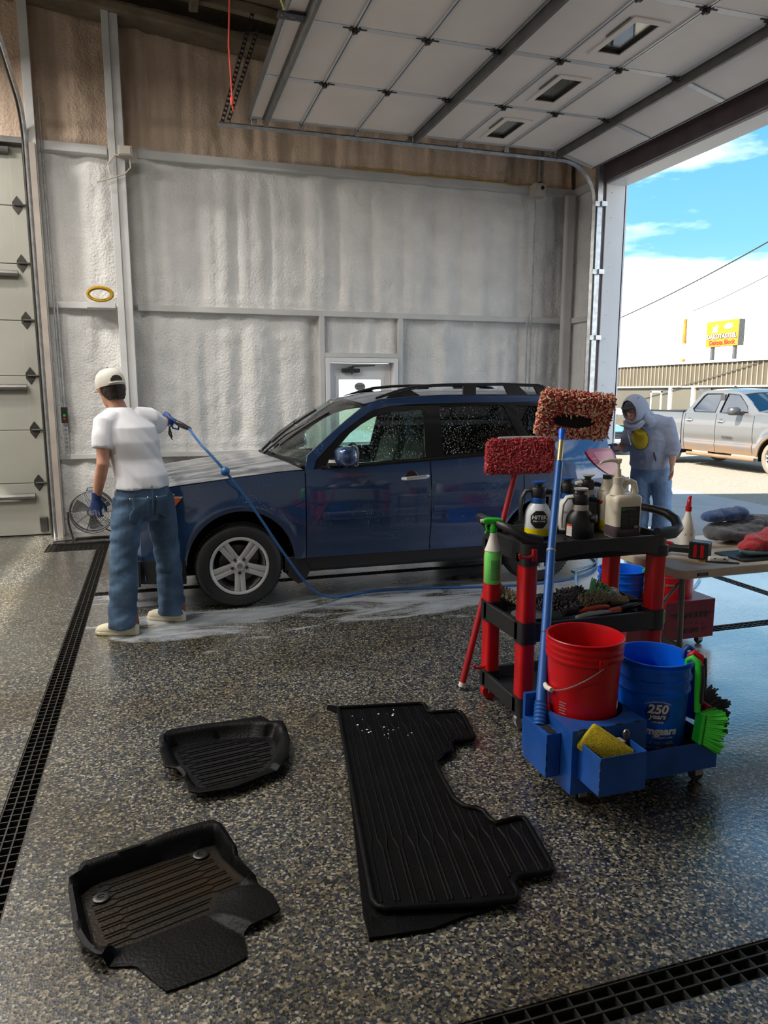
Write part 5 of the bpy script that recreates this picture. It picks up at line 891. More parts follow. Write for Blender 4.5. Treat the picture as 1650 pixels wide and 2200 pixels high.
# ================================================================== MOPS
def mop_head(t, c, u, v, n, hu, hv, th, seed, hole=False, frac=.5, m1='red_pile', m2='tan_pile'):
    c, u, v, n = V(*c), unit(u), unit(v), unit(n); rn = random.Random(seed); ga, gb = G(), G()
    P = lambda a, b, k: c+u*a*hu+v*b*hv+n*k*th
    pad = G().loft([[P(a/(hu)*s1, b/hv*s1, k) for a, b in rrect(hu*.93, hv*.93, .035, 5)] for s1, k in ((.8, -1), (.97, -.7), (1, 0), (.97, .7), (.8, 1))]); O('pad', pad, 'pink_pad', t, sm=60)
    def tuft(p, d, L):
        g = ga if rn.random() < frac else gb; s1 = unit(np.cross(d, V(rn.uniform(-1, 1), rn.uniform(-1, 1), rn.uniform(-1, 1)))); bend = s1*L*rn.uniform(.2, .8)
        g.tube([p, p+d*L*.6+bend*.3, p+d*L*.8+bend], [.0038, .0044, .0030], 4)
    N1 = 2700
    for k in range(N1):
        a, b = rn.uniform(-1, 1), rn.uniform(-1, 1); sd = rn.choice((-1, 1))
        if hole and sd > 0 and (a/.62)**2+((b+.18)/.36)**2 < 1: continue
        d = unit(n*sd+u*a*.35+v*b*.35-V(0, 0, .25)); tuft(P(a*.95, b*.95, sd*.85), d, rn.uniform(.016, .030))
    for k in range(1400):
        q = rn.uniform(0, 1)*4; s1 = int(q); f = (q-s1)*2-1; a, b = ((1, f), (-1, f), (f, 1), (f, -1))[s1]; d = unit(u*(a if abs(a) == 1 else 0)+v*(b if abs(b) == 1 else 0)+n*rn.uniform(-.8, .8)-V(0, 0, .15)); tuft(P(a*.96, b*.96, rn.uniform(-.9, .9)), d, rn.uniform(.014, .024))
    for nm, g, m in (('dark_red_pile', ga, m1), ('pale_pile', gb, m2)): o = O(nm, g, m, t, sm=0); o['kind'] = 'stuff'
    if hole:
        O('head_opening', G().loft([[P(.60*k*math.cos(a), -.18+.34*k*math.sin(a), h) for a in np.linspace(0, 2*PI, 28, endpoint=False)] for k, h in ((1, 1.12), (.92, 1.10), (.7, .9), (.1, .85))]), 'dark', t, sm=60)
# blue pole mop standing in the tube box
p0, p1 = V(1.478, 2.535, .29), V(1.755, 2.965, .925); dr_ = (p1-p0); 
t = T('wash_mop', 'blue poled wash mop with a shaggy pink and tan head, standing in the blue caddy', 'mop', tuple(p0)); q = lambda k: dr_*k+V(.022, 0, 0)*max(0, k-1)
O('pole', G().tube([q(0), q(.12), q(.5), q(1.0), q(1.02), q(1.62)], [.026, .024, .0215, .021, .0185, .0185], 16), 'blue_pole', t); O('pole_grip', G().tube([dr_*k for k in np.linspace(0, .12, 13)], [.030, .026]*6+[.030], 16), 'blue_pole', t); O('pole_joint', G().tube([q(1.0), q(1.012)], .0222, 16), 'grey_paint', t); O('pole_joint', G().tube([q(.5), q(.506)], .0225, 16), 'text_dark', t)
O('pole_top', G().tube([q(1.60), q(1.80)], .014, 12), pm('brass_tube', srgb(190, 170, 120), .35, .6), t); O('swivel', G().tube([q(1.78), q(1.86)], [.014, .02], 12), 'blue_plastic', t)
top = q(1.84); vu = unit(V(.93, -.30, -.09)); vn = unit(V(-.45, -.80, -.40)); vv = unit(np.cross(vn, vu)); vv = vv if vv[2] > 0 else -vv
hc = top+V(.105, .06, .092)
mop_head(t, hc, vu, vv, vn, .185, .115, .032, 5, hole=True, frac=.40)
# red pole mop leaning on the cart handle
p0 = V(1.585, 3.60, .0); t = T('wash_mop', 'red poled wash mop with a crimson shaggy head, leaning behind the cart handle', 'mop', tuple(p0))
e = V(1.900, 3.60, 1.275)-p0
O('pole', G().tube([e*.03, e*.45, e*.46, e*.98], [.019, .019, .0165, .0165], 14), 'red_pole', t); O('ferrule', G().tube([e*.015, e*.035], .0195, 14), 'white_plastic', t); O('foot_cap', G().tube([e*0+V(0, 0, .012), e*.018], [.010, .018], 12, rnd=False), 'black_plastic', t); O('pole_joint', G().tube([e*.44, e*.455], .0205, 14), 'text_dark', t)
mop_head(t, e+V(.01, .0, .045), (.94, -.33, .03), (.12, .2, .98), (-.33, -.93, .18), .175, .085, .035, 9, frac=.72, m2='pink_pile')
O('mop_top', G().obox(e+V(.01, .0, .045)+V(.012, .02, .098), V(.94, -.33, .03)*.12, V(.33, .93, 0)*.03, V(0, 0, .008)), 'grey_paint', t, sm=0, bev=.008)
# ================================================================== BLUE BUCKET CADDY
CD = T('bucket_caddy', 'blue steel bucket caddy on casters in front of the utility cart', 'caddy', (1.69, 2.55, 0))
ox, oy = 1.69, 2.55
def sheet(name, x0, x1, y0, y1, z0, z1, open_top=True, th=.004, mat='blue_steel', par=CD, lip=None):
    x0, x1, y0, y1 = x0-ox, x1-ox, y0-oy, y1-oy; A = lambda k, z: [(x0+k, y0+k, z), (x1-k, y0+k, z), (x1-k, y1-k, z), (x0+k, y1-k, z)]
    g = G().loft([A(0, z0), A(0, z1), A(th, z1), A(th, z0+th)] if open_top else [A(0, z0), A(0, z1)]); return O(name, g, mat, par, sm=0, bev=.0015)
g = G(); bx0, bx1, by0, by1 = 1.52-ox, 1.865-ox, 2.35-oy, 2.755-oy; hc_ = (1.700-ox, 2.570-oy); HR = .168
circ = [(hc_[0]+HR*math.cos(a), hc_[1]+HR*math.sin(a)) for a in np.linspace(0, 2*PI, 40, endpoint=False)]
O('box_walls', G().loft([[(bx0, by0, .07), (bx1, by0, .07), (bx1, by1, .07), (bx0, by1, .07)], [(bx0, by0, .34), (bx1, by0, .34), (bx1, by1, .34), (bx0, by1, .34)]], cap=False), 'blue_steel', CD, sm=0, solid=.004)
O('box_top', G().plate([(bx0, by0), (bx1, by0), (bx1, by1), (bx0, by1)], [circ], lambda x, y, d: (x, y, .338+d), .004), 'blue_steel', CD, sm=0); O('box_floor', G().box(bx0, bx1, by0, by1, .262, .268), 'blue_steel', CD, sm=0)
g = G()
for k in range(4): g.box(bx0+.03+.085*k, bx0+.06+.085*k, by0-.001, by0+.006, .3385, .3435)
o = O('weld_slots', g, 'dark', CD, sm=0); o['kind'] = 'stuff'
sheet('front_bin', 1.55, 1.757, 2.20, 2.352, .139, .298)
tb = sheet('tube_box', 1.452, 1.516, 2.43, 2.62, .112, .300, open_top=False)
for k in range(3): O('tube_hole', G().lathe([(.001, .3005), (.020, .3005), (.021, .302), (.001, .3015)], 18, (1.483-ox, 2.452+.037*k-oy, 0)), 'dark', tb)
O('back_plate', G().box(1.452-ox, 1.516-ox, 2.615-oy, 2.62-oy, .30, .40), 'blue_steel', CD, sm=0)
g = G()
for z in (.15, .19, .23, .27): g.box(1.5495-ox, 1.5502-ox, 2.1995-oy, 2.2045-oy, z-.014, z+.014)
for z in (.15, .2, .25): g.box(1.4515-ox, 1.456-ox, 2.4295-oy, 2.4302-oy, z-.012, z+.012)
o = O('seam_slots', g, 'dark', CD, sm=0); o['kind'] = 'stuff'
sheet('side_tray', 1.865, 2.235, 2.35, 2.80, .075, .20); O('tray_grit', G().box(1.87-ox, 2.23-ox, 2.355-oy, 2.795-oy, .08, .125), pm('grit', srgb(120, 110, 95), .9, var=(20, .5), bump=(40, .6)), CD, sm=0)
for x, y in ((1.60, 2.40), (2.175, 2.40), (1.60, 2.70), (2.175, 2.74)):
    cs = T('caster', None, None, (x-ox, y-oy, 0)); cs.parent = CD
    O('caster_wheel', G().lathe([(.001, -.014), (.029, -.014), (.032, -.010), (.032, .010), (.029, .014), (.001, .014)], 18, (0, 0, .032), 'y'), 'rubber', cs); O('caster_fork', G().box(-.02, .02, -.022, -.016, .03, .07).box(-.02, .02, .016, .022, .03, .07).box(-.028, .028, -.026, .026, .066, .072), 'steel', cs, sm=0, bev=.003)
def bucket(name, label, loc, mat, h=.37, rt=.163, rb_=.142, bail=True, rings=(.93, .86, .79), liquid=None, group=None):
    t = T(name, label, 'bucket', loc, group=group); rad = lambda z: rb_+(rt-.008-rb_)*z/h
    prof = [(.001, .006), (rb_-.006, .006), (rb_, 0), (rb_, .003)]
    for f in sorted(rings): z = f*h; prof += [(rad(z-.012), z-.012), (rad(z)+.008, z-.010), (rad(z)+.009, z), (rad(z), z+.002)]
    prof += [(rad(h)-.0, h-.012), (rt-.003, h-.008), (rt, h-.003), (rt-.003, h), (rt-.010, h-.001), (rad(h)-.005, h-.02), (rb_-.003, .012), (.001, .011)]
    b = O('bucket_shell', G().lathe(prof, 56, cap=False), mat, t, sm=50)
    return t, rad
RB, rad = bucket('bucket', 'red plastic bucket with white lettering standing in the blue caddy', (1.700, 2.570, .27), 'red_plastic', h=.385)
a1 = math.radians(-95); ear = lambda a, z, e: (( rad(z)+e)*math.cos(a), (rad(z)+e)*math.sin(a), z)
for a in (a1, a1+PI):
    g = G().loft([[ear(a+s*.11, z0, e) for s, z0 in ((-1, .30), (-.75, .272), (.75, .272), (1, .30), (1, .328), (-1, .328))] for e in (.0, .016)]); O('bail_ear', g, 'red_plastic', RB, sm=0, bev=.003)
bp = []
for s in np.linspace(0, 1, 15):
    a = a1-PI*s; z = .295-.115*math.sin(PI*s)-.02*math.sin(PI*s)**2; bp.append(((rad(z)+.018)*math.cos(a), (rad(z)+.018)*math.sin(a), z))
bl = O('bail', G().tube(bp, .0028, 6), 'steel', RB); O('bail_grip', G().tube(bp[6:9], .011, 10), 'white_plastic', bl)
fb = lambda a0, z0: cyl_map((0, 0), lambda z: rad(z)+.0015, a0, z0)
text('bomgaars', .052, 'text_white', RB, fb(math.radians(-52), .085), bold=.035, align='LEFT'); text('FARM & RANCH', .018, 'text_grey', RB, fb(math.radians(-52), .045), align='LEFT')
g = G()
for k in range(5): f_q = fb(math.radians(-155), .07+.012*k); g.add([f_q(-.018, 0, 0), f_q(.016-.006*(k % 2), 0, 0), f_q(.016-.006*(k % 2), .0035, 0), f_q(-.018, .0035, 0)], [(0, 1, 2, 3)])
o = O('print_lines', g, 'text_grey', RB, sm=0); o['kind'] = 'stuff'
BB, rad2 = bucket('bucket', 'blue plastic bucket with white anniversary lettering in the caddy tray', (2.075, 2.590, .125), 'blue_plastic', h=.395, rings=(.95, .80, .66)); rad = rad2
fb = lambda a0, z0: cyl_map((0, 0), lambda z: rad2(z)+.0015, a0, z0)
A0 = math.radians(-118)
o = G().grid([[fb(A0, .178)(.052*k*math.cos(a), .047*k*math.sin(a), .0002) for k in (.05, 1)] for a in np.linspace(0, 2*PI, 37)]); O('seal_disc', o, pm('navy', srgb(28, 60, 130), .4), BB)
text('250', .056, 'text_white', BB, fb(A0, .178), bold=.035, shear=.15); text('years', .032, 'text_white', BB, fb(A0, .153), bold=.02, shear=.25); text('1776-2026', .012, 'text_white', BB, fb(A0, .133), shear=.15); 
text('United States of America', .011, 'text_white', BB, lambda x, y, d: fb(A0, .228)(x, y-x*x*4.5, d))
text('bomgaars', .048, 'text_white', BB, fb(A0-.02, .080), bold=.04); text('bomgaars.com', .015, 'text_white', BB, fb(A0+.20, .062)); text('EVERYTHING YOU NEED...', .018, 'text_white', BB, fb(A0-.12, .034), shear=.2); text('KNOW HOW YOU NEED IT!', .018, 'text_white', BB, fb(A0-.08, .012), shear=.2)
# brushes hung on the blue bucket rim
def hung(label, a, bc, ang, hm, bm, zz=.52, L=.30, loc=(2.075, 2.590), nrm=None, r=.163, bw=.042, blen=.13, flip=1):
    d = V(math.cos(a), math.sin(a), 0); s = V(-math.sin(a), math.cos(a), 0); base = V(*loc, 0)+d*(r+.012); t = T('car_wash_brush', label, 'brush', (base[0], base[1], zz))
    O('handle', G().tube([d*-.035+V(0, 0, -.03), d*-.032+V(0, 0, .006), d*-.012+V(0, 0, .022), d*.014+V(0, 0, .006), d*.02+V(0, 0, -.06), d*.022+V(0, 0, -.14), d*.03+s*ang*.05+V(0, 0, -.21)], [.008, .011, .014, .015, .016, .015, .013], 10, flat=.8), hm, t, sm=60)
    O('handle_grip', G().tube([d*.033+V(0, 0, -.0), d*.038+V(0, 0, -.07), d*.040+s*ang*.02+V(0, 0, -.17)], [.007, .008, .008], 8), 'black_plastic', t)
    c = d*.045+s*ang*.09+V(0, 0, -.27); ax = unit(V(0, 0, -1)+s*ang*.9*1); nn = unit(d*.75+s*flip*.55+V(0, 0, -.30)); nn = unit(nn-ax*(ax @ nn)); v = np.cross(ax, nn)
    O('brush_block', G().obox(c, ax*blen*.5, v*bw, nn*.008), hm, t, sm=0, bev=.006)
    b = O('bristles', tufts(c+nn*.012, ax*blen*.48, v*bw*.9, nn, .075, 17, 10, .0055, .30, seed=int(a*100) % 97), bm, t, sm=0); b['kind'] = 'stuff'
    return t
hung('bright green car-wash brush hooked over the front blue bucket rim', math.radians(-60), 0, -.30, 'green', 'green_bristle')
hung('red handled black-bristle brush hooked beside the green one on the blue bucket', math.radians(-34), 0, .1, 'red_plastic', 'black_bristle')
hung('dark blue handled black-bristle brush hooked behind the red one on the blue bucket', math.radians(-8), 0, .1, 'blue_steel', 'black_bristle')
# scrub pad and squeegee in the front bin
t = T('scrub_pad', 'yellow mesh scrub pad leaning in the front bin of the blue caddy', 'pad', (1.648, 2.292, .155), 0)
u_ = unit(V(.72, -.42, -.52)); v_ = unit(V(-.30, .15, 1)-u_*(u_ @ V(-.30, .15, 1))); n_ = np.cross(u_, v_)
O('pad', G().loft([[V(-.015, -.0, .125)+u_*a*s+v_*b*s+n_*k for a, b in rrect(.095, .062, .012, 4)] for s, k in ((.95, -.014), (1, -.009), (1, .009), (.95, .014))]), 'yellow_cloth', t, sm=50)
t = T('squeegee', 'black squeegee handle sticking out of the front bin beside the yellow pad', 'squeegee', (1.735, 2.31, .15)); O('handle', G().tube([(0, 0, 0), (.005, 0, .10), (.01, .01, .165)], [.010, .013, .012], 8, rnd=True), 'black_plastic', t); O('clip', G().box(-.03, -.01, -.02, .02, .08, .15), 'grey_paint', t, sm=0, bev=.003); O('ring', G().tube([(.012+.012*math.cos(a), .01, .165+.016*math.sin(a)) for a in np.linspace(0, 2*PI, 12, endpoint=False)], .004, 5, closed=True), 'steel', t)
# ================================================================== FOLDING TABLE
TB = T('folding_table', 'tan plastic folding table with rounded corners right of the cart', 'table', (3.40, 3.46, 0))
sec = rrect(.815, .385, .06, 6)
O('table_top', G().loft([[(x*k, y*k, z) for x, y in sec] for k, z in ((.985, .692), (1, .698), (1, .725), (.995, .738), (.985, .741))]), 'table_top', TB, sm=40)
O('maker_badge', G().box(-.70, -.63, -.3875, -.384, .705, .722), 'brand_mark', TB, sm=0); text('LIFETIME', .012, 'text_grey', TB, planar((-.665, -.3885, .709), (1, 0, 0), (0, 0, 1)))
for sx in (-1, 1):
    for sy in (-1, 1):
        l = O('leg', G().tube([(sx*.72, sy*.30, .69), (sx*.72, sy*.32, .0)], .016, 10), 'strut', TB)
    O('leg_brace', G().tube([(sx*.72, -.31, .30), (sx*.72, .31, .30)], .011, 8), 'strut', TB); O('folding_strut', G().tube([(sx*.72, 0, .32), (sx*.35, 0, .69)], .010, 8), 'strut', TB)
    O('leg_brace', G().tube([(sx*.72, -.32, .10), (sx*.72, .32, .10)], .010, 8), 'strut', TB)
ZB = .741
t = T('spray_bottle', 'white spray bottle with a red trigger standing on the folding table', 'spray bottle', (3.03, 3.56, ZB), math.radians(35))
O('bottle', G().lathe([(.001, 0), (.040, 0), (.045, .006), (.045, .105), (.043, .12), (.030, .17), (.018, .205), (.015, .225)], 28), 'white_plastic', t, sm=60)
g = G().grid([[(.0455*math.cos(a), .0455*math.sin(a), z) for z in (.012, .105)] for a in np.linspace(math.radians(-210), math.radians(-80), 10)]); O('label', g, 'label_white', t)
fl = cyl_map((0, 0), lambda z: .0460, math.radians(-152), .085); g = G()
for c in (-.018, .016):
    for s in (-1, 1):
        g.add([fl(c-.007, s*.007-.0012, 0), fl(c-.007, s*.007+.0012, 0), fl(c+.007, -s*.007+.0012, 0), fl(c+.007, -s*.007-.0012, 0)], [(0, 1, 2, 3)])
for k in range(6): g.add([fl(-.035, -.02-.01*k, 0), fl(-.035, -.0185-.01*k, 0), fl(.03-.01*(k % 3), -.0185-.01*k, 0), fl(.03-.01*(k % 3), -.02-.01*k, 0)], [(0, 1, 2, 3)])
O('label_print', g, 'text_dark', t)
tr = O('trigger_head', G().lathe([(.018, .222), (.019, .25), (.013, .255)], 14).tube([(0, 0, .25), (0, 0, .27), (.012, 0, .292), (.03, 0, .305)], [.014, .014, .013, .010], 10), 'red_plastic', t); O('trigger', G().tube([(.022, 0, .29), (.03, 0, .272), (.026, 0, .255)], [.007, .006, .005], 6), 'red_plastic', tr)
t = T('impact_wrench', 'red and black cordless impact wrench lying on the folding table', 'power tool', (2.80, 3.42, ZB), math.radians(-25))
O('motor_body', G().tube([(-.12, .04, .045), (-.06, .03, .045), (.0, .02, .045)], [.036, .04, .034], 14, rnd=True), 'red_plastic', t); O('motor_band', G().tube([(-.085, .034, .045), (-.05, .028, .045)], .0415, 14), 'black_plastic', t); O('handle', G().tube([(-.02, .02, .042), (.05, -.02, .042), (.11, -.05, .045)], [.026, .022, .026], 12), 'black_plastic', t)
bt_ = O('battery', G().obox((.145, -.07, .05), (.046, -.024, 0), (.022, .042, 0), (0, 0, .048)), 'black_plastic', t, sm=0, bev=.006); g = G()
for k in (-.35, .35): g.obox((.125+.046*k+.0-.0, -.112-.024*k, .048), (.008, -.004, 0), (.001, .002, 0), (0, 0, .036))
O('battery_stripes', g, 'red_plastic', bt_, sm=0)
t = T('key_wristlet', 'cow-print key wristlet with beaded strap near the table edge', 'keys', (2.94, 3.20, ZB), math.radians(-25)); O('wristlet', G().loft([[(x, y*(.022), z) for y, z in ((-1, 0), (1, 0), (1, .022), (0, .03), (-1, .022))] for x in (-.05, -.04, .04, .055)]), 'label_white', t, bev=.006); g = G()
for k, (a, b) in enumerate(((-.03, .3), (-.005, -.4), (.02, .2), (.04, -.3), (-.02, -.8), (.03, -.9))): g.sphere((a, b*.02, .026-.008*abs(b)), (.010, .007, .004), 8, 5)
O('spots', g, 'text_dark', t); g = G()
for k in range(20): g.sphere((-.07+.0085*k, -.035-.0012*k, .006), .006, 6, 4)
O('bead_strap', g, 'dark_metal', t); O('key', G().box(-.085, -.05, -.01, .004, .002, .006).lathe([(.006, .002), (.014, .002), (.014, .006), (.006, .006)], 12, (-.09, -.004, 0)), pm('brass', srgb(190, 160, 80), .3, .8), t, sm=0)
t = T('black_tray', 'flat black panel lying under the red towel on the table', 'tray', (3.33, 3.25, ZB)); O('panel', G().loft([[(x*k, y*k, z) for x, y in rrect(.27, .115, .01, 3)] for k, z in ((1, 0), (1, .008), (.99, .011))]), 'black_plastic', t, sm=0)
def fold(label, loc, blobs, mat, seed, name='towel', vox=.008, amp=.010):
    g = G()
    for c, r in blobs: g.sphere(c, r, 16, 10)
    me = remesh(g, vox, 3, lambda c: amp*vnoise(c*14+seed, seed)+.004*vnoise(c*45, seed+1)+.006*np.abs(vnoise(np.stack([c[:, 0]*9, c[:, 1]*30, c[:, 2]*40], -1), seed+2))); mz = min(v.co.z for v in me.vertices)
    for v in me.vertices: v.co.z -= mz
    return tag(O(name, me, mat, loc=loc, sm=180), label, 'towel')
fold('heap of dark grey towels at the back of the folding table', (3.50, 3.66, ZB), [((0, 0, .05), (.24, .13, .055)), ((.15, .02, .08), (.16, .12, .06)), ((-.15, -.04, .04), (.12, .1, .045)), ((.28, 0, .06), (.12, .1, .06)), ((0, -.08, .03), (.2, .08, .035))], 'towel_grey', 3)
fold('folded blue towel lying on top of the grey towel heap', (3.43, 3.68, ZB+.116), [((-.10, 0, .045), (.09, .06, .035)), ((0, 0, .05), (.11, .065, .042)), ((.09, 0, .055), (.06, .06, .045)), ((-.14, 0, .04), (.05, .05, .032))], 'towel_blue', 8, amp=.006)
rt_ = fold('crumpled red microfibre towel with a grey underside on the table', (3.36, 3.27, ZB+.011), [((0, 0, .05), (.16, .09, .055)), ((.06, .02, .08), (.1, .08, .05)), ((-.14, -.01, .03), (.08, .06, .03)), ((.14, .0, .05), (.1, .09, .06))], 'towel_red', 5, amp=.014)
O('underside', G().tube([(-.24, -.04, .03), (-.21, -.06, .02), (-.1, -.07, .015), (0, -.08, .012)], [.015, .022, .018, .008], 8, flat=.7), 'towel_teal', rt_, sm=60)
# ================================================================== MAROON CADDY UNDER THE TABLE
M2 = T('bucket_caddy', 'maroon steel bucket caddy with shop lettering under the folding table', 'caddy', (3.20, 3.98, 0)); ox, oy = 3.20, 3.98
g = G().loft([[(x, y, z) for x, y in ((-.09, -.18), (.30, -.18), (.30, .22), (-.09, .22))] for z in (.055, .315)]); O('box', g, 'maroon', M2, sm=0, bev=.003)
sheet('side_bin', 2.82, 3.11, 3.80, 4.2, .055, .19, mat='maroon', par=M2)
fnp = planar((.115, -.182, .195), (1, 0, 0), (0, 0, 1)); text('TOPGUN', .062, 'text_dark', M2, fnp, bold=.02, space=.95); text('DETAIL', .05, 'text_dark', M2, planar((.115, -.182, .095), (1, 0, 0), (0, 0, 1)), bold=.02, space=.95); g = G()
for s in (-1, 1):
    for k in range(4): g.add([V(.115+s*(.115+.0*k), -.1822, .232-.011*k), V(.115+s*(.175-.014*k), -.1822, .236-.011*k), V(.115+s*(.172-.014*k), -.1822, .230-.011*k), V(.115+s*(.113), -.1822, .226-.011*k)], [(0, 1, 2, 3)])
    for k in range(3): g.add([V(.115+s*.09, -.1822, .128-.011*k), V(.115+s*(.14-.014*k), -.1822, .132-.011*k), V(.115+s*(.137-.014*k), -.1822, .126-.011*k), V(.115+s*.088, -.1822, .122-.011*k)], [(0, 1, 2, 3)])
for k in range(5): c = V(.115+(-2+k)*.045, -.1822, .166-.008*abs(k-2)); g.add([c+V(.012*math.cos(a)*(1 if j % 2 == 0 else .45), 0, .012*math.sin(a)*(1 if j % 2 == 0 else .45)) for j, a in enumerate(np.linspace(PI/2, PI/2+2*PI, 10, endpoint=False))], [tuple(range(10))])
O('wing_stripes', g, 'text_dark', M2, sm=0)
for x, y in ((.22, -.14), (.22, .16), (-.30, -.14), (-.30, .16)):
    cs = T('caster', None, None, (x, y, 0)); cs.parent = M2
    O('caster_wheel', G().lathe([(.001, -.012), (.026, -.012), (.029, -.008), (.029, .008), (.026, .012), (.001, .012)], 16, (0, 0, .029), 'y'), 'rubber', cs); O('caster_fork', G().box(-.018, .018, -.02, -.014, .025, .056).box(-.018, .018, .014, .02, .025, .056).box(-.022, .022, -.022, .022, .052, .056), 'steel', cs, sm=0)
RB2, rad = bucket('bucket', 'red bucket with faint lettering on the maroon caddy under the table', (3.29, 3.99, .315), 'red_plastic', h=.355, rt=.155, rb_=.14); fb2 = lambda a0, z0: cyl_map((0, 0), lambda z: rad(z)+.0015, a0, z0)
text('FARM', .03, 'text_grey', RB2, fb2(math.radians(-150), .165)); text('bomgaars', .026, 'text_grey', RB2, fb2(math.radians(-140), .085)); O('print_line', G().grid([[fb2(math.radians(-140), z0)(x, 0, .0003) for z0 in (.14, .142)] for x in np.linspace(-.09, .06, 12)]), 'text_grey', RB2)
BB2, rad = bucket('bucket', 'blue bucket with brushes on its rim behind the cart, under the table', (3.05, 4.20, .075), 'blue_plastic', h=.385, rings=(.95, .82, .70, .58))
hung('black brush hooked on the left rim of the far blue bucket', math.radians(-165), 0, .1, 'black_plastic', 'black_bristle', zz=.455, loc=(3.05, 4.20)); hung('green brush hooked on the right rim of the far blue bucket', math.radians(-45), 0, .1, 'green', 'green_bristle', zz=.455, loc=(3.05, 4.20))
# ================================================================== PEOPLE
def ringc(c, a, b, n=20): c, a, b = V(*c), V(*a), V(*b); return [c+a*math.cos(t)+b*math.sin(t) for t in np.linspace(0, 2*PI, n, endpoint=False)]
def hand(g, wrist, d, pn, thumb, k=1.0, curl=.5, grow=0):
    """palm and five bent fingers; d along the hand, pn out of the palm, thumb towards the thumb side"""
    w = V(*wrist); d = unit(d); pn = unit(np.array(pn, float)-d*(d @ np.array(pn, float))); s = np.cross(pn, d); s = s if s @ np.array(thumb, float) > 0 else -s
    P = lambda a, b, c: w+(d*a+s*b+pn*c)*k
    g.loft([ringc(P(a, b, 0), s*(wd+grow)*k, pn*(th+grow)*k, 14) for a, b, wd, th in ((-.01, 0, .024, .017), (.02, 0, .031, .016), (.05, .0, .040, .015), (.085, 0, .041, .013), (.10, 0, .036, .010))])
    for b, L, a0 in ((.030, .072, .090), (.010, .080, .095), (-.011, .074, .092), (-.030, .058, .084)):
        pts = [P(a0-.025, b*.9, 0)]; ang = curl*.35; p = P(a0, b, 0); pts.append(p)
        for f in (.45, .32, .23): p = p+(d*math.cos(ang)+pn*math.sin(ang))*L*f*k; pts.append(p); ang += curl*.75
        g.tube(pts, [(.0095+grow)*k, (.0095+grow)*k, (.0088+grow)*k, (.008+grow)*k, (.0065+grow)*k], 8, rnd=True)
    pts = [P(.022, .020, .004), P(.045, .045, .012), P(.070, .058, .022), P(.092, .058, .032)]; g.tube(pts, [(.013+grow)*k, (.0115+grow)*k, (.010+grow)*k, (.0075+grow)*k], 8, rnd=True)
def head(g, c, f, upv, k=1.0):
    """skull, jaw, nose, ears; c centre, f facing"""
    f = unit(f); upv = unit(np.array(upv, float)-f*(f @ np.array(upv, float))); r = np.cross(f, upv); c = V(*c); P = lambda x, y, z: c+(r*x+f*y+upv*z)*k
    secs = [(-.118, .020, .018, .050), (-.108, .036, .038, .042), (-.085, .052, .062, .025), (-.055, .062, .078, .012), (-.02, .069, .088, .004), (.02, .074, .095, -.002), (.055, .073, .095, -.006), (.085, .060, .080, -.008), (.105, .038, .052, -.008), (.114, .014, .02, -.008)]
    g.loft([ringc(P(0, y, z), r*a*k, f*b*k, 24) for z, a, b, y in secs])
    g.tube([P(0, .088, .012), P(0, .102, -.018), P(0, .108, -.034)], [.008*k, .011*k, .013*k], 8, rnd=True); g.sphere(P(.011, .100, -.036), .008*k, 8, 6); g.sphere(P(-.011, .100, -.036), .008*k, 8, 6)
    g.tube([P(-.022, .086, -.066), P(0, .094, -.064), P(.022, .086, -.066)], [.005*k, .0075*k, .005*k], 6, rnd=True); g.tube([P(-.018, .085, -.077), P(0, .092, -.077), P(.018, .085, -.077)], [.005*k, .007*k, .005*k], 6, rnd=True)
    g.tube([P(-.045, .080, .022), P(-.02, .092, .025), P(.0, .090, .02), P(.02, .092, .025), P(.045, .080, .022)], [.007*k, .009*k, .006*k, .009*k, .007*k], 6, rnd=True)
    for s in (-1, 1): g.tube([P(s*.074, -.012, -.03), P(s*.082, -.018, -.01), P(s*.084, -.020, .012), P(s*.078, -.008, .022)], [.008*k, .011*k, .012*k, .008*k], 8, rnd=True)
    return P, r, f, upv
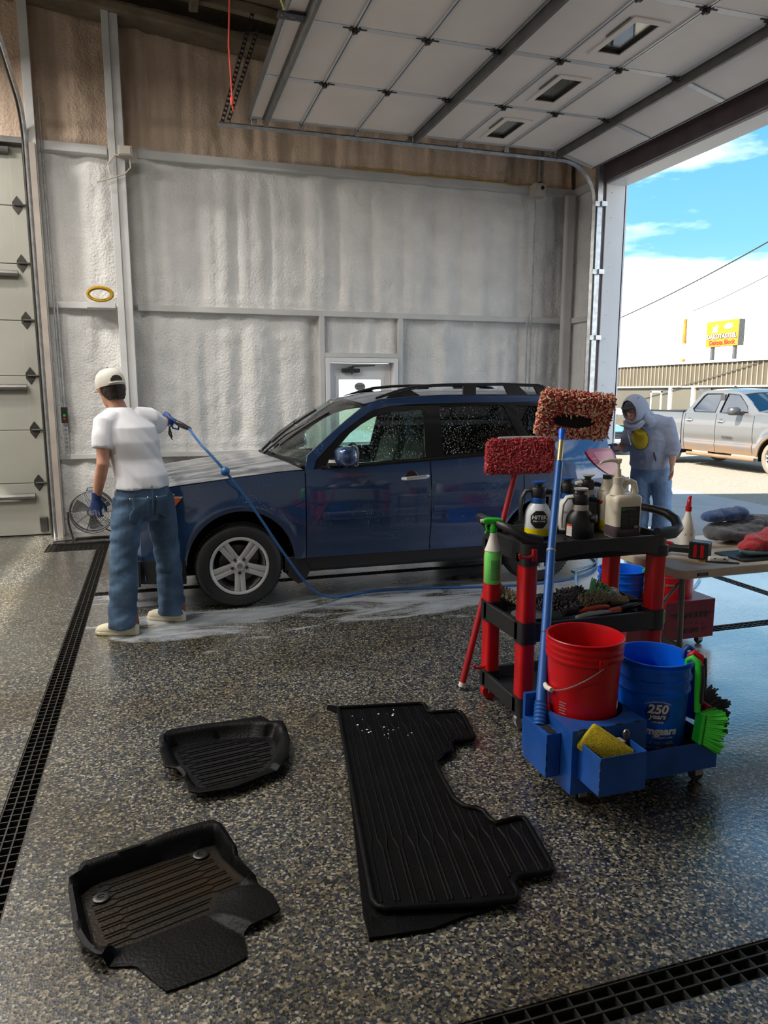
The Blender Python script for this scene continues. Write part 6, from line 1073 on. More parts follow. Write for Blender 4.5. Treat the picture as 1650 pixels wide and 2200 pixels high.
def person(label, J, fdir, hdir, hup, pose):
    root = T('person', label, 'person', pose['base']); base = V(*pose['base']); f = unit(fdir); r = V(f[1], -f[0], 0); j = {k: V(*v)-base for k, v in J.items()}
    g = G(); P, hr, hf, hu = head(g, j['head'], hdir, hup, pose.get('k', 1))
    g.tube([j['neck']-V(0, 0, .04), j['neck']*.5+(P(0, -.015, -.08))*.5, P(0, -.012, -.06)], [.062, .055, .055], 14)
    tr = lambda c, a, b, tw=0: ringc(c, r*a, f*b)
    sp = unit(j['neck']-j['chest']); 
    g.loft([tr(j['pelvis']-V(0, 0, .09), .12, .09), tr(j['pelvis'], .165, .115), tr(j['waist'], .145, .10), tr(j['chest']-V(0, 0, .08), .16, .11), tr(j['chest']+V(0, 0, .05), .165, .115), tr(j['neck']-sp*.06, .12, .08), tr(j['neck'], .06, .058)])
    for s in 'LR':
        g.tube([j['neck']*.45+j['sh'+s]*.55-V(0, 0, .02), j['sh'+s], j['sh'+s]*.55+j['el'+s]*.45, j['el'+s], j['el'+s]*.6+j['wr'+s]*.4, j['wr'+s]], [.050, .055, .048, .041, .040, .027], 14, rnd=True)
        g.tube([j['hip'+s]+V(0, 0, .02), j['hip'+s]*.5+j['kn'+s]*.5, j['kn'+s], j['kn'+s]*.65+j['an'+s]*.35, j['an'+s]], [.09, .078, .056, .056, .037], 14, rnd=True)
        h = pose['hand'+s]; hand(g, j['wr'+s], h[0], h[1], h[2], 1.0, h[3])
        t_ = V(*pose['toe'+s]); g.tube([j['an'+s]-V(0, 0, .0), j['an'+s]-V(0, 0, .055)-t_*.02, j['an'+s]-V(0, 0, .065)+t_*.08, j['an'+s]-V(0, 0, .07)+t_*.15], [.038, .040, .036, .026], 10, rnd=True)
    O('body', remesh(g, .0065, 2), 'skin', root, sm=180)
    kk = pose.get('k', 1); return root, j, P, r, f, (hr*kk, hf*kk, hu)
def shoe(root, an, toe, mat='shoe', h=.0):
    t = unit(toe); s = V(-t[1], t[0], 0); z0 = -(an[2]); A = V(an[0], an[1], 0)
    def ring(k, w, hh, zz): c = A+t*k; return [c+s*w*math.cos(a)+V(0, 0, zz+hh*max(-.2, math.sin(a))) for a in np.linspace(0, 2*PI, 18, endpoint=False)]
    g = G().loft([ring(-.105, .018, .05, .035), ring(-.095, .034, .085, .03), ring(-.05, .041, .10, .03), ring(0, .043, .095, .03), ring(.05, .045, .065, .03), ring(.10, .050, .05, .03), ring(.15, .048, .042, .028), ring(.185, .034, .03, .026), ring(.195, .014, .014, .026)])
    g.tube([A-t*.03+V(0, 0, .09), A-t*.02+V(0, 0, .125)], [.045, .048], 14)
    o = O('shoe', remesh(g, .006, 3), mat, root, sm=180)
    sl = [A+t*a+s*b for a, b in ((-.108, 0), (-.10, .026), (-.06, .040), (0, .043), (.06, .047), (.12, .052), (.17, .044), (.197, .02), (.203, 0))]; full = sl+[A+t*((p-A) @ t)-s*((p-A) @ s) for p in sl[-2:0:-1]]
    O('sole', G().loft([[V(p[0], p[1], z) for p in full] for z in (.001, .026)]), 'sole', o, sm=40, bev=.006)
    O('heel_tab', G().tube([A-t*.095+V(0, 0, .085), A-t*.088+V(0, 0, .125)], [.018, .020], 8, flat=1, rnd=True), 'shoe_red', o)
    return o
# ---- man in the white tee shirt
f1 = V(-.42, .91, 0); r1 = V(.91, .42, 0)
J = dict(pelvis=(-.10, 5.30, .95), waist=(-.105, 5.30, 1.08), chest=(-.155, 5.33, 1.33), neck=(-.225, 5.385, 1.555), head=(-.275, 5.42, 1.685), shL=(-.325, 5.265, 1.455), elL=(-.345, 5.20, 1.19), wrL=(-.405, 5.29, .955), shR=(-.03, 5.44, 1.475), elR=(.045, 5.66, 1.42), wrR=(.075, 5.84, 1.455),
         hipL=(-.195, 5.265, .92), knL=(-.255, 5.22, .53), anL=(-.275, 5.19, .095), hipR=(-.005, 5.345, .92), knR=(.045, 5.44, .50), anR=(.055, 5.42, .095))
toeL, toeR = unit(V(-.93, .36, 0)), unit(V(-.86, .5, 0))
man, j, HP, r_, f_, hv = person('man in a white tee shirt, jeans and a backwards cap spraying the car', J, f1, (-.40, .90, -.20), (-.14, .10, 1), dict(k=1.07, base=(-.11, 5.30, 0), handL=((-.12, .22, -1), (.3, .6, .2), (.4, .5, 0), .75), handR=((.45, .85, -.05), (-.6, .4, -.5), (-.2, 0, 1), 1.15), toeL=toeL, toeR=toeR))
def folds(amp, seed, ax=(7, 7, 16)):
    return lambda c: amp*vnoise(np.stack([c[:, 0]*ax[0]+c[:, 2]*5, c[:, 1]*ax[1], c[:, 2]*ax[2]-c[:, 0]*9], -1), seed)+amp*.5*vnoise(c*V(22, 22, 34), seed+1)
tr = lambda c, a, b: ringc(c, r_*a, f_*b)
g = G(); jp = j; sp = unit(jp['neck']-jp['chest'])
g.loft([tr(V(-.0, -.005, 1.015), .198, .145), tr(jp['waist']+V(0, 0, .02), .186, .135), tr(jp['chest']-V(-.02, 0, .12), .185, .135), tr(jp['chest'], .192, .138), tr(jp['chest']+V(-.02, .01, .10), .185, .128), tr(jp['neck']-sp*.05, .135, .105), tr(jp['neck']-sp*.012, .092, .090), tr(jp['neck']+sp*.008, .082, .080)])
for s in 'LR':
    e = jp['sh'+s]*.38+jp['el'+s]*.62 if s == 'L' else jp['sh'+s]*.40+jp['el'+s]*.60; g.tube([jp['neck']*.5+jp['sh'+s]*.5-V(0, 0, .03), jp['sh'+s], jp['sh'+s]*.5+e*.5, e], [.085, .078, .076, .074], 16)
def drape(c):
    a = c @ r_; z = c[:, 2]; q = np.stack([(a*.75+z*.65)*9, (z*.75-a*.65)*2.2, c @ f_*5], -1)
    return .014*np.abs(vnoise(q, 4))+.006*vnoise(q*1.9, 5)-.004
O('tee_shirt', remesh(g, .008, 4, drape), 'tee', man, sm=180)
def trousers(root, j, r_, f_, mat, wth=.108, wkn=.092, wan=.098, seed=6, top=.10, amp=.007, hem=-.04):
    g = G(); tr = lambda c, a, b: ringc(c, r_*a, f_*b)
    g.loft([tr(j['pelvis']-V(0, 0, .17), .09, .08), tr(j['pelvis']-V(0, 0, .11), .165, .125), tr(j['pelvis']-V(0, 0, .07), .188, .138), tr(j['pelvis']+V(0, 0, .0), .195, .142), tr(j['pelvis']+V(0, 0, top), .172, .128)])
    for s in 'LR':
        h, k, a = j['hip'+s], j['kn'+s], j['an'+s]
        g.tube([h+V(0, 0, .02), h*.6+k*.4, k*.85+h*.15, k*.8+a*.2, k*.3+a*.7, a+V(0, 0, .02), a+V(0, 0, hem)], [wth, wth*.98, wkn, wkn*.98, wan*.96, wan, wan*1.04], 18)
    return O('jeans', remesh(g, .008, 3, folds(amp, seed, (8, 8, 22))), mat, root, sm=180)
jn = trousers(man, jp, r_, f_, 'jeans')
def pocket(cx, w=.070):
    c = jp['pelvis']+r_*cx-f_*.16+V(0, 0, -.045); g = G().grid([[c+r_*x*w+V(0, 0, .06-.165*v-(.02*(1-abs(x)) if v > .99 else 0)) for v in np.linspace(0, 1, 9)] for x in np.linspace(-1, 1, 9)])
    o = O('back_pocket', g, 'jeans', jn, sm=60); wrapon(o, jn, .003); q = O('rivet', G().sphere((0, 0, 0), .006, 8, 6), 'chrome', o, loc=tuple(c+r_*w*.9+V(0, 0, .055)+f_*.015)); copies(q, [tuple(c-r_*w*.9+V(0, 0, .055)+f_*.015)])
pocket(-.095); pocket(.095)
O('back_seam', G().tube([jp['pelvis']-f_*.1465+V(0, 0, .09), jp['pelvis']-f_*.150+V(0, 0, 0), jp['pelvis']-f_*.14-V(0, 0, .08)], .003, 5), 'jeans', jn)
for s, t_ in (('L', toeL), ('R', toeR)): shoe(man, jp['an'+s], t_)
g = G(); hd = unit(V(-.12, .22, -1)); hand(g, jp['wrL'], hd, (.3, .6, .2), (.4, .5, 0), 1.0, .75, grow=.0028); g.tube([jp['wrL']-hd*.045, jp['wrL'], jp['wrL']+hd*.02], [.036, .032, .033], 14); O('glove', remesh(g, .004, 2), 'glove', man, sm=180)
g = G(); hd = unit(V(.45, .85, -.05)); hand(g, jp['wrR'], hd, (-.6, .4, -.5), (-.2, 0, 1), 1.0, 1.15, grow=.0028); g.tube([jp['wrR']-hd*.02, jp['wrR'], jp['wrR']+hd*.02], [.033, .032, .033], 14); O('glove', remesh(g, .004, 2), 'glove', man, sm=180)
# hair and cap
hr, hf, hu = hv
g = G()
for z, a, b, y in ((-.075, .055, .040, -.055), (-.05, .066, .062, -.035), (-.01, .077, .078, -.022), (.03, .080, .080, -.020), (.06, .078, .080, -.02)): pass
g.loft([ringc(HP(0, y, z), hr*a, hf*b, 22) for z, a, b, y in ((-.078, .050, .034, -.058), (-.05, .068, .060, -.038), (-.01, .077, .076, -.028), (.03, .080, .080, -.022), (.07, .074, .08, -.02))]); O('hair', remesh(g, .006, 1, lambda c: .003*vnoise(c*90, 2)), 'hair', man, sm=180)
rings = [ringc(HP(0, y, z), hr*a, hf*b, 28) for z, a, b, y in ((.012, .088, .108, -.006), (.03, .090, .110, -.006), (.07, .088, .105, -.008), (.10, .075, .088, -.010), (.122, .050, .058, -.012), (.132, .018, .022, -.012))]
cap_g = G().loft(rings, cap=True); cp = O('cap', cap_g, 'cap', man, sm=70)
O('cap_button', G().sphere(HP(0, -.012, .134), .009, 10, 6), 'dark_cloth', cp); O('cap_opening', G().loft([[HP(.034*k*math.cos(a)*1.1, -.118+.010*(k-1), .036+.034*k*max(0, math.sin(a))) for a in np.linspace(0, 2*PI, 20, endpoint=False)] for k in (1.0, .9)]).loft([[HP(.036*math.cos(a), -.117+d+.045*max(0, math.sin(a))*.55*.9, .036+.036*max(0, math.sin(a))) for a in np.linspace(0, PI, 14)] for d in (0, .03)]), 'hair', cp, sm=60)
O('cap_strap', G().tube([HP(.05, -.098, .022), HP(.025, -.114, .024), HP(0, -.118, .025), HP(-.025, -.114, .024), HP(-.05, -.098, .022)], .009, 6, flat=.6), 'cap', cp); O('cap_brim', G().loft([[HP(.078*math.sin(a)*k, .085+.085*math.cos(a)*k*1.0-.0, .018-.012*math.sin(a)**2+h) for a in np.linspace(-PI/2, PI/2, 14)] for k, h in ((.98, 0), (1, .004), (.98, .007))]), 'cap', cp, sm=60)
# spray gun and hose
wr = V(*J['wrR'])+unit(V(.45, .85, -.05))*.08
t = T('spray_gun', 'blue-bodied pressure washer gun in the right hand of the man in white', 'spray gun', tuple(wr)); 
O('gun_body', G().tube([(-.03, .14, .05), (-.01, .05, .035), (.0, 0, .015), (.06, -.03, -.022)], [.014, .020, .020, .018], 10, rnd=True), 'glove', t); O('trigger_guard', G().tube([(.0, 0, -.005), (.02, .0, -.06), (.06, -.02, -.07), (.07, -.03, -.03)], .008, 6), 'glove', t); O('hose_coupling', G().tube([(.055, -.028, -.018), (.10, -.05, -.045), (.145, -.075, -.065)], [.020, .021, .014], 10, rnd=True), 'black_plastic', t); O('lance', G().tube([(-.03, .14, .05), (-.06, .42, .04)], .008, 8), 'steel', t)
O('key_clip', G().tube([(-.005, -.02, -.05), (-.01, -.03, -.10), (.012, -.03, -.15)], [.006, .009, .004], 6).tube([(-.005, -.02, -.05), (.012, -.03, -.13)], .006, 6), 'black_plastic', t)
hp = [wr+V(.14, -.072, -.063), (.30, 5.56, 1.31), (.40, 5.44, 1.19), (.475, 5.40, 1.095), (.57, 5.38, .965), (.66, 5.37, .83), (.74, 5.36, .70), (.83, 5.36, .55), (.92, 5.37, .41), (1.02, 5.40, .26), (1.14, 5.46, .12), (1.28, 5.54, .04), (1.45, 5.63, .012), (1.75, 5.70, .012), (2.2, 5.64, .012), (2.7, 5.53, .012), (3.2, 5.50, .012), (3.62, 5.60, .012), (3.95, 5.85, .012), (4.15, 6.2, .012), (4.3, 6.8, .012), (4.6, 7.6, .012)]
def smooth(pts, n=6):
    P = np.array([tuple(p) for p in pts], float); out = []
    for i in range(len(P)-1):
        a, b, c, d = P[max(i-1, 0)], P[i], P[i+1], P[min(i+2, len(P)-1)]
        for t_ in np.linspace(0, 1, n, endpoint=False): out.append(.5*((2*b)+(-a+c)*t_+(2*a-5*b+4*c-d)*t_**2+(-a+3*b-3*c+d)*t_**3))
    return out+[P[-1]]
hs = T('pressure_hose', 'long blue pressure hose curving from the spray gun down across the floor', 'hose', (1.4, 5.6, 0)); O('hose', G().tube([p-V(1.4, 5.6, 0) for p in smooth(hp)], .0098, 8), 'hose_blue', hs); O('hose_stop', G().sphere(V(.475, 5.40, 1.095)-V(1.4, 5.6, 0), .034, 16, 10), 'hose_blue', hs)
hp2 = [(4.4, 6.9, .012), (4.28, 6.35, .012), (4.02, 5.98, .012), (3.66, 5.78, .022), (3.60, 5.64, .030), (3.40, 5.3, .012), (3.30, 4.95, .012), (3.6, 4.80, .012), (4.2, 4.9, .012), (4.6, 5.2, .012)]
tag(O('garden_hose', G().tube(smooth(hp2), .010, 8), 'hose_pale'), 'pale blue hose looped on the wet floor behind the utility cart', 'hose')
# ---- person in the hooded sweatshirt
f2 = unit(V(-.80, -.60, 0)); J2 = dict(pelvis=(4.80, 6.24, .93), waist=(4.79, 6.235, 1.03), chest=(4.715, 6.19, 1.27), neck=(4.60, 6.14, 1.43), head=(4.465, 6.10, 1.515), shL=(4.80, 6.03, 1.36), elL=(4.885, 6.02, 1.13), wrL=(4.855, 5.98, .965), shR=(4.62, 6.33, 1.35), elR=(4.655, 6.43, 1.11), wrR=(4.49, 6.36, 1.105),
          hipL=(4.865, 6.16, .90), knL=(4.905, 6.14, .50), anL=(4.92, 6.19, .095), hipR=(4.735, 6.30, .90), knR=(4.75, 6.29, .50), anR=(4.765, 6.34, .095))
toe2 = unit(V(-.75, -.65, 0))
boy, j, HP, r_, f_, hv = person('person in a grey hooded sweatshirt and light jeans leaning towards the tail lamp', J2, f2, (-.82, -.36, -.32), (-.35, -.1, 1), dict(base=(4.82, 6.24, 0), handL=((-.05, -.1, -1), (-.8, .3, 0), (-.6, -.6, 0), .45), handR=((-.95, -.25, .12), (.1, -.6, -.5), (0, -.3, 1), 1.1), toeL=toe2, toeR=unit(V(-.9, -.4, 0))))
g = G(); sp = unit(j['neck']-j['chest']); tr = lambda c, a, b: ringc(c, r_*a, f_*b)
g.loft([tr(j['pelvis']+V(.0, 0, -.035), .19, .15), tr(j['pelvis']+V(0, 0, .0), .205, .165), tr(j['waist']+V(0, 0, .04), .205, .170), tr(j['chest']-V(-.02, 0, .07), .20, .16), tr(j['chest']+V(-.01, 0, .03), .20, .15), tr(j['chest']+sp*.12, .185, .125), tr(j['neck']-sp*.05, .13, .10), tr(j['neck'], .085, .085)])
for s in 'LR': g.tube([j['neck']*.5+j['sh'+s]*.5-V(0, 0, .03), j['sh'+s], j['sh'+s]*.5+j['el'+s]*.5, j['el'+s], j['el'+s]*.72+j['wr'+s]*.28], [.09, .085, .078, .078, .066], 16, rnd=True)
hr, hf, hu = hv
g.tube([HP(0, -.10, -.06), HP(0, -.13, -.13), j['chest']-f_*.11+V(0, 0, .10)], [.075, .085, .07], 14, rnd=True)
for s in (-1, 1): g.tube([HP(s*.075, -.03, -.10), HP(s*.09, -.05, -.16), j['sh'+('R' if s > 0 else 'L')]*.6+j['neck']*.4], [.045, .065, .06], 12, rnd=True)
hood = O('hooded_sweatshirt', remesh(g, .008, 3, folds(.009, 9, (5, 5, 9))), 'hoodie', boy, sm=180)
hg = G(); 
rings = [[HP(a*math.cos(t), y-.035*math.sin(t)*(y < .05), z0+b*math.sin(t)) for t in np.linspace(0, 2*PI, 26, endpoint=False)] for y, a, b, z0 in ((.092, .078, .118, -.005), (.075, .092, .134, -.005), (.02, .104, .142, -.005), (-.04, .108, .140, -.02), (-.09, .104, .130, -.05), (-.13, .090, .105, -.09), (-.16, .05, .06, -.13))]
inner = [[HP(a*math.cos(t), y, z0+b*math.sin(t)) for t in np.linspace(0, 2*PI, 26, endpoint=False)] for y, a, b, z0 in ((-.10, .075, .095, -.02), (.0, .090, .122, 0), (.07, .080, .118, 0), (.094, .070, .108, -.003))]
hg.loft(inner+rings, cap=False); O('hood', hg, 'hoodie', boy, sm=180, sub=1)
O('hood_collar', G().tube([HP(.10, .03, -.13), HP(.06, .09, -.16), HP(0, .11, -.17), HP(-.06, .09, -.16), HP(-.10, .03, -.13)], [.022, .028, .028, .028, .022], 10), 'hoodie', hood)
trousers(boy, j, r_, f_, 'jeans_light', .105, .092, .10, 12, .04)
for s, t_ in (('L', toe2), ('R', unit(V(-.9, -.4, 0)))): shoe(boy, j['an'+s], t_)
ec = j['chest']+f_*.150+V(-.012, -.008, -.03); eu = unit(np.cross(V(0, 0, 1), f_)); ev = unit(np.cross(f_, eu)); ec = ec-V(.045, -.02, .035)
from mathutils.bvhtree import BVHTree
bv = BVHTree.FromPolygons([v.co for v in hood.data.vertices], [tuple(p.vertices) for p in hood.data.polygons])
def emb(k0, k1, off, nn=8):
    def P(k, a):
        q = ec+eu*(.088*k*math.cos(a))+ev*(.105*k*math.sin(a))+f_*.4; h = bv.ray_cast(Vector(q), Vector(-f_)); return V(*h[0])+f_*off if h[0] else q-f_*.4
    return G().grid([[P(k, a) for k in np.linspace(k0, k1, nn)] for a in np.linspace(0, 2*PI, 40)])
O('round_emblem', emb(.01, 1, .004), 'emblem_yellow', boy, sm=180, solid=.002); O('emblem_ring', emb(1, 1.05, .0045, 2), 'text_dark', boy, sm=180, solid=.002)
O('pocket_edge', G().tube([j['pelvis']+f_*.168-r_*.055+V(0, 0, .20), j['pelvis']+f_*.175-r_*.10+V(0, 0, .06)], .007, 6), 'dark_cloth', hood)
O('draw_cord', G().tube([HP(.03, .115, -.15), HP(.035, .13, -.22), HP(.03, .12, -.34)], .004, 6), 'label_white', hood)
O('cap', G().loft([ringc(HP(0, y, z), hr*a, hf*b, 24) for z, a, b, y in ((.035, .082, .100, 0), (.06, .083, .10, 0), (.10, .066, .08, 0), (.118, .02, .03, 0))]).loft([[HP(.07*math.sin(a)*k, .09+.075*math.cos(a)*k, .040+h) for a in np.linspace(-PI/2, PI/2, 14)] for k, h in ((.98, 0), (1, .004), (.98, .007))]), 'dark_cloth', boy, sm=60)
for s in (-1, 1): O('eye', G().sphere(HP(s*.031, .082, .004), .011, 10, 8), 'eye_white', boy); O('iris', G().sphere(HP(s*.031, .0905, .003), .005, 8, 6), 'dark', boy)
gl = G()
for s in (-1, 1): gl.tube([HP(s*.033+.024*math.cos(a), .102, .002+.019*math.sin(a)) for a in np.linspace(0, 2*PI, 18, endpoint=False)], .0022, 5, closed=True); gl.tube([HP(s*.057, .10, .006), HP(s*.074, .06, .01), HP(s*.077, -.01, .008)], .002, 5)
gl.tube([HP(-.01, .106, .006), HP(.01, .106, .006)], .002, 5); O('glasses', gl, 'text_dark', boy)
O('hair', G().loft([ringc(HP(0, y, z), hr*a, hf*b, 20) for z, a, b, y in ((-.07, .06, .05, -.04), (-.02, .079, .085, -.016), (.03, .080, .09, -.012), (.06, .078, .09, -.01))]), 'hair', boy, sm=60)
hw = V(*J2['wrR'])+unit(V(-.95, -.25, .12))*.085
t = T('spray_bottle', 'blue trigger sprayer held up to the tail lamp by the person in grey', 'spray bottle', tuple(hw+V(-.005, -.02, -.10))); O('bottle', G().lathe([(.001, -.10), (.030, -.10), (.034, -.09), (.034, .0), (.022, .05), (.014, .08), (.014, .10)], 20), pm('bottle_violet', srgb(60, 66, 150), .35), t); O('trigger_head', G().tube([(.03, 0, .125), (0, 0, .125), (-.06, -.01, .125)], [.016, .018, .010], 8, rnd=True).tube([(-.02, 0, .12), (-.03, 0, .08)], .007, 6), 'blue_pole', t)
# ================================================================== FLOOR MATS
def resample(poly, n):
    P = np.array(poly, float); Q = np.vstack([P, P[:1]]); L = np.r_[0, np.cumsum(np.linalg.norm(np.diff(Q, axis=0), axis=1))]; s = np.linspace(0, L[-1], n, endpoint=False); return np.stack([np.interp(s, L, Q[:, k]) for k in (0, 1)], -1)
REAR = [(0.848, 3.509), (1.295, 3.428), (1.283, 3.314), (1.44, 3.284), (1.438, 3.221), (1.396, 3.003), (1.378, 2.975), (1.276, 2.991), (1.254, 2.96), (1.242, 2.899), (1.193, 2.89), (1.134, 2.844), (1.116, 2.773), (1.104, 2.649), (1.092, 2.52), (1.109, 2.466), (1.171, 2.419), (1.167, 2.368), (1.175, 2.32), (1.29, 2.329), (1.301, 2.313), (1.252, 2.022), (1.236, 2.001), (1.118, 2.017), (1.08, 1.999), (1.076, 1.938), (1.053, 1.913), (0.927, 1.932), (0.614, 2.006), (0.604, 2.045), (0.68, 2.514), (0.766, 3.021)]
MX, MY = .95, 2.7; rl = [(x-MX, y-MY) for x, y in REAR]
t = T('floor_mat', 'long black ribbed rear-row rubber mat spread on top of another mat', 'floor mat', (MX, MY, .016)); MT = t
O('mat_sheet', G().plate(rl, [], lambda x, y, d: (x, y, d), .010), 'mat_rubber', t, sm=0)
O('mat_rim', G().tube([(x, y, .014) for x, y in resample(rl, 150)], .011, 8, closed=True), 'mat_rubber', t, sm=60)
a, b = V(.848-MX, 3.509-MY), V(.614-MX, 2.006-MY); dv = unit(b-a); pv = V(-dv[1], dv[0]); pv = pv if pv[0] > 0 else -pv; rib = G()
inr = lambda q: inside(q, rl) and all(inside(q+o_, rl) for o_ in (V(.018, 0), V(-.018, 0), V(0, .018), V(0, -.018)))
for k in range(11):
    for e in (-1, 1):
        w0 = .035+.058*k; pts = []
        for s in np.linspace(-.15, 1.75, 96):
            jog = .011 if (.24 < s < 1.18) else .022
            if abs(s-.24) < .03: jog = .022-.011*(s-.21)/.06
            if abs(s-1.18) < .03: jog = .011+.011*(s-1.15)/.06
            q = a+dv*s+pv*(w0+e*jog); 
            if inr(q): pts.append(q)
            else:
                if len(pts) > 4: rib.tube([(p[0], p[1], .0105) for p in pts], .0042, 4)
                pts = []
        if len(pts) > 4: rib.tube([(p[0], p[1], .0105) for p in pts], .0042, 4)
o = O('ribs', rib, 'mat_rubber', t, sm=60); o['kind'] = 'stuff'
sd_ = G(); rr = random.Random(4)
for k in range(26): sd_.lathe([(.001, .0115), (rr.uniform(.002, .006), .0112), (.001, .0125)], 8, (rr.uniform(.87, 1.15)-MX, rr.uniform(3.1, 3.42)-MY, 0))
o = O('foam_spots', sd_, 'suds', t); o['kind'] = 'stuff'
UN = [(.562, 2.02), (.552, 1.915), (.643, 1.905), (.754, 1.895), (.870, 1.915), (.953, 1.918), (1.0, 1.94), (1.0, 2.2), (1.02, 2.5), (1.03, 2.9), (1.2, 3.15), (1.25, 3.40), (1.27, 3.46), (1.05, 3.53), (.86, 3.57), (.81, 3.60), (.80, 3.57), (.845, 3.50), (.72, 2.8)]
t = T('floor_mat', 'second black rubber mat peeking out beneath the ribbed rear-row mat', 'floor mat', (.9, 2.7, 0)); O('mat_sheet', G().plate([(x-.9, y-2.7) for x, y in UN], [], lambda x, y, d: (x, y, .001+d), .012), 'mat_rubber', t, sm=0, bev=.004)
O('mat_flap', G().loft([[V(x-.9, y-2.7, z) for x, y, z in ((.60, 2.03, .012), (.562, 2.0, .004), (.552, 1.915, .002), (.643, 1.905, .004), (.66, 1.98, .014))], [V(x-.9, y-2.7, z) for x, y, z in ((.60, 2.03, .016), (.562, 2.0, .012), (.552, 1.915, .010), (.643, 1.905, .014), (.66, 1.98, .0155))]]), 'mat_rubber', t, sm=0)
def tray_mat(label, outer, inner, zs, loc, ridge_dir, nr, rw, clips=(), patch=None, dirt='mat_dirty', flat_idx=()):
    cx, cy = loc; n = 120; t = T('floor_mat', label, 'floor mat', (cx, cy, 0)); po = resample([(x-cx, y-cy) for x, y in outer], 240); pi = np.array([(x-cx, y-cy) for x, y in inner])
    c = pi.mean(0); pi_r = resample(pi, 240)
    ang = lambda p: np.arctan2(p[:, 1]-c[1], p[:, 0]-c[0])
    A = np.linspace(-PI, PI, n, endpoint=False)
    def cast(poly):
        out = []
        for a in A:
            d = V(math.cos(a), math.sin(a)); best = None
            for i in range(len(poly)):
                p, q = poly[i], poly[(i+1) % len(poly)]; e = q-p; den = d[0]*e[1]-d[1]*e[0]
                if abs(den) < 1e-9: continue
                tt_ = ((p-c)[0]*e[1]-(p-c)[1]*e[0])/den; uu = ((p-c)[0]*d[1]-(p-c)[1]*d[0])/den
                if tt_ > 0 and -1e-6 <= uu <= 1+1e-6 and (best is None or tt_ > best): best = tt_
            out.append(c+d*(best or .05))
        return np.array(out)
    ro, ri = cast(po), cast(pi_r); ro = np.where((np.linalg.norm(ro-c, axis=1) < np.linalg.norm(ri-c, axis=1)+.012)[:, None], ri+(ri-c)/np.linalg.norm(ri-c, axis=1)[:, None]*.012, ro)
    zt = np.array([zs(p) for p in ro]); up = lambda P, z: [(p[0], p[1], q) for p, q in zip(P, np.broadcast_to(z, n))]
    mid = ri+(ro-ri)*.30
    g = G().loft([up(c+(ri-c)*.02, .010), up(c+(ri-c)*.9, .010), up(ri, .012), up(mid, .012+(zt-.012)*.75), up(ri+(ro-ri)*.62, .012+(zt-.012)*1.04), up(ro, zt-.004), up(ro, zt-.010), up(ri+(ro-ri)*.62, .004+(zt-.012)*.95), up(ri, .002), up(c+(ri-c)*.02, .001)])
    O('mat_tray', g, 'mat_rubber', t, sm=60); O('mat_floor', G().loft([up(c+(ri-c)*.02, .0108), up(c+(ri-c)*.97, .0115), up(c+(ri-c)*.97, .009)]), dirt, t, sm=60)
    d = unit(V(*ridge_dir)); p = V(-d[1], d[0]); rb = G(); poly = [tuple(q) for q in (c+(ri-c)*.90)]
    for k in range(nr):
        w0 = (k-(nr-1)/2)*rw; pts = []
        for s in np.linspace(-.45, .45, 70):
            q = c+d*s+p*(w0+.004*(1 if abs(s) > .14 else -1)*(1 if k % 2 else -1))
            if inside(q, poly): pts.append(q)
        if len(pts) > 3: rb.tube([(q[0], q[1], .0115) for q in pts], .0030, 4)
    o = O('ribs', rb, dirt, t, sm=60); o['kind'] = 'stuff'
    for x, y in clips:
        cl = O('fixing_clip', G().lathe([(.028, .010), (.028, .018), (.024, .020), (.013, .0195), (.012, .017), (.001, .017)], 28, (x-cx, y-cy, 0)), 'clip', t, sm=40); O('clip_slot', G().box(x-cx-.008, x-cx+.008, y-cy-.002, y-cy+.002, .0165, .0185), 'dark', cl, sm=0)
    return t
m = pm('mat_dirty', (.012, .011, .009), .30, spec=.25, var=(4, .0, srgb(40, 30, 17)[:3]), bump=(90, .12)); m2 = pm('mat_wet', (.006, .006, .007), .22, spec=.3, bump=(70, .15))
NEAR_O = [(-0.322, 2.459), (-0.313, 2.484), (-0.21, 2.511), (-0.12, 2.533), (-0.008, 2.583), (0.104, 2.604), (0.135, 2.608), (0.164, 2.574), (0.178, 2.525), (0.216, 2.367), (0.255, 2.259), (0.262, 2.24), (0.297, 2.19), (0.312, 2.10), (0.184, 2.055), (0.189, 1.985), (0.185, 1.955), (0.091, 1.92), (-0.045, 1.895), (-0.077, 1.94), (-0.131, 2.02), (-0.236, 2.045), (-0.270, 2.085), (-0.311, 2.17), (-0.350, 2.39), (-0.345, 2.42), (-0.32, 2.43)]
NEAR_I = [(-0.316, 2.395), (-0.282, 2.43), (-0.041, 2.495), (0.135, 2.540), (0.155, 2.45), (0.195, 2.36), (0.238, 2.28), (0.135, 2.262), (0.111, 2.172), (-0.136, 2.105), (-0.236, 2.090), (-0.26, 2.151), (-0.305, 2.35)]
def znear(p):
    x, y = p[0], p[1]; return .075 if y > .12 else .055 if x < -.2 else .050 if (x > .14 and y > -.02) else .03 if y > -.22 else .012
tray_mat('brown-stained black driver-side tray mat nearest the viewer with two round clips', NEAR_O, NEAR_I, znear, (-.02, 2.28), (1, .30), 17, .0215, clips=[(-0.245, 2.350), (0.083, 2.485)])
MID_O = [(-0.053, 3.37), (-0.01, 3.44), (0.132, 3.45), (0.252, 3.45), (0.44, 3.46), (0.478, 3.38), (0.53, 3.385), (0.54, 3.29), (0.536, 3.18), (0.503, 3.06), (0.45, 2.955), (0.236, 2.865), (0.099, 2.865), (0.060, 2.89), (0.038, 3.02), (0.018, 3.07), (-0.031, 3.10), (-0.051, 3.25)]
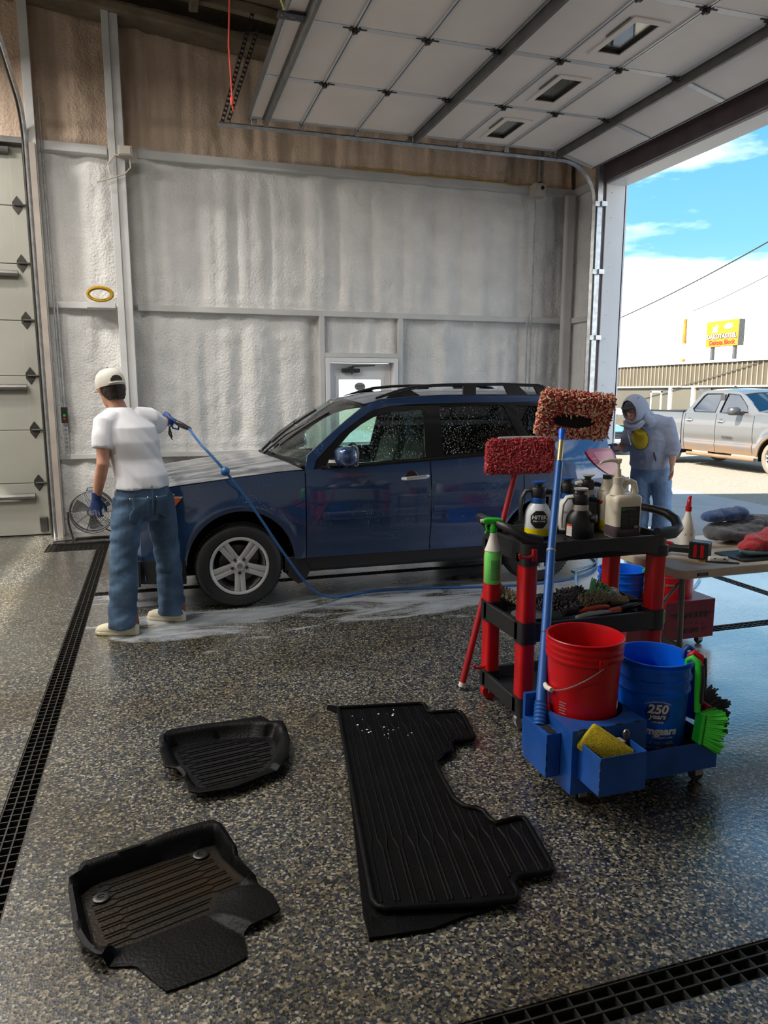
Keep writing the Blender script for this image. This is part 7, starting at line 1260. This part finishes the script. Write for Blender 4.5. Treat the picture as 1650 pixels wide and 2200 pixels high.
MID_I = [(-0.008, 3.36), (0.212, 3.385), (0.26, 3.38), (0.470, 3.335), (0.485, 3.26), (0.46, 3.10), (0.37, 2.985), (0.235, 2.925), (0.12, 2.925), (0.09, 2.96), (0.063, 3.06), (0.03, 3.16)]
tray_mat('smaller wet black passenger tray mat left of the rear-row mat', MID_O, MID_I, lambda p: .07 if p[1] > .12 else .06 if abs(p[0]) > .2 else .045, (.245, 3.18), (1, .18), 15, .026, dirt='mat_wet')
# ================================================================== FAN
t = T('floor_fan', 'round metal floor fan on a tube stand behind the man in white', 'fan', (-.72, 8.72, 0)); C_ = V(0, 0, .335); FR = .235
for y in (-.05, .06):
    cg = O('fan_guard', G().tube([(FR*math.cos(a), y, .335+FR*math.sin(a)) for a in np.linspace(0, 2*PI, 48, endpoint=False)], .009, 6, closed=True), 'fan_metal', t); g = G()
    for rr_ in np.linspace(.05, .22, 12): g.tube([(rr_*math.cos(a), y-.045*math.copysign(1, -y)*-1*(1-(rr_/FR)**2), .335+rr_*math.sin(a)) for a in np.linspace(0, 2*PI, 36, endpoint=False)], .0018, 4, closed=True)
    o = O('guard_rings', g, 'fan_metal', cg); g = G()
    for k in range(10): a = 2*PI*k/10; g.tube([(.04*math.cos(a), y*1.8, .335+.04*math.sin(a)), (.15*math.cos(a), y*1.5, .335+.15*math.sin(a)), (FR*math.cos(a), y, .335+FR*math.sin(a))], .003, 4)
    O('guard_spokes', g, 'fan_metal', cg)
for k in range(3):
    a0 = 2*PI*k/3+.4; g = G().grid([[(rr_*math.cos(a0+da+.3*rr_/FR), .01-.03*da, .335+rr_*math.sin(a0+da+.3*rr_/FR)) for da in np.linspace(-.35, .45, 7)] for rr_ in (.04, .09, .14, .185, .205)]); O('fan_blade', g, 'strut', t, solid=.003, sm=180)
O('motor', G().lathe([(.001, -.045), (.045, -.04), (.06, 0), (.06, .10), (.04, .13), (.001, .135)], 20, (0, 0, .335), 'y'), 'fan_metal', t); O('hub_badge', G().lathe([(.001, -.098), (.035, -.095), (.035, -.09)], 16, (0, 0, .335), 'y'), 'steel', t)
O('stand', G().tube([(-.26, .03, .335), (-.26, .03, .20), (-.22, .0, .03), (-.20, -.12, .012), (.20, -.12, .012), (.22, 0, .03), (.26, .03, .20), (.26, .03, .335)], .012, 8).tube([(-.20, .14, .012), (.20, .14, .012)], .012, 8).tube([(-.21, -.10, .013), (-.20, .14, .012)], .011, 8).tube([(.21, -.10, .013), (.20, .14, .012)], .011, 8), 'dark_metal', t)
O('handle', G().tube([(-.05, .05, .57), (-.04, .05, .60), (.04, .05, .60), (.05, .05, .57)], .008, 6), 'fan_metal', t)
p = smooth([(.12, .15, .10), (.3, .05, .012), (.1, -.14, .010), (-.3, -.16, .010), (-.42, -.02, .010), (-.2, .06, .010), (.25, .18, .010), (.5, .3, .010)], 6); O('power_cord', G().tube(p, .008, 6), 'black_plastic', t)
# ================================================================== PICKUP TRUCK
TK = T('truck', 'silver pickup truck with muddy lower sides parked on the gravel outside', 'truck', (14.22, 12.93, -.235), PI/2)
# local: x runs back from the front axle, +y is the side facing the garage
TW = lambda z: np.interp(z, [.40, .6, .9, 1.15, 1.36, 1.42, 1.98], [.93, .975, .99, .985, .955, .93, .72])
TARC = [(0, .50, .50), (3.70, .50, .50)]
def tzb(x, low=.42):
    z = np.full_like(x, low)
    for cx, rx, rz in TARC: q = np.clip(1-((x-cx)/rx)**2, 0, None); z = np.where(np.abs(x-cx) < rx, np.maximum(z, .41+rz*np.sqrt(q)), z)
    return z
def tside(x, z):
    y = TW(z); 
    for cx, rx, rz in TARC: d = np.sqrt(((x-cx)/rx)**2+(np.maximum(z-.41, 0)/rz)**2); y = y+.035*np.exp(-((d-1.10)/.13)**2)
    y = y-.02*np.exp(-((z-.72)/.06)**2)*(x > .62)*(x < 3.0)+.012*np.exp(-((z-.60)/.03)**2)*(x > .62)*(x < 3.0)
    return y*np.where(x < -.3, 1-.16*np.clip((-.3-x)/.7, 0, 1)**2, 1)
def tpanel(x0, x1, s, top, low=.42, nv=20):
    xs = list(np.linspace(x0, x1, max(5, int((x1-x0)/.06))))
    for cx, rx, rz in TARC: xs += [x for x in cx-rx*np.cos(np.linspace(0, PI, 30)) if x0 < x < x1]
    xs = np.array(sorted(set(np.round(xs, 4)))); zb = tzb(xs, low); zt = np.array([top(x) for x in xs]); v = np.linspace(0, 1, nv); Z = zb[:, None]+(zt-zb)[:, None]*v; X = np.repeat(xs[:, None], nv, 1); return G().grid(np.stack([X, s*tside(X, Z), Z], -1))
def truck_mat():
    m = K['truck_paint']; nt = m.node_tree; p = nt.nodes['Principled BSDF']; lk = nt.links.new; t = N(nt, 'ShaderNodeTexCoord'); s = N(nt, 'ShaderNodeSeparateXYZ'); lk(t.outputs['Object'], s.inputs[0])
    n = N(nt, 'ShaderNodeTexNoise'); n.inputs['Scale'].default_value = 2.5; n.inputs['Detail'].default_value = 6; lk(t.outputs['Object'], n.inputs['Vector']); a = N(nt, 'ShaderNodeMath', operation='MULTIPLY_ADD'); a.inputs[1].default_value = -.5; lk(n.outputs[0], a.inputs[0]); lk(s.outputs['Z'], a.inputs[2])
    r = ramp(nt, [(.15, srgb(120, 92, 66)[:3]), (.50, srgb(112, 111, 110)[:3])]); lk(a.outputs[0], r.inputs[0]); lk(r.outputs[0], p.inputs['Base Color'])
    r2 = ramp(nt, [(.15, (0, 0, 0)), (.5, (.5,)*3)]); lk(a.outputs[0], r2.inputs[0]); lk(r2.outputs[0], p.inputs['Metallic'])
truck_mat()
tb_ = lambda x: float(np.interp(x, [-.9, -.3, .6, .8, 3.0], [1.25, 1.38, 1.44, 1.36, 1.37]))
for s in (1, -1):
    O('front_fender', tpanel(-.80, .685, s, tb_), 'truck_paint', TK, solid=.006, sm=50); d1 = O('front_door', tpanel(.70, 1.885, s, lambda x: 1.36), 'truck_paint', TK, solid=.006, sm=50); d2 = O('rear_door', tpanel(1.90, 3.0, s, lambda x: 1.365), 'truck_paint', TK, solid=.006, sm=50); O('bed_side', tpanel(3.12, 4.85, s, lambda x: 1.39), 'truck_paint', TK, solid=.006, sm=50); O('cab_corner', tpanel(3.015, 3.09, s, lambda x: 1.37), 'truck_paint', TK, solid=.006, sm=50)
    gh = lambda x, z, d, s=s: (x, s*(float(TW(z))-d), z); outer = [(.55, 1.40), (.95, 1.66), (1.30, 1.86), (1.45, 1.905), (1.9, 1.93), (2.5, 1.925), (2.62, 1.90), (2.95, 1.50), (3.05, 1.36), (2.0, 1.355), (.7, 1.35)]
    w1 = [(.92, 1.42), (1.02, 1.56), (1.34, 1.80), (1.42, 1.835), (1.76, 1.855), (1.82, 1.40), (1.6, 1.385)]; w2 = [(1.97, 1.40), (1.93, 1.855), (2.48, 1.85), (2.56, 1.80), (2.79, 1.47), (2.70, 1.40)]
    O('body_side', G().plate(outer, [w1, w2], gh, .05), 'truck_paint', TK, sm=0)
    for nm, w in (('front_window', w1), ('rear_window', w2)): O(nm, G().plate(w, [], lambda x, z, d, s=s: gh(x, z, d+.012, s), .006), 'win_truck', TK, sm=0)
    O('window_trim', G().tube([gh(x, z, .0, s) for x, z in w1], .014, 6, closed=True).tube([gh(x, z, .0, s) for x, z in w2], .014, 6, closed=True).box(1.80, 1.95, s*(.79 if s > 0 else .80), s*.83, 1.42, 1.84), 'car_black', TK)
    for par, xh in ((d1, 1.72), (d2, 2.82)): O('door_handle', G().tube([(xh-.11, s*.985, 1.19), (xh-.07, s*1.02, 1.19), (xh+.07, s*1.02, 1.195), (xh+.11, s*.985, 1.195)], .020, 8), 'chrome', par); O('handle_recess', G().lathe([(.001, 0), (.07, 0), (.07, .004)], 16, (xh, s*.983, 1.185), 'y'), 'strut', par)
    mr = O('mirror', G().loft([[(1.15+dx+.0, s*(1.14+.15*u*k), 1.45+.10*w*k) for u, w in [(math.copysign(abs(math.cos(a))**.7, math.cos(a)), math.copysign(abs(math.sin(a))**.7, math.sin(a))) for a in np.linspace(0, 2*PI, 18, endpoint=False)]] for dx, k in ((-.12, .3), (-.10, .75), (-.04, .98), (.05, 1), (.06, .9))]), 'alloy_dark', TK, sm=60); O('mirror_arm', G().tube([(1.06, s*.92, 1.40), (1.12, s*1.05, 1.39)], [.05, .035], 8), 'car_black', mr)
    if s > 0: text('TUNDRA', .085, 'text_dark', d1, planar((1.47, 1.003, .775), (-1, 0, 0), (0, 0, 1)), bold=.02)
    for cx in (0, 3.70):
        pr = [(cx+.52*math.cos(a), .41+.52*math.sin(a)) for a in np.linspace(-.2, PI+.2, 20)]; O('wheel_arch_liner', G().grid([[(x, s*y, z) for y in (.94, .55)] for x, z in pr]).plate(pr, [], lambda x, z, d: (x, s*(.55-d), z), .02), 'dark', TK); O('arch_flare', G().tube([(cx+.51*math.cos(a), s*1.0, .41+.51*math.sin(a)) for a in np.linspace(0, PI, 24)], .03, 8), 'truck_dirt', TK)
        w = T('wheel', None, None, (cx, s*.985, .41)); w.parent = TK; Q = lambda pr: [(r, -s*h) for r, h in pr]
        O('tyre', G().lathe(Q([(.26, .03), (.28, .0), (.33, -.005), (.385, .015), (.405, .05), (.41, .09), (.41, .19), (.40, .24), (.36, .27), (.26, .26)]), 48, ax='y', cap=False), pm('tyre_dusty', srgb(120, 108, 92), .8) if 'tyre_dusty' not in K else 'tyre_dusty', w); O('rim', G().lathe(Q([(.235, .03), (.262, .008), (.266, .03), (.24, .07), (.235, .22), (.001, .22)]), 40, ax='y', cap=False), 'strut', w)
        for k in range(6):
            a = 2*PI*k/6; d = V(math.cos(a), 0, math.sin(a)); p = V(-math.sin(a), 0, math.cos(a)); g = G()
            for e in (-1, 1): g.loft([[d*r_0+p*(o_+e*q)+V(0, -s*dd, 0) for o_, dd in ((-wd, d0+.03), (-wd, d0), (wd, d0), (wd, d0+.03))] for r_0, q, d0, wd in ((.05, .012, .03, .012), (.15, .02, .018, .012), (.25, .055, .012, .014))])
            O('spoke', g, 'alloy', w, sm=0)
        O('hub_cap', G().lathe(Q([(.06, .06), (.055, .02), (.001, .015)]), 16, ax='y'), 'alloy_dark', w)
    O('side_step', G().tube([(.62, s*.93, .33), (2.9, s*.93, .33)], .045, 8), 'truck_dirt', TK)
O('hood', G().grid([[(x, u*.93*(1-.1*max(0, -.3-x)), 1.44+.10*(1-u*u)-.10*max(0, (-.2-x))) for u in np.linspace(-1, 1, 15)] for x in np.linspace(-.85, .60, 14)]), 'truck_paint', TK, solid=.01); O('front_end', G().loft([[(x, y, z) for y in (-.93, .93) for z in ((.5, 1.3) if y < 0 else (1.3, .5))] for x in (-.98, -.80)]), 'truck_dirt', TK, bev=.05); O('grille', G().box(-1.0, -.97, -.62, .62, .75, 1.2), 'car_black', TK, sm=0, bev=.03)
O('roof', G().grid([[(x, u*.745, np.interp(x, [1.25, 1.45, 1.9, 2.5, 2.65], [1.84, 1.90, 1.93, 1.925, 1.88])+.05*(1-u*u)) for u in np.linspace(-1, 1, 13)] for x in np.linspace(1.25, 2.65, 14)]), 'truck_paint', TK, solid=.02); O('windshield', G().grid([[(.55+.75*t-.12*(1-u*u)*(1-t), u*(.92-.20*t), 1.42+.44*t+.05*(1-u*u)*t) for t in np.linspace(0, 1, 6)] for u in np.linspace(-1, 1, 13)]), 'win_truck', TK)
O('rear_glass', G().grid([[(3.0-.38*t, u*(.90-.18*t), 1.38+.50*t) for t in (0, .5, 1)] for u in np.linspace(-1, 1, 9)]), 'win_truck', TK); O('bed_floor', G().box(3.1, 4.85, -.86, .86, .75, .80).box(3.1, 3.14, -.92, .92, .75, 1.38).box(4.80, 4.88, -.95, .95, .55, 1.39), 'truck_paint', TK, sm=0); O('bed_rail', G().box(3.10, 4.86, .90, .97, 1.385, 1.415).box(3.10, 4.86, -.97, -.90, 1.385, 1.415), 'cladding', TK, sm=0, bev=.01); O('chassis', G().box(-.8, 4.8, -.50, .50, .40, .62).box(.6, 3.0, -.88, .88, .45, .60), 'dark', TK, sm=0); O('antenna', G().loft([[(2.3, -.02, 1.97), (2.3, .02, 1.97), (2.42, .02, 1.97), (2.42, -.02, 1.97)], [(2.36, -.006, 2.05), (2.36, .006, 2.05), (2.42, .006, 2.05), (2.42, -.006, 2.05)]]), 'cladding', TK, sm=0)
O('cab_interior', G().box(1.15, 1.35, -.7, .7, .9, 1.42).loft([[(x, .45+dy, z) for x, z in ((1.75, 1.0), (1.9, 1.62), (2.0, 1.62), (1.95, 1.0))] for dy in (-.22, .22)]).loft([[(x, -.45+dy, z) for x, z in ((1.75, 1.0), (1.9, 1.62), (2.0, 1.62), (1.95, 1.0))] for dy in (-.22, .22)]), 'seat', TK, sm=0)
# ---- pale blue sedan seen between the SUV and the person
SD = T('car', 'pale blue sedan parked on the gravel behind the person in grey', 'car', (13.2, 21.2, -.215), PI/2)
sec = [(-2.15, .45, .62, .72), (-2.1, .30, .74, .80), (-1.6, .25, .86, .86), (-.75, .24, .95, .88), (-.1, .24, .97, .88), (1.3, .24, .98, .88), (1.9, .28, .96, .84), (2.2, .40, .85, .76)]
O('body', G().loft([[(x, y*w, z) for y, z in ((-.94, zb+.05), (-1, zb+.2), (-1, zt-.12), (-.93, zt-.03), (-.6, zt+.02), (0, zt+.03), (.6, zt+.02), (.93, zt-.03), (1, zt-.12), (1, zb+.2), (.94, zb+.05), (0, zb))] for x, zb, zt, w in sec]), 'sedan_paint', SD, sm=50, sub=1)
O('cabin_glass', G().loft([[(-.75, -.74, .96), (-.75, .74, .96), (1.75, .74, .97), (1.75, -.74, .97)], [(.05, -.60, 1.38), (.05, .60, 1.38), (1.05, .60, 1.38), (1.05, -.60, 1.38)]]), 'win_dark', SD, sm=0); O('roof', G().loft([[(.0, -.61, 1.375), (.0, .61, 1.375), (1.1, .61, 1.375), (1.1, -.61, 1.375)], [(.15, -.5, 1.43), (.15, .5, 1.43), (.95, .5, 1.43), (.95, -.5, 1.43)]]), 'sedan_paint', SD, sm=0, bev=.03)
g = G()
for k in range(4): g.box(-2.19, -2.10, -.55, .55, .44+.07*k, .475+.07*k)
O('grille_slats', g, 'strut', SD, sm=0); O('bumper', G().tube([(-1.9, -.86, .40), (-2.15, -.66, .38), (-2.24, 0, .38), (-2.15, .66, .38), (-1.9, .86, .40)], .09, 10), 'white_trim', SD); O('head_lamp', G().sphere((-2.03, .62, .66), (.10, .17, .07)), 'lamp_clear', SD); O('head_lamp', G().sphere((-2.03, -.62, .66), (.10, .17, .07)), 'lamp_clear', SD)
for x in (-1.35, 1.3):
    for s in (-1, 1): w = O('wheel', G().lathe([(.001, -.09), (.2, -.09), (.22, -.11), (.30, -.10), (.32, -.07), (.32, .07), (.30, .10), (.001, .10)], 28, (x, s*.80, .32), 'y'), 'tyre', SD); O('hub_cap', G().lathe([(.001, -.118), (.19, -.112), (.20, -.10)] if s < 0 else [(.001, .118), (.19, .112), (.20, .10)], 20, (x, s*.80, .32), 'y'), 'alloy', w)
# ---- tandem trailer far left of the yard
TL = T('trailer', 'tandem axle flatbed trailer in the yard behind the hooded person', 'trailer', (26.0, 36.9, -.45), PI/2)
O('deck', G().box(-3.2, 3.2, -1.0, 1.0, .72, .86), 'strut', TL, sm=0); O('side_rail', G().box(-3.2, 3.2, .98, 1.02, .86, 1.2), 'bldg_white', TL, sm=0)
for x in (-.45, .45):
    w = O('wheel', G().lathe([(.001, .0), (.20, .0), (.22, .02), (.36, .0), (.38, -.05), (.38, -.2), (.001, -.2)], 28, (x, 1.2, .38), 'y'), 'tyre', TL); O('hub', G().lathe([(.001, .015), (.18, .01), (.2, 0)], 16, (x, 1.2, .38), 'y'), 'white_trim', w)
O('fender', G().tube([(-.95, 1.1, .5), (-.8, 1.1, .8), (0, 1.1, .86), (.8, 1.1, .8), (.95, 1.1, .5)], .10, 4, flat=.2), 'strut', TL)
O('tongue', G().tube([(-3.2, -.6, .6), (-4.2, 0, .55), (-3.2, .6, .6)], .06, 6), 'strut', TL)
